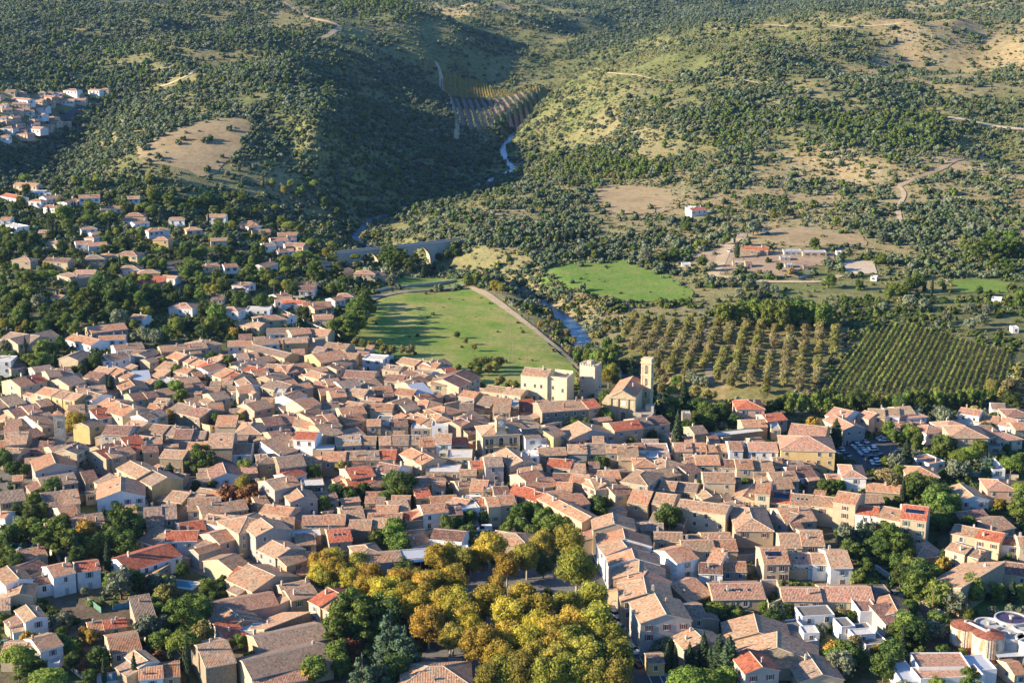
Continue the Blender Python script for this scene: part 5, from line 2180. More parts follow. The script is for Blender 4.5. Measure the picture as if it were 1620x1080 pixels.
tur = b.build('clock_turret', [WALL['c'], M['stone_trim']], hall)
b = MB()
slab(b, [[(-2.1, -.35, 15.3), (2.1, -.35, 15.3), (0, 1.75, 16.7)], [(2.1, -.35, 15.3), (2.1, 3.85, 15.3), (0, 1.75, 16.7)], [(2.1, 3.85, 15.3), (-2.1, 3.85, 15.3), (0, 1.75, 16.7)], [(-2.1, 3.85, 15.3), (-2.1, -.35, 15.3), (0, 1.75, 16.7)]], .12)
b.build('turret_roof', [ROOF['t'], M['ridge'], M['stone_trim']], tur)
def disc(name, r, y0, y1, mat, parent, loc, extra=None):
    b = MB(); n = 24
    a = [(r * math.cos(2 * math.pi * k / n), y0, r * math.sin(2 * math.pi * k / n)) for k in range(n)]
    c = [(q[0], y1, q[2]) for q in a]
    b.poly(a, 0)
    for k in range(n): b.poly([a[k], a[(k + 1) % n], c[(k + 1) % n], c[k]], 0)
    if extra: extra(b)
    o = b.build(name, mat, parent); o.location = loc
    return o
def hands(b):
    b.box(-.06, .06, -.16, -.13, -.1, .62, 1); b.box(-.05, .45, -.16, -.131, -.05, .05, 1)
    for k in range(12):
        a = k * math.pi / 6
        b.box(.72 * math.cos(a) - .05, .72 * math.cos(a) + .05, -.155, -.125, .72 * math.sin(a) - .05, .72 * math.sin(a) + .05, 1)
disc('clock_face', .95, -.12, .05, [CLOCK, M['iron']], tur, (0, 0, 13.7), hands)

# ---- the manor: tall cream block, lower bright block behind
p = tl(600, 560, 4.5, 1008, 147, 1196, 165)
x, y, g, rz, W = front(*p, 13.0)
man, mw, mr = house('manor_house', W, 10, 13.0, 'g', 't', 'c', x, y, g, rz, 'tall cream manor block with small windows, beside the square tower', 'manor', pitch=.42, win=False, over=.3)
mw.data.materials[0] = PALE
for zz, qs in ((7.9, (-.35, 0.03, .27)), (2.6, (-.35, 0.02, .25))):
    for q in qs:
        me, sm = window_mesh(.9, 1.6, None)
        link('window', me, man, (q * W, -.01, zz))
b = MB()
b.box(W / 2 + .01, W / 2 + 8.5, 1.0, 10.5, -1, 11.6)
b.box(W / 2 + 5.2, W / 2 + 8.9, -.6, .99, -1, 13.2, 0)
b.box(W / 2 + .3, W / 2 + 8.2, 1.3, 1.6, 11.61, 13.2); b.box(W / 2 + 8.1, W / 2 + 8.5, 1.0, 10.5, 11.61, 13.4); b.box(W / 2 + .01, W / 2 + 8.09, 10.1, 10.5, 11.61, 14.0)
wing = b.build('wing', [PALE], man)
for q, zz in ((2.2, 7.6), (2.2, 2.9), (7.0, 7.2), (7.0, 2.2)):
    me, sm = window_mesh(.85, 1.6, None)
    link('window', me, wing, (W / 2 + q, .98 if q < 5 else -.61, zz))

# ---- crenellated square tower
p = tl(900, 560, 4.5, 77, 76, 185, 92)
x, y, g, rz, W = front(*p, 14.6)
D = 6.2
tow = empty('square_tower', (x, y, g), rz)
tag(tow, 'square stone tower with a battlemented top behind the church', 'tower')
b = MB(); b.box(-W / 2, W / 2, 0, D, -2, 14.6, 0); b.build('wall', [GREYST], tow)
b = MB()
n = 6
for k in range(n):
    for (x0, x1, y0, y1) in ((-W / 2 + k * W / n, -W / 2 + (k + .55) * W / n, -.02, .4), (-W / 2 + (k + .45) * W / n, -W / 2 + (k + 1) * W / n, D - .4, D + .02)):
        b.box(x0, x1, y0, y1, 14.61, 15.5)
    for xx in (-W / 2 - .02, W / 2 - .38): b.box(xx, xx + .4, .45 + k * (D - .9) / n, .45 + (k + .55) * (D - .9) / n, 14.61, 15.5)
b.build('battlement', [GREYST], tow)
b = MB(); b.box(-1.3, .9, 1.8, 4.2, 14.61, 16.4); b.build('stair_head', [GREYST], tow)
for q, zz in ((-.28, 8.4), (-.3, 2.4)):
    me, sm = window_mesh(.8, 1.5, None); link('window', me, tow, (q * W, -.01, zz))
for q, zz in ((1.6, 3.0), (4.4, 4.0)):
    me, sm = window_mesh(.8, 1.4, None); link('window', me, tow, (W / 2 + .01, q, zz), math.pi / 2)

# ---- church: pedimented front, red nave roof, bell tower
p = tl(900, 560, 4.5, 288, 292, 472, 305)
x, y, g, rz, W = front(*p, 10.5)
chu, cw, cr = house('church', W, 24, 10.5, 't', 'o', 'y', x, y, g, rz, 'ochre stone church with a pedimented front and orange nave roof', 'church', pitch=.42, win=False, over=.4)
cw.data.materials[0] = STONE
b = MB()
for q in (-.5, -.22, .17, .44): b.box(q * W, q * W + .8, -.35, -.003, 0, 9.4)
b.box(-W / 2 - .3, W / 2 + .3, -.55, -.004, 9.42, 10.1)
b.poly([(-W / 2 - .5, -.42, 10.12), (W / 2 + .5, -.42, 10.12), (0, -.42, 10.6 + .46 * W / 2)]); 
for s in (-1, 1):
    b.poly([(s * (W / 2 + .5), -.6, 10.15), (0, -.6, 10.75 + .46 * W / 2), (0, .3, 10.75 + .46 * W / 2), (s * (W / 2 + .5), .3, 10.15)])
    b.poly([(s * (W / 2 + .5), -.6, 10.12), (0, -.6, 10.7 + .46 * W / 2), (0, -.6, 10.2 + .46 * W / 2), (s * (W / 2 - .8), -.6, 10.12)])
b.build('pediment', [STONE], chu)
arch_window(chu, .05 * W, 0, 1.9, 4.0, -.02, name='door', dark='wood')
b = MB(); b.box(-.02 * W, .14 * W, -.1, -.003, 6.6, 8.2); b.build('plaque', [M['white']], chu)
b = MB(); b.box(-W / 2 - 3.2, -W / 2 - .01, 1.0, 12, -1, 7.0); b.box(-W / 2 - 3.3, -W / 2 - .01, .9, 12, 7.01, 7.3)
b.build('side_chapel', [STONE], chu)
b = MB(); b.box(W / 2 + .01, W / 2 + 7.5, -3.5, 6, -1.5, 4.0); b.box(W / 2 + .01, W / 2 + 3.5, -4.6, -3.51, -1.5, 5.2); b.box(W / 2 + 3.8, W / 2 + 7.2, 2.6, 6, 4.01, 6.4)
b.build('porch_wall', [GREYST], chu)
p = tl(900, 560, 4.5, 517, 48, 586, 54)
x, y, g, rz, W = front(*p, 22.5, 0)
bel = empty('bell_tower', (x, y, g), rz)
tag(bel, 'slender stone bell tower with tall belfry openings beside the church', 'bell tower')
D = W * .98
b = MB(); b.box(-W / 2, W / 2, 0, D, -2, 22.5); b.build('wall', [STONE], bel)
b = MB()
for zz, h, o in ((11.0, .4, .2), (16.2, .4, .2), (21.6, .5, .35), (22.51, .9, .12)):
    b.box(-W / 2 - o, W / 2 + o, -o, D + o, zz, zz + h)
for q in (-W / 2 - .08, W / 2 - .52):
    b.box(q, q + .6, -.1, D + .1, 11.4, 16.2); b.box(q, q + .6, -.1, D + .1, 16.61, 21.6)
b.build('cornice', [STONE], bel)
for ang, pos in ((0, (0, -.02)), (math.pi / 2, (W / 2 + .02, D / 2)), (-math.pi / 2, (-W / 2 - .02, D / 2))):
    for zz, ww, hh in ((17.2, 1.1, 3.6), (12.2, .95, 2.9), (7.0, .9, 2.4)):
        arch_window(bel, pos, zz, ww, hh, ang=ang, name='belfry_opening', dark='iron', trim='stone_trim', louvre=True)

# ---- chapel tower in the western quarter
x, y, g = ground(*tl(0, 560, 4.5, 430, 680))
ct = empty('chapel_tower', (x, y, g), 0.12)
tag(ct, 'small grey stone chapel tower with an iron bell cage', 'tower')
b = MB(); b.box(-1.9, 1.9, 0, 3.8, -1, 13.6); b.box(-2.1, 2.1, -.2, 4, 13.61, 14.0); b.build('wall', [GREYST], ct)
b = MB(); slab(b, [[(-2.1, -.2, 14.1), (2.1, -.2, 14.1), (0, 1.9, 15.2)], [(2.1, -.2, 14.1), (2.1, 4, 14.1), (0, 1.9, 15.2)], [(2.1, 4, 14.1), (-2.1, 4, 14.1), (0, 1.9, 15.2)], [(-2.1, 4, 14.1), (-2.1, -.2, 14.1), (0, 1.9, 15.2)]], .1)
b.build('roof', [ROOF['o'], M['ridge'], M['ridge']], ct)
b = MB()
for a, c in ((-1, 1), (1, 1), (-1, 3), (1, 3)):
    b.tube([(a, c, 14.3), (a, c, 16.6), (0, 1.9, 18.4)], [.09, .09, .05], 5)
b.tube([(-1, 1, 16.4), (1, 1, 16.4)], [.07, .07], 5); b.tube([(-1, 3, 16.4), (1, 3, 16.4)], [.07, .07], 5)
b.cyl(0, 1.9, .62, .3, 15.4, 16.3, 12)
b.build('bell_cage', [M['iron']], ct)
arch_window(ct, 0, 9.0, 1.2, 2.6, -.02, name='window', trim='stone_trim', louvre=True)

# ---- stone bridge over the river
zd = 5.0
P1, P2 = np.array(at_z(526, 402, zd)), np.array(at_z(758, 377, zd))
BRA, BRB = P1.copy(), P2.copy()
L = float(np.hypot(*(P2 - P1)))
brz = math.atan2(*(P2 - P1)[::-1])
br = empty('stone_bridge', (P1[0], P1[1], 0), brz)
tag(br, 'grey stone road bridge on round arches across the wooded river', 'bridge')
cs_ = [L * .225, L * .40, L * .575]
R_ = 7.2
b = MB()
N = 120
def soff(u):
    for c in cs_:
        if abs(u - c) < R_: return zd - 1.3 - R_ + math.sqrt(max(0, R_ * R_ - (u - c) ** 2))
    return -14
us = sorted(set([L * k / N for k in range(N + 1)] + [c + s * R_ * q for c in cs_ for s in (-1, 1) for q in (.9999, 1.0001, .97, .9)]))
hw2 = 3.2
for a, c in zip(us[:-1], us[1:]):
    za, zc = soff(a), soff(c)
    b.poly([(a, -hw2, za), (c, -hw2, zc), (c, -hw2, zd), (a, -hw2, zd)]); b.poly([(c, hw2, zc), (a, hw2, za), (a, hw2, zd), (c, hw2, zd)])
    if za > -13.9 or zc > -13.9: b.poly([(a, -hw2, za), (a, hw2, za), (c, hw2, zc), (c, -hw2, zc)], 1)
b.build('arcade', [wall_mat('grey_bridge_stone', (.54, .48, .38), True), GREYST], br)
b = MB(); b.box(0, L + 12, -hw2 + .45, hw2 - .45, zd - .3, zd + .02); b.build('roadway', [G_ROAD], br)
for s in (-1, 1):
    b = MB(); b.box(0, L + 4, s * hw2 - (.45 if s > 0 else 0), s * hw2 + (.45 if s < 0 else 0), zd + .021, zd + 1.05); b.build('parapet', [M['concrete']], br)

# ---- rusted wine tanks and concrete vats
def rust_mat():
    t = NT('rusted_cream_paint')
    co = t.objco()
    mp = t.n('ShaderNodeMapping'); mp.inputs['Scale'].default_value = (1, 1, .35); t.l(co, mp.inputs['Vector'])
    n = t.noise(.55, 6, mp.outputs[0], .7)
    n2 = t.noise(2.4, 5, mp.outputs[0], .7)
    col = t.mix(t.ramp(n, [(.47, 0), (.62, .9)]), (.72, .62, .45), t.ramp(n2, [(.35, (.33, .12, .05)), (.65, (.50, .24, .10))]))
    col = t.mix(t.ramp(n2, [(.6, 0), (.72, .8)]), col, (.28, .09, .04))
    t.color(col); t.b.inputs['Roughness'].default_value = .7
    return t.mat
RUST = rust_mat()
RUSTRED = plain('red_rust', (.24, .085, .05), .85, var=.55)
for cx, cy, r, h, lab in ((1108, 655, 4.05, 6.3, 'rusty cream wine tank, the farther of the two metal tanks'), (1305, 752, 4.3, 7.0, 'rusty cream wine tank, the nearer of the two metal tanks')):
    x, y, g = ground(*tl(1320, 900, 5.4, cx, cy))
    t_ = empty('wine_tank', (x, y, g)); tag(t_, lab, 'tank', 'rusty tanks by the winery')
    b = MB(); b.cyl(0, 0, r, r, 1.3, h, 36, 0, False)
    b.build('shell', [RUST], t_, False)
    b = MB(); b.cyl(0, 0, r + .03, r + .03, -.5, 1.3, 36, 0, True); b.build('base_band', [RUSTRED], t_)
    b = MB(); b.cyl(0, 0, r + .06, .5, h, h + 1.0, 36, 0, True); b.cyl(0, 0, .5, .4, h + 1, h + 1.5, 12, 1); b.cyl(0, 0, r + .1, r + .1, h - .12, h + .001, 36, 1, False)
    b.build('roof', [RUSTRED, M['concrete']], t_)
    b = MB()
    for k in (-.3, .3): b.tube([(r + .25, k, 0), (r + .25, k, h + .4)], [.05, .05], 5)
    for k in range(14): b.box(r + .22, r + .28, -.3, .3, .4 + k * .45, .45 + k * .45)
    o = b.build('ladder', [M['iron']], t_); o.rotation_euler = (0, 0, -1.9)
for cx, cy, r, h, lab in ((1510, 425, 4.6, 6.8, 'round concrete vat with a water filled top at the rear of the winery'), (1318, 470, 4.0, 6.2, 'low round concrete vat behind the rusty tanks'), (1500, 560, 4.4, 6.2, 'grey concrete vat beside the nearer rusty tank'), (1660, 500, 4.6, 6.4, 'concrete vat cut by the picture edge'), (1690, 600, 4.4, 6.2, 'white concrete vat nearest the lane at the picture edge')):
    g = -0.3
    x, y = at_z(*tl(1320, 900, 5.4, cx, cy), g + h)
    v = empty('concrete_vat', (x, y, g)); tag(v, lab, 'vat', 'concrete vats of the winery')
    b = MB(); b.cyl(0, 0, r, r, -1, h, 36, 0, True, 1); b.build('shell', [M['concrete'], M['concrete']], v)
    b = MB()
    n = 36
    for k in range(n):
        a0, a1 = 2 * math.pi * k / n, 2 * math.pi * (k + 1) / n
        P = [(q * math.cos(a), q * math.sin(a)) for a in (a0, a1) for q in (r + .04, r - .45)]
        b.poly([(*P[0], h + .5), (*P[2], h + .5), (*P[3], h + .5), (*P[1], h + .5)]); b.poly([(*P[0], h - .3), (*P[2], h - .3), (*P[2], h + .5), (*P[0], h + .5)]); b.poly([(*P[3], h), (*P[1], h), (*P[1], h + .5), (*P[3], h + .5)])
    b.build('rim', [M['flatpale'] if h < 6.5 else M['concrete']], v)
    b = MB(); b.cyl(0, 0, .55, .45, h, h + .9, 12); b.cyl(0, 0, .75, .75, h + .9, h + 1.1, 12); b.build('hatch', [M['concrete']], v)
    if h > 6.5:
        b = MB(); b.cyl(0, 0, r - .46, r - .46, h + .05, h + .12, 30); b.build('water', [plain('dark_red_water', (.06, .03, .05), .1)], v)
x, y, g = ground(*tl(1320, 900, 5.4, 1490, 800))
b = MB()
sh = empty('tin_canopy', (x, y, g), .1); tag(sh, 'corrugated tin canopy on posts under the concrete vats', 'canopy')
for k in range(34): b.poly([(-4 + k * .235, -1.6, 2.6 + (.06 if k % 2 else 0)), (-4 + (k + 1) * .235, -1.6, 2.6 + (0 if k % 2 else .06)), (-4 + (k + 1) * .235, 1.6, 3.1 + (0 if k % 2 else .06)), (-4 + k * .235, 1.6, 3.1 + (.06 if k % 2 else 0))])
b.build('roof', [M['metal']], sh)
for q in (-3.5, 0, 3.5):
    b = MB(); b.box(q - .12, q + .12, -1.5, -1.26, -.3, 2.6); b.build('post', [M['concrete']], sh)
# walkway pipes between the tanks
A, B_ = at_z(*tl(1320, 900, 5.4, 1130, 445), 7.3), at_z(*tl(1320, 900, 5.4, 1310, 530), 8.0)
b = MB()
for k in (-.35, 0, .35): b.tube([(A[0] + k, A[1] + k, 7.3), (B_[0] + k, B_[1] + k, 8.0)], [.1, .1], 6)
o = b.build('pipe', [M['metal']]); tag(o, 'bundle of pale pipes joining the rusty tanks', 'pipe')

# ---- flat roofed buildings of today
MODERN = '''
@ 1020 900 5.4
1345 400 1625 385 7 4.6 f a w
1290 625 1480 605 15 4 f a w
1360 545 1495 540 5 5.6 f x w
@ 1320 900 5.4
270 645 468 625 14 4.1 f a w
165 560 355 545 4 5.4 f x w
60 490 180 480 6 5 f a w
'''
SCHOOL = ['long dark roofed rear block of the white flat roofed school', 'large dark gravel roofed block of the white school', 'small white box standing on the school roof', 'white school wing with a gravel roof nearest the playground trees', 'low curved white box on the eastern school wing', 'small middle block of the white flat roofed school']
for i, (ox, oy, sc, p) in enumerate(read_rows(MODERN)):
    a = [float(q) for q in p[:6]]
    r_, _, _ = place_house(ox + a[0] / sc, oy + a[1] / sc, ox + a[2] / sc, oy + a[3] / sc, a[4], a[5], p[6], p[7], p[8], ('c0', 'sh:none'), name='school_block', seed=7000 + i, label=SCHOOL[i], cat='school', group='blocks of the flat roofed school')
HALL = '''
@ 1320 900 5.4
720 835 1165 832 9 5.6 f p w
735 935 1285 905 7 5 f p w
575 960 735 955 14 4.2 f m w
1180 860 1390 850 9 4.6 f m w
'''
HL = ['white rimmed sports hall with a pink gravel roof', 'lower pink roofed front of the white sports hall', 'pale metal canopy along the side of the sports hall', 'glazed white annex between sports hall and rusty tanks']
for i, (ox, oy, sc, p) in enumerate(read_rows(HALL)):
    a = [float(q) for q in p[:6]]
    place_house(ox + a[0] / sc, oy + a[1] / sc, ox + a[2] / sc, oy + a[3] / sc, a[4], a[5], p[6], p[7], p[8], ('c0', 'x'), name='sports_hall', seed=7100 + i, label=HL[i], cat='hall', group='sports hall buildings')
# market hall by the square: glazed front under a long pale canopy
p = tl(320, 760, 3.376, 1068, 418, 1440, 388)
x, y, g, rz, W = front(*p, 4.8)
mh, _, _ = house('market_hall', W, 8, 4.8, 'f', 'm', 'w', x, y, g, rz, 'long low hall with a pale metal canopy facing the plane trees', 'hall', win=False, opts=('x',))
b = MB(); b.box(-W / 2, W / 2, -2.6, -.02, 4.3, 4.55); b.build('canopy', [M['metal']], mh)
for k in range(9):
    b = MB(); b.box(-W / 2 + .3 + k * (W - .8) / 8, -W / 2 + .55 + k * (W - .8) / 8, -2.4, -2.15, 0, 4.3); b.build('post', [M['iron']], mh)
b = MB()
for k in range(8): b.box(-W / 2 + .5 + k * (W - .6) / 8, -W / 2 + .2 + (k + 1) * (W - .6) / 8, -.06, -.004, .4, 3.9)
b.build('glazing', [M['glass']], mh)

# roofless stone building: only its walls stand
zt = 5.0
P = [np.array(at_z(*tl(1020, 760, 5.4, *q), zt)) for q in ((1060, 1058), (1188, 1000), (1130, 838), (986, 842))]
b = MB()
c = sum(P) / 4
I_ = [q + (c - q) / np.hypot(*(c - q)) * .75 for q in P]
for i in range(4):
    j = (i + 1) % 4
    b.poly([(*P[i], -1), (*P[j], -1), (*P[j], zt), (*P[i], zt)]); b.poly([(*I_[j], -1), (*I_[i], -1), (*I_[i], zt), (*I_[j], zt)]); b.poly([(*P[i], zt), (*P[j], zt), (*I_[j], zt), (*I_[i], zt)])
o = b.build('roofless_barn', [GREYST]); tag(o, 'roofless stone shell with pale wall tops between pink roofed wings', 'ruin')

# ---- garden walls
WALLS = [
    (0, 800, 3.857, [(170, 195), (232, 245), (300, 290), (365, 345)], 1.8, 'pale garden wall curving down past the big pines'),
    (0, 800, 3.857, [(780, 550), (870, 605), (968, 688)], 2.0, 'beige wall beside the blue garden screen'),
    (0, 800, 3.857, [(835, 770), (930, 860), (1010, 945), (1100, 990)], 1.7, 'long pale boundary wall running down to the umbrella pine'),
    (0, 800, 3.857, [(425, 990), (480, 1035), (545, 1085)], 1.5, 'pale wall near the rust red bush at the picture foot'),
    (1020, 760, 5.4, [(795, 690), (870, 688), (945, 682)], 2.2, 'brown stone garden wall below the pyramid roof'),
    (1320, 760, 5.4, [(350, 770), (440, 830), (535, 885)], 2.0, 'pale lane wall under the dark garden trees'),
    (440, 340, 3, [(405, 378), (520, 355), (640, 342), (850, 318)], 1.4, 'pale roadside wall above the green meadow'),
    (1260, 600, 4.5, [(1240, 690), (1380, 700), (1580, 715)], 1.8, 'long beige wall behind the blue green cedar'),
    (900, 560, 4.5, [(590, 455), (660, 470), (720, 490)], 3.0, 'stone terrace wall under the church cypresses'),
    (440, 340, 3, [(0, 455), (60, 480), (150, 525), (240, 560), (330, 600)], 1.5, 'straight pale wall running from the villas to the meadow'),
    (1320, 900, 5.4, [(800, 330), (870, 370), (950, 410)], 1.4, 'rough stone wall beside the winery lane'),
    (700, 760, 3.376, [(30, 968), (105, 975)], 1.2, 'low pale wall end at the foot of the square'),
]
for ox, oy, sc, pts, h, lab in WALLS:
    Q = [ground(ox + a / sc, oy + c / sc) for a, c in pts]
    b = MB()
    for (x0, y0, z0), (x1, y1, z1) in zip(Q[:-1], Q[1:]):
        d = math.hypot(x1 - x0, y1 - y0); T = Matrix.Translation((x0, y0, 0)) @ Matrix.Rotation(math.atan2(y1 - y0, x1 - x0), 4, 'Z')
        n = max(1, int(d / 6))
        for k in range(n):
            zz = z0 + (z1 - z0) * (k + .5) / n
            b.box(d * k / n, d * (k + 1) / n + .002, -.22, .22, zz - 1, zz + h, 0, T); b.box(d * k / n, d * (k + 1) / n, -.28, .28, zz + h + .002, zz + h + .12, 1, T)
    o = b.build('garden_wall', [GREYST, M['concrete']]); tag(o, lab, 'wall')

# ---- pools and the blue screen
for ox, oy, sc, cx, cy, w, d, a, lab in ((0, 800, 3.857, 110, 250, 9, 4.5, .1, 'pale blue swimming pool behind the big pines'), (0, 800, 3.857, 1120, 480, 7, 4, -.3, 'blue covered pool in the walled garden'), (0, 800, 3.857, 25, 840, 8, 4, .1, 'blue pool at the picture edge above the yellow house'), (0, 800, 3.857, 700, 1045, 7, 4.5, .3, 'turquoise pool between two cypresses at the picture foot'), (440, 340, 3, 30, 520, 6, 3, 0, 'small pool in a villa garden by the pale wall')):
    x, y, g = ground(ox + cx / sc, oy + cy / sc)
    po = empty('swimming_pool', (x, y, g + .05), a); tag(po, lab, 'pool', 'garden pools')
    b = MB(); b.box(-w / 2 - 1.2, w / 2 + 1.2, -d / 2 - 1.2, d / 2 + 1.2, -.6, .16); b.build('terrace', [M['flatpale']], po)
    b = MB(); b.box(-w / 2, w / 2, -d / 2, d / 2, .1, .2); b.build('water', [M['pool']], po)
Q = [ground(*tl(0, 800, 3.857, *q)) for q in ((535, 590), (618, 655), (690, 640), (845, 608))]
for k, m_ in ((0, 'green'), (2, 'tarp')):
    (x0, y0, z0), (x1, y1, z1) = Q[k], Q[k + 1]
    b = MB(); T = Matrix.Translation((x0, y0, z0)) @ Matrix.Rotation(math.atan2(y1 - y0, x1 - x0), 4, 'Z')
    L_ = math.hypot(x1 - x0, y1 - y0)
    for j in range(9): b.box(L_ * j / 9, L_ * (j + 1) / 9, -.03 + .05 * (j % 2), .03 + .05 * (j % 2), -.2, 1.8 + .06 * (j % 3), 0, T)
    for j in range(5): b.tube([T @ Vector((L_ * j / 4, .12, -.3)), T @ Vector((L_ * j / 4, .12, 2.0))], [.05, .05], 5, 1)
    o = b.build('garden_screen', [M[m_], M['wood']]); tag(o, 'blue cloth screen round the vegetable garden' if k else 'green cloth screen at the corner of the vegetable garden', 'fence')

# ---- streets and squares
FULL = {
    'square': ([(700, 938), (745, 905), (820, 897), (890, 890), (930, 870), (948, 905), (968, 950), (990, 1000), (1010, 1060), (1020, 1100), (700, 1110), (660, 1050), (690, 1000), (640, 960)], G_SQUARE),
    'car_park_ground': (tl(1260, 600, 4.5, 320, 445, 620, 425, 760, 500, 735, 600, 620, 665, 520, 640, 400, 575, 290, 500), G_ROAD),
    'north_car_park': ([(748, 842), (800, 828), (860, 824), (892, 850), (850, 868), (780, 870)], G_ROAD),
    'vegetable_garden': (tl(0, 800, 3.857, 330, 620, 520, 590, 620, 660, 830, 620, 880, 650, 760, 700, 600, 715, 480, 745, 430, 700), G_SOIL),
    'playground': (tl(1320, 900, 5.4, 230, 740, 380, 720, 420, 780, 250, 800), G_COURT),
    'school_yard': (tl(1020, 900, 5.4, 540, 470, 740, 450, 760, 520, 560, 540), G_COURT),
    'winery_yard': (tl(1320, 900, 5.4, 720, 620, 980, 540, 1180, 700, 1420, 780, 1640, 820, 1640, 880, 1390, 850, 1180, 800, 860, 690), G_SOIL),
    'dark_lawn': (tl(1320, 900, 5.4, 1080, 260, 1400, 250, 1640, 310, 1640, 400, 1250, 390, 1090, 350), G_LAWN),
}
for n, (q, m_) in FULL.items():
    pts = [(q[i], q[i + 1]) for i in range(0, len(q), 2)] if not hasattr(q[0], '__len__') else q
    drape(n, world_poly(pts), m_, .14, 6)
core = [(150, 600), (400, 548), (560, 548), (640, 592), (760, 628), (1000, 690), (1180, 705), (1300, 760), (1290, 860), (1030, 880), (930, 846), (740, 838), (560, 880), (420, 960), (300, 900), (150, 800), (0, 780), (0, 640)]
drape('village_streets', world_poly(core), G_STREET, .07, 7)
CORE = world_poly(core)
MAIN = world_poly([(1048, 1120), (1030, 1078), (1008, 1030), (985, 982), (963, 935), (946, 896), (934, 868), (930, 850), (922, 838)])
ribbon('main_street', MAIN, 9, G_ROAD, .21)
for off_, w_ in ((3.0, .14), (0, .12)):
    Q = []
    for i, q in enumerate(MAIN):
        a, c = np.array(MAIN[max(i - 1, 0)]), np.array(MAIN[min(i + 1, len(MAIN) - 1)])
        d = (c - a) / np.hypot(*(c - a)); Q.append(tuple(np.array(q) + np.array([d[1], -d[0]]) * off_))
    ribbon('road_marking', Q, w_ * 1.6, G_LINE, .225)
ribbon('pavement', [tuple(np.array(q) + np.array([4.9, 1.2])) for q in MAIN], 1.6, M['concrete'], .33)
ribbon('lane', world_poly(tl(1320, 900, 5.4, 480, 160, 560, 260, 640, 360, 720, 460, 800, 560) and [tuple(tl(1320, 900, 5.4, *q)) for q in ((420, 60), (500, 160), (580, 270), (660, 380), (740, 480), (800, 560))]), 5, G_COURT, .2)
ribbon('village_street', world_poly([tuple(tl(0, 560, 4.5, *q)) for q in ((690, 560), (690, 640), (690, 740), (700, 830), (740, 900))]), 8, G_ROAD, .2)
for k in range(6):
    q = [tuple(tl(0, 560, 4.5, 645 + k * 16, 735)), tuple(tl(0, 560, 4.5, 645 + k * 16, 752))]
    ribbon('crossing_stripe', world_poly(q), .5, G_LINE, .215)

# ---- cars
CARM = {k: plain('car_paint_' + k, c, .3, .2 if k != 'white' else 0, .5, .02) for k, c in (('white', (.78, .78, .77)), ('silver', (.45, .46, .48)), ('dark', (.035, .04, .05)), ('blue', (.04, .09, .22)), ('red', (.35, .03, .025)))}


def car_proto(kind):
    L_, Wd, hb, ht = (4.2, 1.75, .82, 1.45) if kind == 'car' else (4.9, 1.95, 1.05, 2.0)
    prof = [(-L_ / 2, .35), (-L_ / 2, hb * .95), (-L_ / 2 + .9, hb), (L_ / 2 - .15, hb * .98), (L_ / 2, .8 * hb), (L_ / 2, .35)] if kind == 'car' else [(-L_ / 2, .35), (-L_ / 2, hb * .85), (-L_ / 2 + .7, hb), (L_ / 2 - .05, hb), (L_ / 2, hb * .9), (L_ / 2, .35)]
    cab = [(-L_ / 2 + 1.0, hb), (-L_ / 2 + 1.75, ht), (L_ / 2 - .75, ht * .98), (L_ / 2 - .12, hb)] if kind == 'car' else [(-L_ / 2 + .7, hb), (-L_ / 2 + 1.5, ht), (L_ / 2 - .15, ht), (L_ / 2 - .04, hb)]
    b = MB()
    def ext(pr, w0, w1, mat):
        n = len(pr); m0 = min(q[1] for q in pr); m1 = max(q[1] for q in pr)
        wd = lambda z: w0 + (w1 - w0) * (z - m0) / (m1 - m0)
        for i in range(n):
            (x0, z0), (x1, z1) = pr[i], pr[(i + 1) % n]
            b.poly([(x0, -wd(z0), z0), (x0, wd(z0), z0), (x1, wd(z1), z1), (x1, -wd(z1), z1)], mat)
        b.poly([(q[0], -wd(q[1]), q[1]) for q in pr], mat); b.poly([(q[0], wd(q[1]), q[1]) for q in reversed(pr)], mat)
    ext(prof, Wd / 2, Wd / 2 - .05, 0)
    body = b.build('body', [CARM['white']])
    b = MB(); ext(cab, Wd / 2 - .06, Wd / 2 - .22, 0)
    gl = b.build('glasshouse', [M['glass']])
    b = MB(); rx0, rx1 = cab[1][0] - .05, cab[2][0] + .05
    b.box(rx0, rx1, -Wd / 2 + .2, Wd / 2 - .2, ht * .985, ht + .05)
    if kind == 'van': b.box(cab[1][0] + .7, cab[2][0] + .02, -Wd / 2 + .02, Wd / 2 - .02, hb, ht - .02)
    rf = b.build('car_roof', [CARM['white']])
    b = MB()
    for k in range(10):
        a0, a1 = 2 * math.pi * k / 10, 2 * math.pi * (k + 1) / 10
        p0, p1 = (.32 * math.cos(a0), .32 * math.sin(a0)), (.32 * math.cos(a1), .32 * math.sin(a1))
        b.poly([(p0[0], -.1, p0[1]), (p1[0], -.1, p1[1]), (p1[0], .1, p1[1]), (p0[0], .1, p0[1])]); b.poly([(0, -.1, 0), (p1[0], -.1, p1[1]), (p0[0], -.1, p0[1])]); b.poly([(0, .1, 0), (p0[0], .1, p0[1]), (p1[0], .1, p1[1])])
    wh = b.build('wheel', [M['rubber']])
    out = [(o.name.split('.')[0], o.data) for o in (body, gl, rf)]
    w = wh.data
    for o in (body, gl, rf, wh): bpy.data.objects.remove(o)
    return out, w, L_, Wd


CARP = {k: car_proto(k) for k in ('car', 'van')}
PAINT = {}


def painted(me, col):
    if (me.name, col) not in PAINT:
        c = me.copy(); c.materials[0] = CARM[col]; PAINT[(me.name, col)] = c
    return PAINT[(me.name, col)]


CARS = []


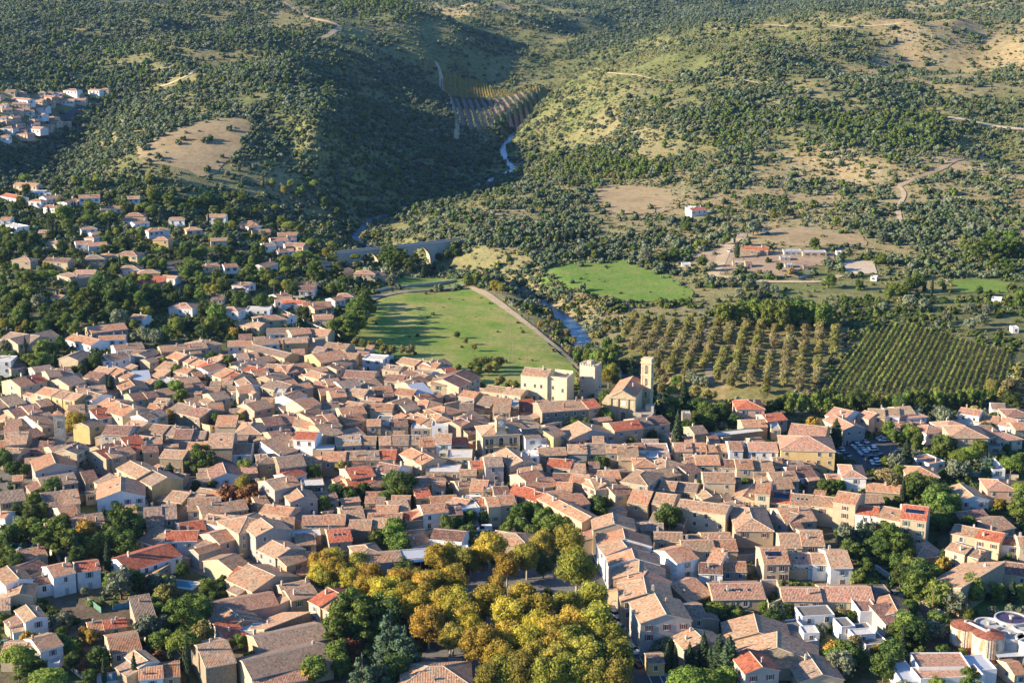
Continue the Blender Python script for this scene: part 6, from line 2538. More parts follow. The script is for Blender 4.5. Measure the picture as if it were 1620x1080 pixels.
def car(px, py, ang, col, kind='car'):
    x, y, g = ground(px, py)
    root = empty('parked_' + kind, (x, y, g + .3), ang)
    parts, w, L_, Wd = CARP[kind]
    for nm, me in parts: link(nm, me if nm == 'glasshouse' else painted(me, col), root)
    for sx in (-1, 1):
        for sy in (-1, 1): link('wheel', w, root, (sx * L_ * .31, sy * (Wd / 2 - .08), .32 - .0))
    tag(root, None, kind, 'cars parked in the village')
    CARS.append(dict(root=root, px=px, py=py, col=col, kind=kind))


for q, a, c in (((305, 515), .3, 'silver'), ((322, 535), .3, 'white'), ((345, 552), .3, 'blue'), ((372, 575), .3, 'silver'), ((300, 500), .3, 'white'), ((398, 462), .2, 'dark'), ((478, 460), .25, 'dark'), ((495, 478), .25, 'silver'), ((425, 480), .25, 'white'), ((445, 497), .25, 'white'),
                ((540, 500), .25, 'white'), ((545, 512), .25, 'white'), ((462, 515), .25, 'silver'), ((475, 530), .25, 'white'), ((488, 545), .25, 'silver'), ((520, 570), .25, 'dark'), ((588, 557), .2, 'dark'), ((560, 592), .2, 'white'), ((572, 612), .2, 'white'), ((600, 432), .1, 'silver'), ((620, 444), .1, 'white'), ((715, 533), .1, 'dark'), ((470, 475), .25, 'blue')):
    car(*tl(1260, 600, 4.5, *q), a, c)
for q, a, c, k in (((920, 725), 2.0, 'white', 'car'), ((938, 762), 2.0, 'silver', 'car'), ((952, 796), 2.0, 'silver', 'car'), ((994, 885), 2.0, 'dark', 'car'), ((1011, 920), 2.0, 'white', 'van'), ((1041, 992), 2.0, 'dark', 'car'), ((226, 272), .2, 'white', 'van'), ((430, 300), .2, 'silver', 'car')):
    car(*tl(700, 760, 3.376, *q), a, c, k)
for q, a, c, k in (((664, 812), 1.57, 'white', 'van'), ((710, 752), 1.57, 'blue', 'car'), ((715, 806), 1.57, 'dark', 'car'), ((697, 605), .1, 'red', 'car')):
    car(*tl(0, 560, 4.5, *q), a, c, k)
for q, a, c, k in (((655, 362), .9, 'white', 'car'), ((668, 345), .9, 'silver', 'car'), ((681, 328), .9, 'white', 'car'), ((712, 312), .6, 'dark', 'car'), ((68, 45), .1, 'white', 'van')):
    car(*tl(600, 560, 4.5, *q), a, c, k)
for q, a, c in (((955, 335), .1, 'white'), ((1168, 375), .1, 'silver'), ((1100, 330), .3, 'dark')):
    car(*tl(0, 260, 3, *q), a, c)
for q, a, c in (((745, 355), .1, 'blue'), ((760, 352), .2, 'dark'), ((730, 362), .1, 'dark'), ((590, 180), .1, 'dark'), ((570, 170), .1, 'silver'), ((440, 250), 1.2, 'white')):
    car(*tl(980, 300, 2.531, *q), a, c)

# ---- poles and lamps
for px, py, h in ((834, 572, 7), (1034, 368, 8), (1092, 394, 7), (1150, 366, 9), (1062, 716, 8), (1474, 975, 9), (1340, 830, 7), (1100, 1058, 8), (27, 590, 7), (170, 940, 8), (712, 392, 8), (505, 402, 8), (1368, 748, 6)):
    x, y, g = ground(px, py)
    po = empty('utility_pole', (x, y, g)); tag(po, None, 'pole', 'utility poles')
    b = MB(); b.tube([(0, 0, -.5), (0, 0, h)], [.14, .09], 6); b.build('mast', [M['wood']], po)
    b = MB(); b.box(-.8, .8, -.06, .06, h - .6, h - .45); b.build('crossarm', [M['wood']], po)
    TREES.append(dict(root=po, kind='pole', x=x, y=y, z=g, h=h, r=1))
for px, py in ((918, 905), (905, 845), (762, 838), (822, 850), (1408, 725), (966, 985), (1000, 1065), (765, 905), (730, 1015)):
    x, y, g = ground(px, py)
    po = empty('street_lamp', (x, y, g)); tag(po, None, 'street lamp', 'street lamps')
    b = MB(); b.tube([(0, 0, -.3), (0, 0, 6.2), (.5, 0, 6.8), (1.2, 0, 6.9)], [.09, .07, .06, .05], 6); b.build('mast', [M['iron']], po)
    b = MB(); b.box(.9, 1.6, -.16, .16, 6.82, 7.0); b.build('lamp_head', [M['metal']], po)
    TREES.append(dict(root=po, kind='lamp', x=x, y=y, z=g, h=7, r=1))
# ------------------------------------------------------------------ low outhouses wedged between the houses of the old core
def fill_core():
    rg = random.Random(99)
    HX = np.array([(h['x'], h['y'], math.cos(h['rz']), math.sin(h['rz']), h['W'], h['D']) for h in HOUSES])
    extra = []

    def free(x, y, grow):
        A = np.array(extra) if extra else np.zeros((0, 6))
        Q = np.concatenate([HX, A]) if len(A) else HX
        dx, dy = x - Q[:, 0], y - Q[:, 1]
        u, v = Q[:, 2] * dx + Q[:, 3] * dy, -Q[:, 3] * dx + Q[:, 2] * dy
        return not ((np.abs(u) < Q[:, 4] / 2 + grow) & (v > -grow) & (v < Q[:, 5] + grow)).any()

    P = np.array(CORE)
    keepout = [PP for nm, PP in SHEETS if nm in ('square', 'car_park_ground', 'north_car_park', 'school_yard')]
    van = np.array(world_poly([tuple(tl(0, 560, 4.5, *q)) for q in ((690, 560), (690, 740), (740, 900))]))
    n = 0
    for _ in range(9000):
        x, y = rg.uniform(P[:, 0].min(), P[:, 0].max()), rg.uniform(P[:, 1].min(), P[:, 1].max())
        X, Y = np.array([x]), np.array([y])
        if not inside(X, Y, CORE)[0] or not free(x, y, 1.2): continue
        if seg_dist(X, Y, np.array(MAIN))[0][0] < 11 or seg_dist(X, Y, van)[0][0] < 9: continue
        if any(inside(X, Y, k)[0] for k in keepout): continue
        if math.hypot(x - ct.location.x, y - ct.location.y) < 6: continue
        i = int(np.argmin((HX[:, 0] - x) ** 2 + (HX[:, 1] + HX[:, 5] / 2 - y) ** 2))
        h = HOUSES[i]
        W, D = rg.uniform(4.2, 8.5), rg.uniform(4.0, 7.5)
        rz = h['rz']; c, s = math.cos(rz), math.sin(rz)
        for _k in range(4):
            x0, y0 = x + s * D / 2, y - c * D / 2
            pts = [(x0 + c * u - s * v, y0 + s * u + c * v) for u in (-W / 2, 0, W / 2) for v in (0, D / 2, D)]
            if all(free(a, b_, .05) for a, b_ in pts): break
            W *= .82; D *= .82
        else: continue
        if W < 2.6 or D < 2.6: continue
        house('outhouse', W, D, rg.uniform(2.8, min(5.6, h['H'])), rg.choice('ggssS'), rg.choice('ttgogbpt'), rg.choice('bsbcgc'), x0, y0, hz(x, y), rz, opts=('c0',), seed=9000 + n, win=rg.random() < .5)
        extra.append((x0, y0, c, s, W, D))
        n += 1
        if n >= 230: break
    print('OUTHOUSES', n)


fill_core()
# ------------------------------------------------------------------ trees of the village: kind, then crown centre and height (and half width) in the tile
TREE_DATA = '''
@ 700 760 3.376
plane 250 370 13; 345 475 11; 60 550 12; 20 420 11; 70 690 13; 230 670 13; 340 740 13; 430 640 12; 290 575 9; 500 710 13; 200 890 14; 440 890 13; 560 830 12; 690 790 12; 120 760 12; 350 860 13; 150 800 11; 520 790 12; 300 960 12; 600 900 12
planegreen 450 430 12; 530 350 12; 680 340 14; 715 490 16 7; 150 440 9; 660 680 12; 800 630 12; 820 770 14; 690 880 13; 930 960 13; 770 960 14; 600 980 13; 420 1030 13; 800 1055 12; 920 1065 12; 560 1060 13; 680 1040 13; 480 960 12; 40 850 9; 880 860 12; 250 1060 11; 350 1030 12
dark 30 235 8; 130 200 7; 130 290 8; 220 190 6; 400 180 8; 510 160 8; 845 145 9; 1135 210 11; 1170 430 5; 540 455 8; 560 600 4; 480 600 4; 80 240 7
broad 590 240 9; 560 200 8; 450 165 8; 340 265 6; 420 240 7; 470 280 7; 600 200 8; 640 250 8; 1190 410 5; 370 225 6; 520 230 8
olive 1170 890 6; 1060 60 5
cypress 1200 940 9 1.3; 1240 950 8 1.2; 1310 920 9 1.4; 1390 900 12 1.6; 1345 940 7 1.3
@ 320 760 3.376
plane 640 460 11; 720 500 11; 690 440 10; 790 540 10; 900 530 11; 870 590 10; 1050 560 11; 960 620 12; 1080 650 12; 1180 580 11; 1150 690 12; 1250 560 11; 1340 550 11; 1290 680 13; 1350 720 13; 1210 780 13; 620 500 9; 1010 600 11; 1180 640 11; 1260 430 12
planegreen 860 470 11; 1390 430 11; 1150 530 8; 1340 850 10; 660 540 9; 830 500 10; 1100 620 11; 1020 670 11
dark 1080 480 9; 960 740 14; 1090 1000 10; 700 70 8; 790 80 7; 860 60 7; 1050 30 13; 1100 40 10; 820 790 11
pine 710 650 11; 780 700 17; 860 760 15; 700 820 12; 750 760 14; 900 700 14
cedar 1010 830 19; 1080 900 16; 860 1030 14; 950 1010 13; 1000 900 14
rust 800 910 9; 250 80 10; 180 60 9
broad 680 950 10; 600 1010 9; 650 150 7; 960 100 6; 1040 70 7; 1000 300 10; 1080 260 9; 940 310 8; 1060 340 9; 740 980 8
yellow 530 1010 6
olive 780 420 5; 590 340 4
@ 1020 900 5.4
cypress 195 740 9 1.4; 255 770 7 1.2; 365 690 7 1.2; 500 690 10 1.6; 550 760 8 1.3; 630 740 13 3; 710 760 14 3.4
umbrella 380 900 10 5.5; 530 920 9 5; 300 950 9 5
broad 690 940 8; 560 370 6; 630 370 6; 780 400 5; 1000 310 5; 1060 420 4; 1250 310 5; 1600 760 7; 590 330 5
dark 620 430 5; 690 440 5; 720 310 4; 770 310 4; 830 310 4; 520 300 4; 430 290 4; 1130 440 7; 1190 330 5
olive 870 390 3; 1130 360 6; 980 430 3
yellow 1600 700 7
bush 890 950 3; 920 440 2.5; 240 820 2.5; 840 420 2
@ 1320 900 5.4
broad 90 400 4; 140 400 4; 60 700 8; 620 500 10; 860 200 10; 960 180 10; 640 180 4; 1390 200 7; 1580 210 6; 1150 390 5; 900 950 6; 880 470 8; 780 150 9
dark 130 740 8; 230 760 6; 470 700 8; 500 810 9; 430 830 7; 680 560 9; 530 530 6; 650 80 9; 720 60 10; 560 50 8; 220 200 5; 600 340 6; 660 340 5; 1110 220 3; 560 760 8; 920 240 8
orchard 165 640 6; 60 380 5
yellow 330 680 5
olive 50 800 8; 860 520 7; 1010 280 8; 1350 370 4; 1500 350 4; 1600 370 4; 630 960 5
cypress 580 590 9 1.2; 970 350 5 .7; 1510 190 9 1.7
pine 1150 950 9; 590 520 9
bush 650 640 3; 1090 700 2; 640 290 3; 700 420 2.5
@ 1320 760 5.4
cedar 230 420 11; 300 400 9
pine 480 520 14; 560 600 10; 220 650 6; 260 760 8; 440 470 11
dark 650 550 9; 130 600 8; 420 600 9; 330 560 8; 540 720 8; 960 660 6; 900 130 9; 950 300 9; 870 370 8; 690 70 10; 830 100 9; 560 520 8; 620 640 7; 800 260 8; 910 340 8
broad 670 760 9; 760 770 8; 840 810 7; 850 930 11; 960 900 9; 870 220 12; 840 160 10; 1000 150 6; 1050 250 9; 770 60 9; 640 40 8; 1260 350 7; 1560 250 9; 1600 160 9; 30 50 6; 200 820 6; 720 840 8; 980 230 8
olive 80 470 8; 450 370 5; 330 430 6; 380 350 4
yellow 930 720 6; 1400 210 5; 1430 200 4
cypress 580 90 11 1.2
orchard 500 20 9
umbrella 1580 60 8 4
bush 1290 210 3; 430 170 3; 300 860 3; 1200 230 2.5; 900 760 3
@ 1260 600 4.5
cypress 275 385 13 3.3; 775 530 12 2.6; 755 780 9 1.2
yellow 115 330 8; 365 400 4
broad 650 360 8; 690 400 6; 735 410 5; 790 370 7; 830 380 7; 880 390 7; 1280 480 8; 730 660 6; 640 590 5; 850 580 4; 850 740 9; 900 760 8; 960 760 8; 820 720 7; 1130 450 6; 780 400 6
dark 1400 260 4; 1320 330 5; 1380 345 5; 1030 470 9; 1000 460 7; 1000 830 9; 960 870 9; 240 750 6; 190 760 6; 1500 490 4; 1530 160 10; 310 760 5; 860 430 6; 1080 480 8
olive 1040 280 9; 1000 270 7; 1100 290 6; 700 590 7; 740 590 6; 850 540 5; 1180 650 7; 1120 640 8; 810 560 5
umbrella 1160 540 9 5; 1230 510 8 4.5; 1520 590 9 5
cedar 1360 600 10
pine 1560 600 9; 1600 600 9
orchard 620 700 9
poplar 40 180 10; 130 170 11; 210 190 9; 300 170 10; 480 150 10; 560 170 9; 640 170 9; 700 170 9; 780 150 10; 850 150 10; 900 130 9; 1000 150 10; 1080 150 9; 1150 140 9; 1230 130 10; 1310 140 9; 1390 120 9; -50 200 9; 370 190 8; 950 160 8
dark 420 150 11; 520 180 8; 740 185 8; 890 175 8
orchardgreen 1400 60 8; 1380 50 7; 980 120 8; 1460 100 8; 590 150 8; 820 130 8
orchard 1510 50 8; 1560 30 8; 1580 80 7; 70 130 8
@ 900 560 4.5
cypress 815 270 14 1.8; 670 380 12 3; 770 540 17 2.4; 490 340 5 .8; 620 400 8 1.6
dark 860 550 8; 900 380 9; 960 400 9; 1000 430 9; 1080 440 8; 1050 420 8; 1010 480 8; 1100 400 8; 1180 480 7; 25 530 7; 130 500 5; 250 310 7; 285 310 6; 1440 380 7; 1500 370 7; 930 940 6; 200 790 6; 130 810 5; 400 80 8; 590 580 5; 950 470 8; 910 460 8
broad 720 430 7; 740 360 7; 215 450 8; 440 620 4; 630 640 4; 760 200 7; 1240 900 4; 1290 890 4; 930 1010 5; 230 770 5; 690 420 6
planegreen 280 170 9; 310 130 9
poplar 310 60 11; 220 60 12; 130 30 11; 1590 330 9; 60 20 10; 260 20 11; 180 50 11
olive 180 20 10; 870 160 7; 900 190 6; 960 200 6
orchard 690 90 7; 680 190 6; 640 140 6; 620 60 7; 560 150 6
orchardgreen 330 190 6; 940 350 6; 990 290 6; 720 260 6; 660 250 6; 900 300 5
yellow 520 810 3
bush 1500 930 3; 1550 920 3
@ 600 560 4.5
dark 90 920 10; 190 930 8; 880 910 4; 1400 520 7; 1390 490 6; 1480 500 6; 700 90 6; 1570 790 6; 1570 1060 6; 560 600 3
broad 130 1010 6; 500 990 4; 1560 460 7; 1540 800 5
yellow 230 1000 3; 1070 340 5
olive 925 895 5; 750 350 4; 1050 345 4
cypress 890 325 6 1.8
orchardgreen 830 90 6; 780 110 6; 860 60 6; 740 60 6; 650 90 5; 870 190 5; 930 220 5; 970 225 5; 850 200 5; 690 60 5; 800 60 6
bush 1290 680 2.5; 1110 800 2.5; 560 90 2.5
@ 300 560 4.5
pine 90 750 13 5; 150 790 9
broad 420 820 8; 540 930 6; 890 840 7; 760 30 5; 1380 1030 6
planegreen 300 960 10; 370 470 6
rust 440 960 8; 350 990 7
cypress 320 380 7 1.6; 630 470 9 2
dark 80 450 6; 150 460 7; 640 550 5; 1030 1020 5; 1120 1020 6; 1230 1000 6; 260 50 7; 170 40 7; 80 195 5; 715 30 4; 1300 960 5
orchardgreen 1090 810 7
@ 0 560 4.5
cypress 790 215 10 1.9; 400 40 9 1.1; 455 60 6 1; 190 730 4 1.2; 255 1015 4 .7; 1270 840 8 2.6
plane 550 505 11 5.5
dark 680 60 10; 90 30 8; 580 110 6; 530 110 5; 1360 140 4; 1130 240 7; 1190 230 6; 1240 330 5; 985 420 4; 340 640 5; 30 750 9; 100 820 7; 170 830 6; 400 960 9; 330 970 6; 1400 930 5; 1510 940 5; 1430 440 6; 1500 460 7
broad 200 60 9; 300 50 9; 1180 130 7; 1170 60 6; 1430 195 4; 1260 250 9; 1280 310 8; 250 1060 8; 920 290 5; 250 90 7
olive 1090 305 5; 570 800 6 2.4; 380 690 4
yellow 400 610 3; 1250 430 6
@ 0 800 3.857
pine 340 180 14; 260 170 11; 410 220 13; 740 110 15; 60 320 9; 1110 670 13; 1060 650 10; 130 1040 7; 300 210 12; 790 90 13
broad 180 140 9; 980 100 6; 690 470 8; 1270 490 6; 1250 540 5; 1200 600 7; 1240 640 9; 930 600 6; 960 640 6; 1190 720 8; 990 830 8; 940 830 6; 1400 850 4; 1470 830 5; 20 690 4; 1160 610 8
dark 380 120 9; 800 150 12; 780 230 10; 600 240 9; 650 220 9; 560 260 8; 440 340 5; 100 350 8; 30 290 8; 60 180 9; 200 60 8; 250 40 8; 110 40 7; 900 130 5; 820 450 8; 850 470 7; 1115 390 6; 1310 560 5; 610 930 8; 450 950 6; 390 850 7; 420 880 6; 180 1000 6; 200 960 5; 380 790 6; 550 1040 5; 720 200 10; 530 230 8; 240 980 5; 480 300 7
cypress 470 240 12 1.6; 720 300 14 1.5; 610 60 6 1; 640 50 6 .9; 50 230 7 1; 1330 520 4 .9; 1400 480 4 .8; 1050 920 10 1; 1150 920 14 1; 825 980 9 1.1; 640 1000 8 .9
yellow 520 150 8; 520 780 5; 560 800 5; 170 810 5; 560 140 6
cedar 690 50 9
olive 740 470 10; 120 130 7; 950 460 6; 1040 470 5; 520 520 3; 920 720 8; 880 740 7; 980 740 7; 400 700 6; 350 720 5
orchardgreen 1030 540 8; 980 540 6; 1230 780 8
umbrella 1100 815 11 5; 120 900 11 5; 310 1040 9 6.5
rust 520 985 5; 980 920 5
bush 1040 340 2.5; 700 590 2; 620 590 2; 560 590 2; 480 890 3; 690 780 2.5; 1530 920 3; 110 600 2.5; 1150 560 2.5; 1350 600 2.5
@ 0 260 3
pine 430 640 17; 350 640 12; 290 700 16; 310 760 13; 220 700 11; 130 550 12; 805 170 13; 790 40 12; 960 190 13; 910 190 11; 1040 410 10; 1500 510 14; 1590 520 12; 1270 540 13; 1240 530 11; 960 560 12; 1030 540 12; 1080 420 9; 380 670 13
dark 560 620 18; 480 580 16; 620 600 13; 410 700 10; 70 640 9; 15 440 10; 10 560 9; 990 175 14; 1040 190 10; 1215 400 9; 1245 410 8; 870 430 10; 890 400 9; 830 420 8; 930 500 13; 1060 580 10; 740 600 9; 800 590 8; 710 620 9; 680 640 9; 970 690 10; 1060 770 8; 1430 700 7; 1300 650 6; 290 850 8; 160 350 10; 100 360 10; 60 390 9; 110 400 9; 180 420 8; 300 390 9; 240 340 8; 520 650 15; 600 660 12; 1170 560 8; 1120 460 7; 260 750 12; 540 700 12; 820 640 8; 880 660 8; 20 610 9; 350 590 10; 450 560 9
broad 120 690 11; 150 620 9; 90 720 9; 100 180 9; 65 200 7; 310 240 14; 320 290 10; 730 150 11; 1100 230 8; 1040 300 9 5; 960 420 9; 930 430 8; 1350 490 8; 1190 500 8; 890 520 11; 900 600 8; 950 620 8; 730 480 9; 770 480 9; 690 460 6; 1030 720 14; 1000 770 10; 850 770 10; 830 760 8; 1590 790 8; 210 880 10; 590 460 7; 540 490 6; 740 400 7; 550 370 6; 480 340 5; 640 760 6; 250 880 8
umbrella 205 525 11 5; 420 255 10 5.5; 430 190 9 4.5; 520 235 9 4.5; 690 195 9 5; 720 215 9 4.5; 1375 290 10 6; 1480 370 10 5; 1430 430 10 6; 350 410 8 4
cypress 250 310 10; 268 305 10; 85 240 6; 230 215 7; 345 190 6; 355 190 6; 658 255 9; 760 250 10; 990 255 9; 620 375 7; 520 300 10 1.6; 860 610 8 1.8; 260 920 7 1; 100 850 9 1; 250 730 14 2.6; 1540 590 8
cedar 890 240 14; 900 740 11; 440 920 11
olive 190 660 10; 670 315 7; 610 305 6; 390 470 6; 690 810 8; 740 820 8; 640 820 5; 570 735 10; 1340 560 8; 60 910 6; 30 860 6; 600 330 5
yellow 1255 360 6; 1110 800 6; 90 790 5
bush 1380 740 2.5; 240 480 3; 800 540 2.5
@ 440 340 3
umbrella 60 50 11 6; 160 130 10 5; 110 190 10 6
rust 240 175 5
pine 30 250 10; 170 265 12; 280 265 13; 510 190 13; 575 200 13; 535 215 12; 590 210 13; 560 220 12; 620 240 11; 650 200 9; 540 180 12
pine 392 430 15; 380 470 16; 365 505 16; 350 535 14; 408 400 13; 335 548 13; 372 450 15
broad 300 355 9 4.5; 300 530 12; 270 540 11; 330 560 9; 405 395 9; 420 450 10; 385 505 12; 350 490 11; 350 540 10; 375 470 11; 905 310 8; 940 300 7; 990 305 6; 1500 190 7; 1560 740 7; 260 560 8
olive 540 310 7; 410 480 6; 1440 170 9; 270 330 6; 1500 540 6; 360 500 8
cypress 340 320 6 .9; 400 340 4 .8; 220 360 6 .8; 720 260 9 2.2; 690 270 8 2; 740 245 8 2; 1250 100 8 2.4; 1290 110 9 2.4; 1330 100 9 2.4; 1370 95 9 2.4; 1400 90 9 2.4; 1440 85 9 2.4; 1490 90 9 2.4; 1300 60 8 2
planegreen 1030 340 8; 1060 350 7
dark 440 420 6; 130 465 7; 830 165 6; 800 190 7; 760 200 6; 850 180 6; 850 570 4; 1490 150 6; 380 440 6; 450 450 6
orchardgreen 365 605 5; 440 620 5; 500 640 6; 540 645 6; 480 610 5; 1010 720 5; 1020 700 5; 950 740 5; 890 600 4; 930 630 4; 1560 540 6; 400 610 5
orchard 590 640 5; 630 640 6; 1400 600 6; 1380 640 6; 1430 640 6; 1340 560 5; 1310 520 5; 1290 490 5; 1370 560 5
yellow 1245 520 4; 1590 780 6
poplar 1480 650 11; 1510 680 10; 1590 660 12; 1560 620 10
bush 660 570 2; 735 470 2
@ 980 300 2.531
poplar 420 498 14 5.2; 470 495 13 5; 545 485 15 5.4; 595 495 17 5.4; 650 500 17 5.6; 700 495 15 5.2; 755 495 15 5.2; 815 505 16 5.6; 490 480 12 5; 1600 440 13
pine 1430 240 15; 1480 220 16; 1530 240 14; 1560 210 17; 1590 230 15; 1550 310 13; 1440 260 12; 620 95 9; 660 85 8; 540 60 9; 350 120 8; 1500 290 12
cypress 1222 370 11; 1250 385 11; 470 240 11 2.4; 460 190 8; 240 60 6; 145 80 5
dark 1190 370 12; 1160 380 10; 780 215 8; 220 260 9; 175 270 8; 270 150 8; 640 310 6; 960 380 6; 1440 405 6; 1300 395 4; 720 450 5; 900 480 5; 1080 400 7; 850 490 7
broad 1100 400 9; 1080 420 8; 845 365 9; 1050 280 8; 330 290 8; 870 130 7; 160 450 6; 340 220 6; 430 200 7; 1130 410 8
olive 535 155 10; 100 260 9; 110 270 8; 1050 190 9; 1150 180 8; 370 310 6; 1160 450 8; 1220 460 7; 1060 470 6; 1310 510 7; 1400 480 7; 1470 480 8; 1400 540 7; 1450 520 7; 580 390 7; 520 380 7; 450 370 7; 480 420 7; 860 470 6; 560 420 6; 620 400 6
yellow 685 330 5
'''


def inside_house(x, y, grow=.6):
    for h in HOUSES:
        dx, dy = x - h['x'], y - h['y']
        c, s = math.cos(h['rz']), math.sin(h['rz'])
        u, v = c * dx + s * dy, -s * dx + c * dy
        if abs(u) < h['W'] / 2 + grow and -grow < v < h['D'] + grow: return True
    return False


def place_tree(kind, cx, cy, h, r=None, i=0):
    q = cy
    for _ in range(3):
        g = ground(cx, q)
        sc = FPX / (g[1] * CP - (g[2] - CAM_Z) * SP)
        q = cy + h * (.5 if kind not in ('umbrella',) else .78) * sc * .97
    g = ground(cx, q)
    x, y, z = g
    # keep trunks out of the houses
    k = 0
    while inside_house(x, y, .5) and k < 14:
        a = k * 2.4
        x, y = g[0] + math.cos(a) * (1 + k * .45), g[1] + math.sin(a) * (1 + k * .45); k += 1
    tree(kind, x, y, None, h, r, i)


n_ = 0
ox = oy = 0; sc = 1
for ln in TREE_DATA.strip().splitlines():
    if ln[0] == '@':
        _, a, c, d = ln.split(); ox, oy, sc = float(a), float(c), float(d); continue
    kind, rest = ln.split(' ', 1)
    for it in rest.split(';'):
        v = [float(q) for q in it.split()]
        n_ += 1
        place_tree(kind, ox + v[0] / sc, oy + v[1] / sc, v[2], v[3] if len(v) > 3 else None, n_)
NTOWN = len(TREES)

# garden trees that half bury the villas on the left hillside
g_ = random.Random(41)
made = 0
for _ in range(2500):
    px, py = g_.uniform(-5, 575), g_.uniform(292, 545)
    if px > 330 and py > 500 or px > 480 and py > 470 or (px > 540 and py < 420): continue
    x, y, z = ground(px, py)
    if inside_house(x, y, 1.6) or any(math.hypot(t['x'] - x, t['y'] - y) < 4.2 for t in TREES): continue
    if any(seg_dist(np.array([x]), np.array([y]), np.array(pw))[0][0] < 4.5 for pw, w in PATHW): continue
    k = g_.choice(['dark', 'dark', 'pine', 'broad', 'broad', 'olive', 'cypress', 'umbrella', 'planegreen'])
    hh = {'dark': (6, 10), 'pine': (8, 12), 'broad': (5, 9), 'olive': (4, 6), 'cypress': (6, 10), 'umbrella': (7, 10), 'planegreen': (6, 9)}[k]
    tree(k, x, y, z, g_.uniform(*hh), None, 9000 + made)
    made += 1
    if made >= 170: break
NTOWN = len(TREES)

# ------------------------------------------------------------------ orchard in rows
P0, P1 = np.array(ground(1130, 630)[:2]), np.array(ground(1152, 540)[:2])
dv = (P1 - P0) / np.hypot(*(P1 - P0)); pv = np.array([dv[1], -dv[0]])
OR = FW['orchard']
for i in range(-14, 18):
    for j in range(-3, 26):
        q = P0 + pv * (i * 7.6 + nrg.uniform(-.6, .6)) + dv * (j * 6.2 + nrg.uniform(-.7, .7))
        if not inside(np.array([q[0]]), np.array([q[1]]), OR)[0]: continue
        if nrg.random() < .10: continue
        if seg_dist(np.array([q[0]]), np.array([q[1]]), RIVER)[0][0] < 12: continue
        k = 'orchardgreen' if vnoise(np.array([q[0] / 22]), np.array([q[1] / 22]))[0] + nrg.uniform(-.2, .2) > .42 else 'orchard'
        tree(k, q[0], q[1], None, nrg.uniform(4.4, 6.8), nrg.uniform(2.4, 3.6), i * 40 + j, group='fruit trees of the orchard')


# ------------------------------------------------------------------ vine rows
def vine_rows(name, poly, a, b_, spacing, lm, label, group, hgt=1.3, wid=.55, dens=7, leaf=.26):
    A, B = np.array(ground(*a)[:2]), np.array(ground(*b_)[:2])
    d = (B - A) / np.hypot(*(B - A)); p = np.array([d[1], -d[0]])
    PP = np.array(poly)
    s0, s1 = ((PP - A) @ p).min(), ((PP - A) @ p).max()
    t0, t1 = ((PP - A) @ d).min(), ((PP - A) @ d).max()
    k = math.ceil(s0 / spacing)
    n = 0
    while k * spacing < s1:
        t = np.arange(t0, t1, 1 / dens)
        q = A + p * (k * spacing) + d * t[:, None]
        q = q[inside(q[:, 0], q[:, 1], poly)]
        k += 1
        if len(q) < 8: continue
        g = nrg.random(len(q)) < .93
        q = q[g]
        m = len(q)
        c = np.column_stack([q + p * nrg.normal(0, wid * .45, m)[:, None], H(q[:, 0], q[:, 1]) + .3 + nrg.uniform(.15, hgt, m)])
        nr = nrg.normal(size=(m, 3)); nr /= np.linalg.norm(nr, axis=1)[:, None]
        e = np.cross(nr, nrg.normal(size=(m, 3))); e /= np.linalg.norm(e, axis=1)[:, None]
        f = np.cross(nr, e)
        s = leaf * nrg.uniform(.6, 1.4, (m, 1))
        V = np.stack([c - e * s - f * s, c + e * s - f * s, c + e * s + f * s, c - e * s + f * s], 1).reshape(-1, 3)
        o0 = np.array([*q[0], float(H(*q[0])[0])])
        o = mesh_obj(name, V - o0, np.arange(m * 4).reshape(m, 4), LEAF[lm])
        o.location = o0
        tag(o, label, 'vine row', group)
        n += 1
    print(name, n)


vine_rows('vine_row', FW['vineyard'], (1324, 616), (1391, 515), 2.7, 'vine', 'clipped green vine row in the big vineyard beyond the village', 'rows of the big vineyard', 1.5, .5, 9, .26)
vine_rows('olive_row', FW['striped_vineyard'], (740, 203), (727, 157), 7.5, 'oak', 'dark green row on the plum brown plot in the gorge', 'dark rows of the gorge plot', 2.4, 1.0, 6, .6)
vine_rows('golden_vine_row', FW['golden_vineyard'], (800, 152), (795, 138), 3.4, 'vinegold', 'golden vine row on the upper plot of the gorge', 'golden rows of the gorge plot', 1.3, .5, 4, .4)


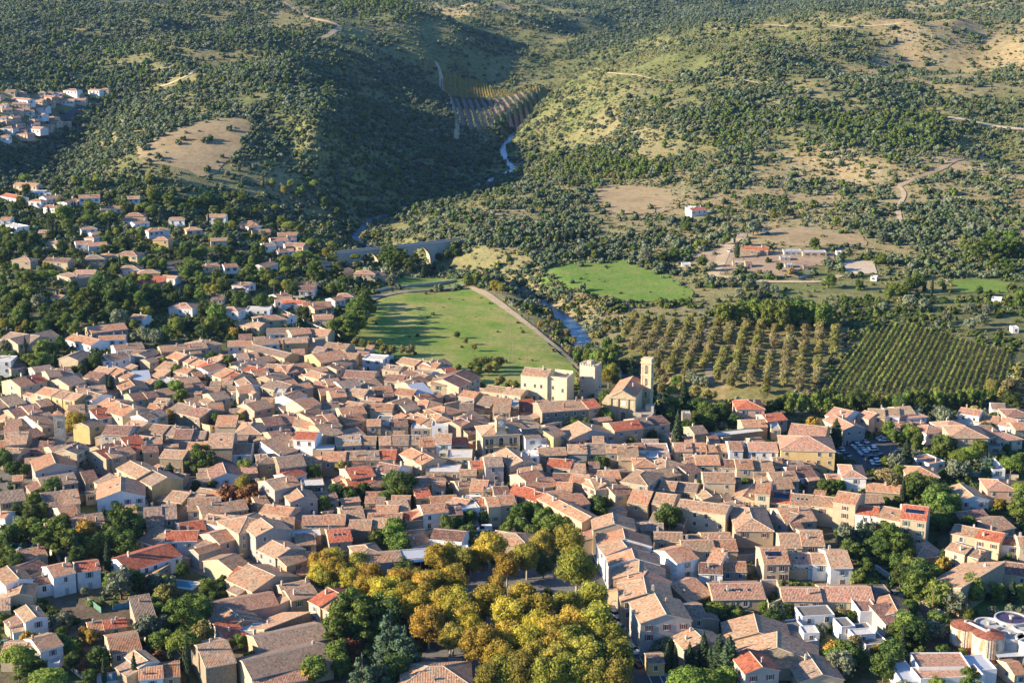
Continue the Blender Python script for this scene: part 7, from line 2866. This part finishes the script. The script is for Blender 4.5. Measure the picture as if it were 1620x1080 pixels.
# ------------------------------------------------------------------ shrubs and hedges nobody would count
def garden_scrub():
    protos = [bush_proto('garden_shrub', 1.0, 1.2, 60, .24, LEAF[k], 200 + i, 4) for i, k in enumerate(('dark', 'mid', 'dark', 'olive', 'pine', 'drygreen', 'dry'))]
    xs, ys = [], []
    Y = 395.0
    while Y < 1130:
        half = (Y + 40) * .335
        x = np.arange(-half, half, 3.0)
        xs.append(x + nrg.uniform(-1.4, 1.4, len(x))); ys.append(Y + nrg.uniform(-1.4, 1.4, len(x))); Y += 3.0
    x, y = np.concatenate(xs), np.concatenate(ys)
    px, py = project(x, y, H(x, y))
    cl = fbm(x / 24, y / 24, 4)
    d = np.where(inside(x, y, CORE), .05, .62) * (.2 + 1.6 * smooth(.36, .6, cl))
    left = (px < 600) & (py < 560) & (py > 270)
    d = np.where(left, d * 1.25, d)
    d = np.where((px > 560) & (py < 640), d * .75, d)
    keep = nrg.random(len(x)) < np.clip(d, 0, .95)
    keep &= ~((px > 600) & (py < 470)) | (nrg.random(len(x)) < .25) & (py > 400)
    weeds = (inside(x, y, FW['meadow']) | inside(x, y, FW['green_field'])) & (nrg.random(len(x)) < .035)
    keep = (keep & out_of_fields(x, y)) | weeds
    dr, _ = seg_dist(x, y, RIVER); keep &= dr > 4.6
    for pw, w in PATHW:
        dd, _ = seg_dist(x, y, np.array(pw)); keep &= dd > w * .5 + 1.0
    dd, _ = seg_dist(x, y, np.array(MAIN)); keep &= dd > 6
    for nm, PP in SHEETS:
        if nm in ('square', 'car_park_ground', 'north_car_park', 'winery_yard', 'dark_lawn', 'vegetable_garden', 'school_yard', 'playground'): keep &= ~inside(x, y, PP)
    keep &= seg_dist(x, y, np.array([BRA, BRB]))[0] > 15
    x, y = x[keep], y[keep]
    ok = np.ones(len(x), bool)
    for h in HOUSES:
        dx, dy = x - h['x'], y - h['y']
        c, s = math.cos(h['rz']), math.sin(h['rz'])
        u, v = c * dx + s * dy, -s * dx + c * dy
        ok &= ~((np.abs(u) < h['W'] / 2 + 1.0) & (v > -1.0) & (v < h['D'] + 1.0))
    x, y = x[ok], y[ok]
    n = len(x)
    r = .7 + 1.9 * nrg.random(n) ** 1.8
    river_side = seg_dist(x, y, RIVER)[0] < 30
    idx = nrg.choice([0, 1, 2, 3, 4, 5], n, p=[.3, .22, .2, .1, .1, .08])
    idx = np.where(river_side & (nrg.random(n) < .6), nrg.choice([3, 5, 6], n), idx)
    r = np.where(river_side, r * 1.25, r)
    r = np.where(inside(x, y, FW['meadow']) | inside(x, y, FW['green_field']), r * .55, r)
    o = scatter('garden_shrubbery', np.column_stack([x, y, H(x, y) - .1]), np.column_stack([r, r, r * nrg.uniform(.8, 1.3, n)]), nrg.uniform(0, 6.28, n), idx, protos)
    tag(o, 'green shrubs and hedges filling gardens and banks', None, None, 'stuff')
    print('SHRUBS', n)


garden_scrub()
print('TREES', len(TREES), 'HOUSES', len(HOUSES))
# ------------------------------------------------------------------ scrub of the hills
def scrub():
    protos = []
    for s in range(4): protos.append(bush_proto('oak_bush', 1.0, 1.15, 110, .17, LEAF['oak'], s, 6, .93))
    for s in range(3): protos.append(bush_proto('low_bush', 1.0, .62, 60, .18, LEAF['garrigue'], 20 + s, 5, .93))
    for s in range(3): protos.append(bush_proto('pine_bush', 1.0, 2.5, 120, .2, LEAF['pine'], 30 + s, 7, .9))
    for s in range(2): protos.append(bush_proto('dry_bush', 1.0, .8, 40, .24, LEAF['dry'], 40 + s, 4))
    for s in range(2): protos.append(bush_proto('olive_bush', 1.0, 1.1, 100, .17, LEAF['olive' if s else 'dark'], 60 + s, 6, .93))
    P, S, T, I = [], [], [], []

    def layer(step0, y0, y1, col, which, rmin, rmax, boost, far=0.0):
        # candidates on a jittered lattice, kept where the cover says so
        Y = y0
        xs, ys = [], []
        while Y < y1:
            st = step0 * (1 + far * max(0, (Y - 1200) / 1000))
            half = (Y + 60) * .345
            x = np.arange(-half, half, st)
            xs.append(x + nrg.uniform(-.5, .5, len(x)) * st); ys.append(Y + nrg.uniform(-.5, .5, len(x)) * st)
            Y += st
        x, y = np.concatenate(xs), np.concatenate(ys)
        d = near_weights(COVER, x, y)[:, col]
        cl = fbm(x / 38, y / 38, 4)
        cl2 = fbm(x / 140 + 7, y / 140 + 3, 3)
        keep = nrg.random(len(x)) < np.clip(d * boost * (.25 + 1.5 * smooth(.30, .62, cl)) * (.55 + .9 * smooth(.3, .7, cl2)) + (np.maximum(0, d - .6) * 1.7 if col == 0 else 0), 0, 1)
        keep &= out_of_fields(x, y)
        dr, _ = seg_dist(x, y, RIVER)
        keep &= dr > 3.4
        for h in HOUSES:
            if h['y'] > 900: keep &= np.hypot(x - h['x'], y - h['y']) > 11
        for pw, w in PATHW:
            dd, _ = seg_dist(x, y, np.array(pw)); keep &= dd > w * .5 + 1.2
        x, y = x[keep], y[keep]
        n = len(x)
        r = rmin + (rmax - rmin) * nrg.random(n) ** 1.6
        st = 1 + far * np.maximum(0, (y - 1200) / 1000)
        r = r * (1 + (st - 1) * .6)
        P.append(np.column_stack([x, y, H(x, y) - .1])); S.append(np.column_stack([r, r, r * nrg.uniform(.75, 1.2, n)]))
        T.append(nrg.uniform(0, 6.28, n)); I.append(nrg.choice(which, n))
        return n
    n1 = layer(4.1, 900, 4300, 0, [0, 1, 2, 3, 12, 13], 1.0, 3.9, 1.0, .22)
    n2 = layer(3.3, 900, 2600, 1, [4, 5, 6, 4, 5, 6, 10, 11], .8, 2.1, .95, .4)
    n3 = layer(6.0, 900, 2700, 3, [7, 8, 9], 1.8, 3.0, .9, .3)
    P_, S_, T_, I_ = (np.concatenate(a) for a in (P, S, T, I))
    o = scatter('hillside_scrub', P_, S_, T_, I_, protos)
    tag(o, 'dark holm oaks and low scrub covering the hills', None, None, 'stuff')
    print('SCRUB', n1, n2, n3)


if not globals().get('NOSCRUB'): scrub()
# ------------------------------------------------------------------ the air
HAZE = 0.00002
if HAZE:
    zb = float(GZ.min()) - 1.5
    zt_ = max(float(GZ.max()) + 25, CAM_Z + 12)
    b = MB(); b.box(-6200, 6200, -60, 9150, zb, zt_)
    hzm = bpy.data.materials.new('haze_air'); hzm.use_nodes = True
    nt = hzm.node_tree
    nt.nodes.remove(nt.nodes['Principled BSDF'])
    pv_ = nt.nodes.new('ShaderNodeVolumePrincipled')
    pv_.inputs['Color'].default_value = (.35, .58, 1.0, 1)
    pv_.inputs['Density'].default_value = HAZE
    pv_.inputs['Anisotropy'].default_value = 0.2
    nt.links.new(pv_.outputs[0], nt.nodes['Material Output'].inputs['Volume'])
    o = b.build('haze', [hzm], weld=True)
    tag(o, kind='stuff')
    scene.cycles.volume_bounces = 0
    print('GZ', GZ.min(), GZ.max())
# ------------------------------------------------------------------ labels: each says which one it is
LANDMARKS = [(800, 692, 'the town hall'), (860, 615, 'the tall manor'), (935, 605, 'the square tower'), (985, 640, 'the ochre church'), (1026, 600, 'the bell tower'), (96, 690, 'the chapel tower'), (615, 400, 'the stone bridge'),
             (1545, 1000, 'the rusty tanks'), (1330, 985, 'the white school'), (1490, 1050, 'the sports hall'), (1372, 715, 'the car park'), (1215, 940, 'the roofless barn'), (1200, 825, 'the pyramid roofed house'), (950, 905, 'the top of the main street'),
             (1000, 1030, 'the foot of the main street'), (690, 870, 'the market hall'), (850, 950, 'the plane tree square'), (750, 520, 'the green meadow'), (1450, 575, 'the big vineyard'), (1200, 570, 'the orchard'), (310, 225, 'the brown hilltop field'), (80, 175, 'the far hamlet'),
             (1245, 400, 'the farmyard'), (1100, 330, 'the lonely white house'), (980, 440, 'the right bank green field'), (155, 715, 'the street with the white van'), (175, 860, 'the big pines'), (185, 945, 'the vegetable garden'), (300, 1020, 'the umbrella pine'), (330, 855, 'the big red roofs'),
             (480, 1010, 'the long grey barns'), (585, 1010, 'the dark cedars'), (1185, 660, 'the pink villa'), (1275, 700, 'the yellow flats'), (1420, 830, 'the solar roofed end house'), (1500, 690, 'the pedimented villa'), (150, 490, 'the dark pine wood'), (420, 380, 'the roadside villas'), (65, 320, 'the upper villas'), (500, 600, 'the ochre house by the meadow'), (690, 600, 'the plum roofed house'),
             (1580, 900, 'the angled stone barn'), (400, 700, 'the dark brown roof'), (700, 760, 'the ruined wall'), (320, 740, 'the bright pine'), (60, 600, 'the white block'), (240, 260 + 250, 'the hillside villas'), (560, 660, 'the old lane'), (1530, 640, 'the river trees'), (720, 470, 'the river road')]
ORD = ['', 'second ', 'third ', 'fourth ', 'fifth ', 'sixth ', 'seventh ', 'eighth ', 'ninth ', 'tenth ', 'eleventh ', 'twelfth ']
FORM = {'g': '', 't': 'gable fronted ', 'h': 'hip roofed ', 's': 'lean-to ', 'S': 'lean-to ', 'l': '', 'L': '', 'f': 'flat topped '}


def where(px, py):
    best = min(range(len(LANDMARKS)), key=lambda i: (px - LANDMARKS[i][0]) ** 2 + ((py - LANDMARKS[i][1]) * 1.5) ** 2)
    lx, ly, nm = LANDMARKS[best]
    dx, dy = px - lx, (py - ly) * 1.5
    d = math.hypot(dx, dy)
    if abs(dx) > abs(dy): s = 'right of' if dx > 0 else 'left of'
    else: s = 'in front of' if dy > 0 else 'behind'
    return best, s, d, nm


def describe(items):
    """items: (object, look, px, py, photo size); neighbours of one look near one landmark are told apart by their order of distance"""
    groups = {}
    for o, look, px, py in items:
        k, s, d, nm = where(px, py)
        groups.setdefault((look, s, nm), []).append((d, o))
    for (look, s, nm), L_ in groups.items():
        L_.sort(key=lambda q: q[0])
        for i, (d, o) in enumerate(L_):
            t = look + ', ' + (ORD[i] if i < 12 else 'outlying ') + s + ' ' + nm
            for q, w in (('', ''), ('large ', ''), ('small ', ''), (' tile roof', ' tiles'), ('weathered ', ''), ('gable fronted ', 'gabled '), ('hip roofed ', 'hipped '), ('flat topped ', 'flat '), ('straw coloured ', 'straw '), ('outlying ', ''), (' under ', ', '), (' house, ', ', '), (' coloured', ''), (' that', ''), ('the street with the white van', 'the van street'), ('the solar roofed end house', 'the solar end house'), ('the right bank green field', 'the far green field'), ('the ochre house by the meadow', 'the meadow side house')):
                if len(t.split()) <= 16: break
                t = t.replace(q, w, 1) if q else t
            o['label'] = t


items = []
NOUN = {'village_house': 'house', 'row_house': 'row house', 'gabled_house': 'house', 'hipped_house': 'house', 'flat_roofed_house': 'house', 'lean_to_house': 'building', 'villa': 'villa', 'stone_barn': 'barn', 'farm_shed': 'farm shed', 'outhouse': 'outhouse'}
for h in HOUSES:
    r_ = h['root']
    if h['name'] in NOUN:
        r_['category'] = {'villa': 'villa', 'stone_barn': 'barn', 'outhouse': 'outhouse', 'farm_shed': 'shed'}.get(h['name'], 'house')
        r_['group'] = {'villa': 'villas on the hillside', 'stone_barn': 'barns and farm buildings', 'outhouse': 'low outhouses between the houses', 'farm_shed': 'sheds of the farmyard'}.get(h['name'], 'houses of the old village')
        ex = ' with solar panels' if any(q[0] == 'p' for q in h['opts']) else ' with skylights' if any(q[0] == 'k' and q[1:].isdigit() for q in h['opts']) else ''
        size = 'small ' if h['W'] * h['D'] < 62 else 'large ' if h['W'] * h['D'] > 150 else 'tall ' if h['H'] >= 8 else ''
        c, s = math.cos(h['rz']), math.sin(h['rz'])
        mx, my = h['x'] - s * h['D'] / 2, h['y'] + c * h['D'] / 2
        px, py = project(mx, my, h['z'] + h['H'])
        items.append((r_, size + (FORM[h['typ']] if h['name'] != 'outhouse' else '') + WALLWORD[h['wall']] + ' ' + NOUN[h['name']] + ' under ' + ROOFWORD[h['roof']].replace(' tiled', ' tile') + ' roof' + ex, px, py))
describe(items)
items = []
for t in TREES:
    if t['root'].get('group') == 'fruit trees of the orchard':
        t['root']['label'] = 'small fading fruit tree standing in the rows of the orchard'
        continue
    px, py = project(t['x'], t['y'], t['z'] + t['h'] * .5)
    if t['kind'] == 'pole': look = 'wooden utility pole with a crossarm'
    elif t['kind'] == 'lamp': look = 'slim street lamp with a bent arm'
    else:
        look = ('small ' if t['h'] < 5.5 and 'bush' not in t['kind'] else 'tall ' if t['h'] > 12.5 and t['kind'] != 'poplar' else '') + TREEWORD[t['kind']]
        t['root']['group'] = {'plane_tree': 'plane trees of the square', 'villa': ''}.get(TREENAME[t['kind']], TREENAME[t['kind']].replace('_', ' ') + 's of the village and its gardens')
    items.append((t['root'], look, px, py))
for c in CARS:
    items.append((c['root'], {'white': 'white', 'silver': 'silver grey', 'dark': 'dark', 'blue': 'blue', 'red': 'red'}[c['col']] + ' parked ' + c['kind'], c['px'], c['py']))
describe(items)
_seen = {}
for o in COL.objects:
    if o.parent is None and o.get('label') and o.get('category'):
        _seen.setdefault(o['label'], []).append(o)
print('SAME LABELS', sum(len(v) for v in _seen.values() if len(v) > 1), [(k, len(v)) for k, v in _seen.items() if len(v) > 1][:12])
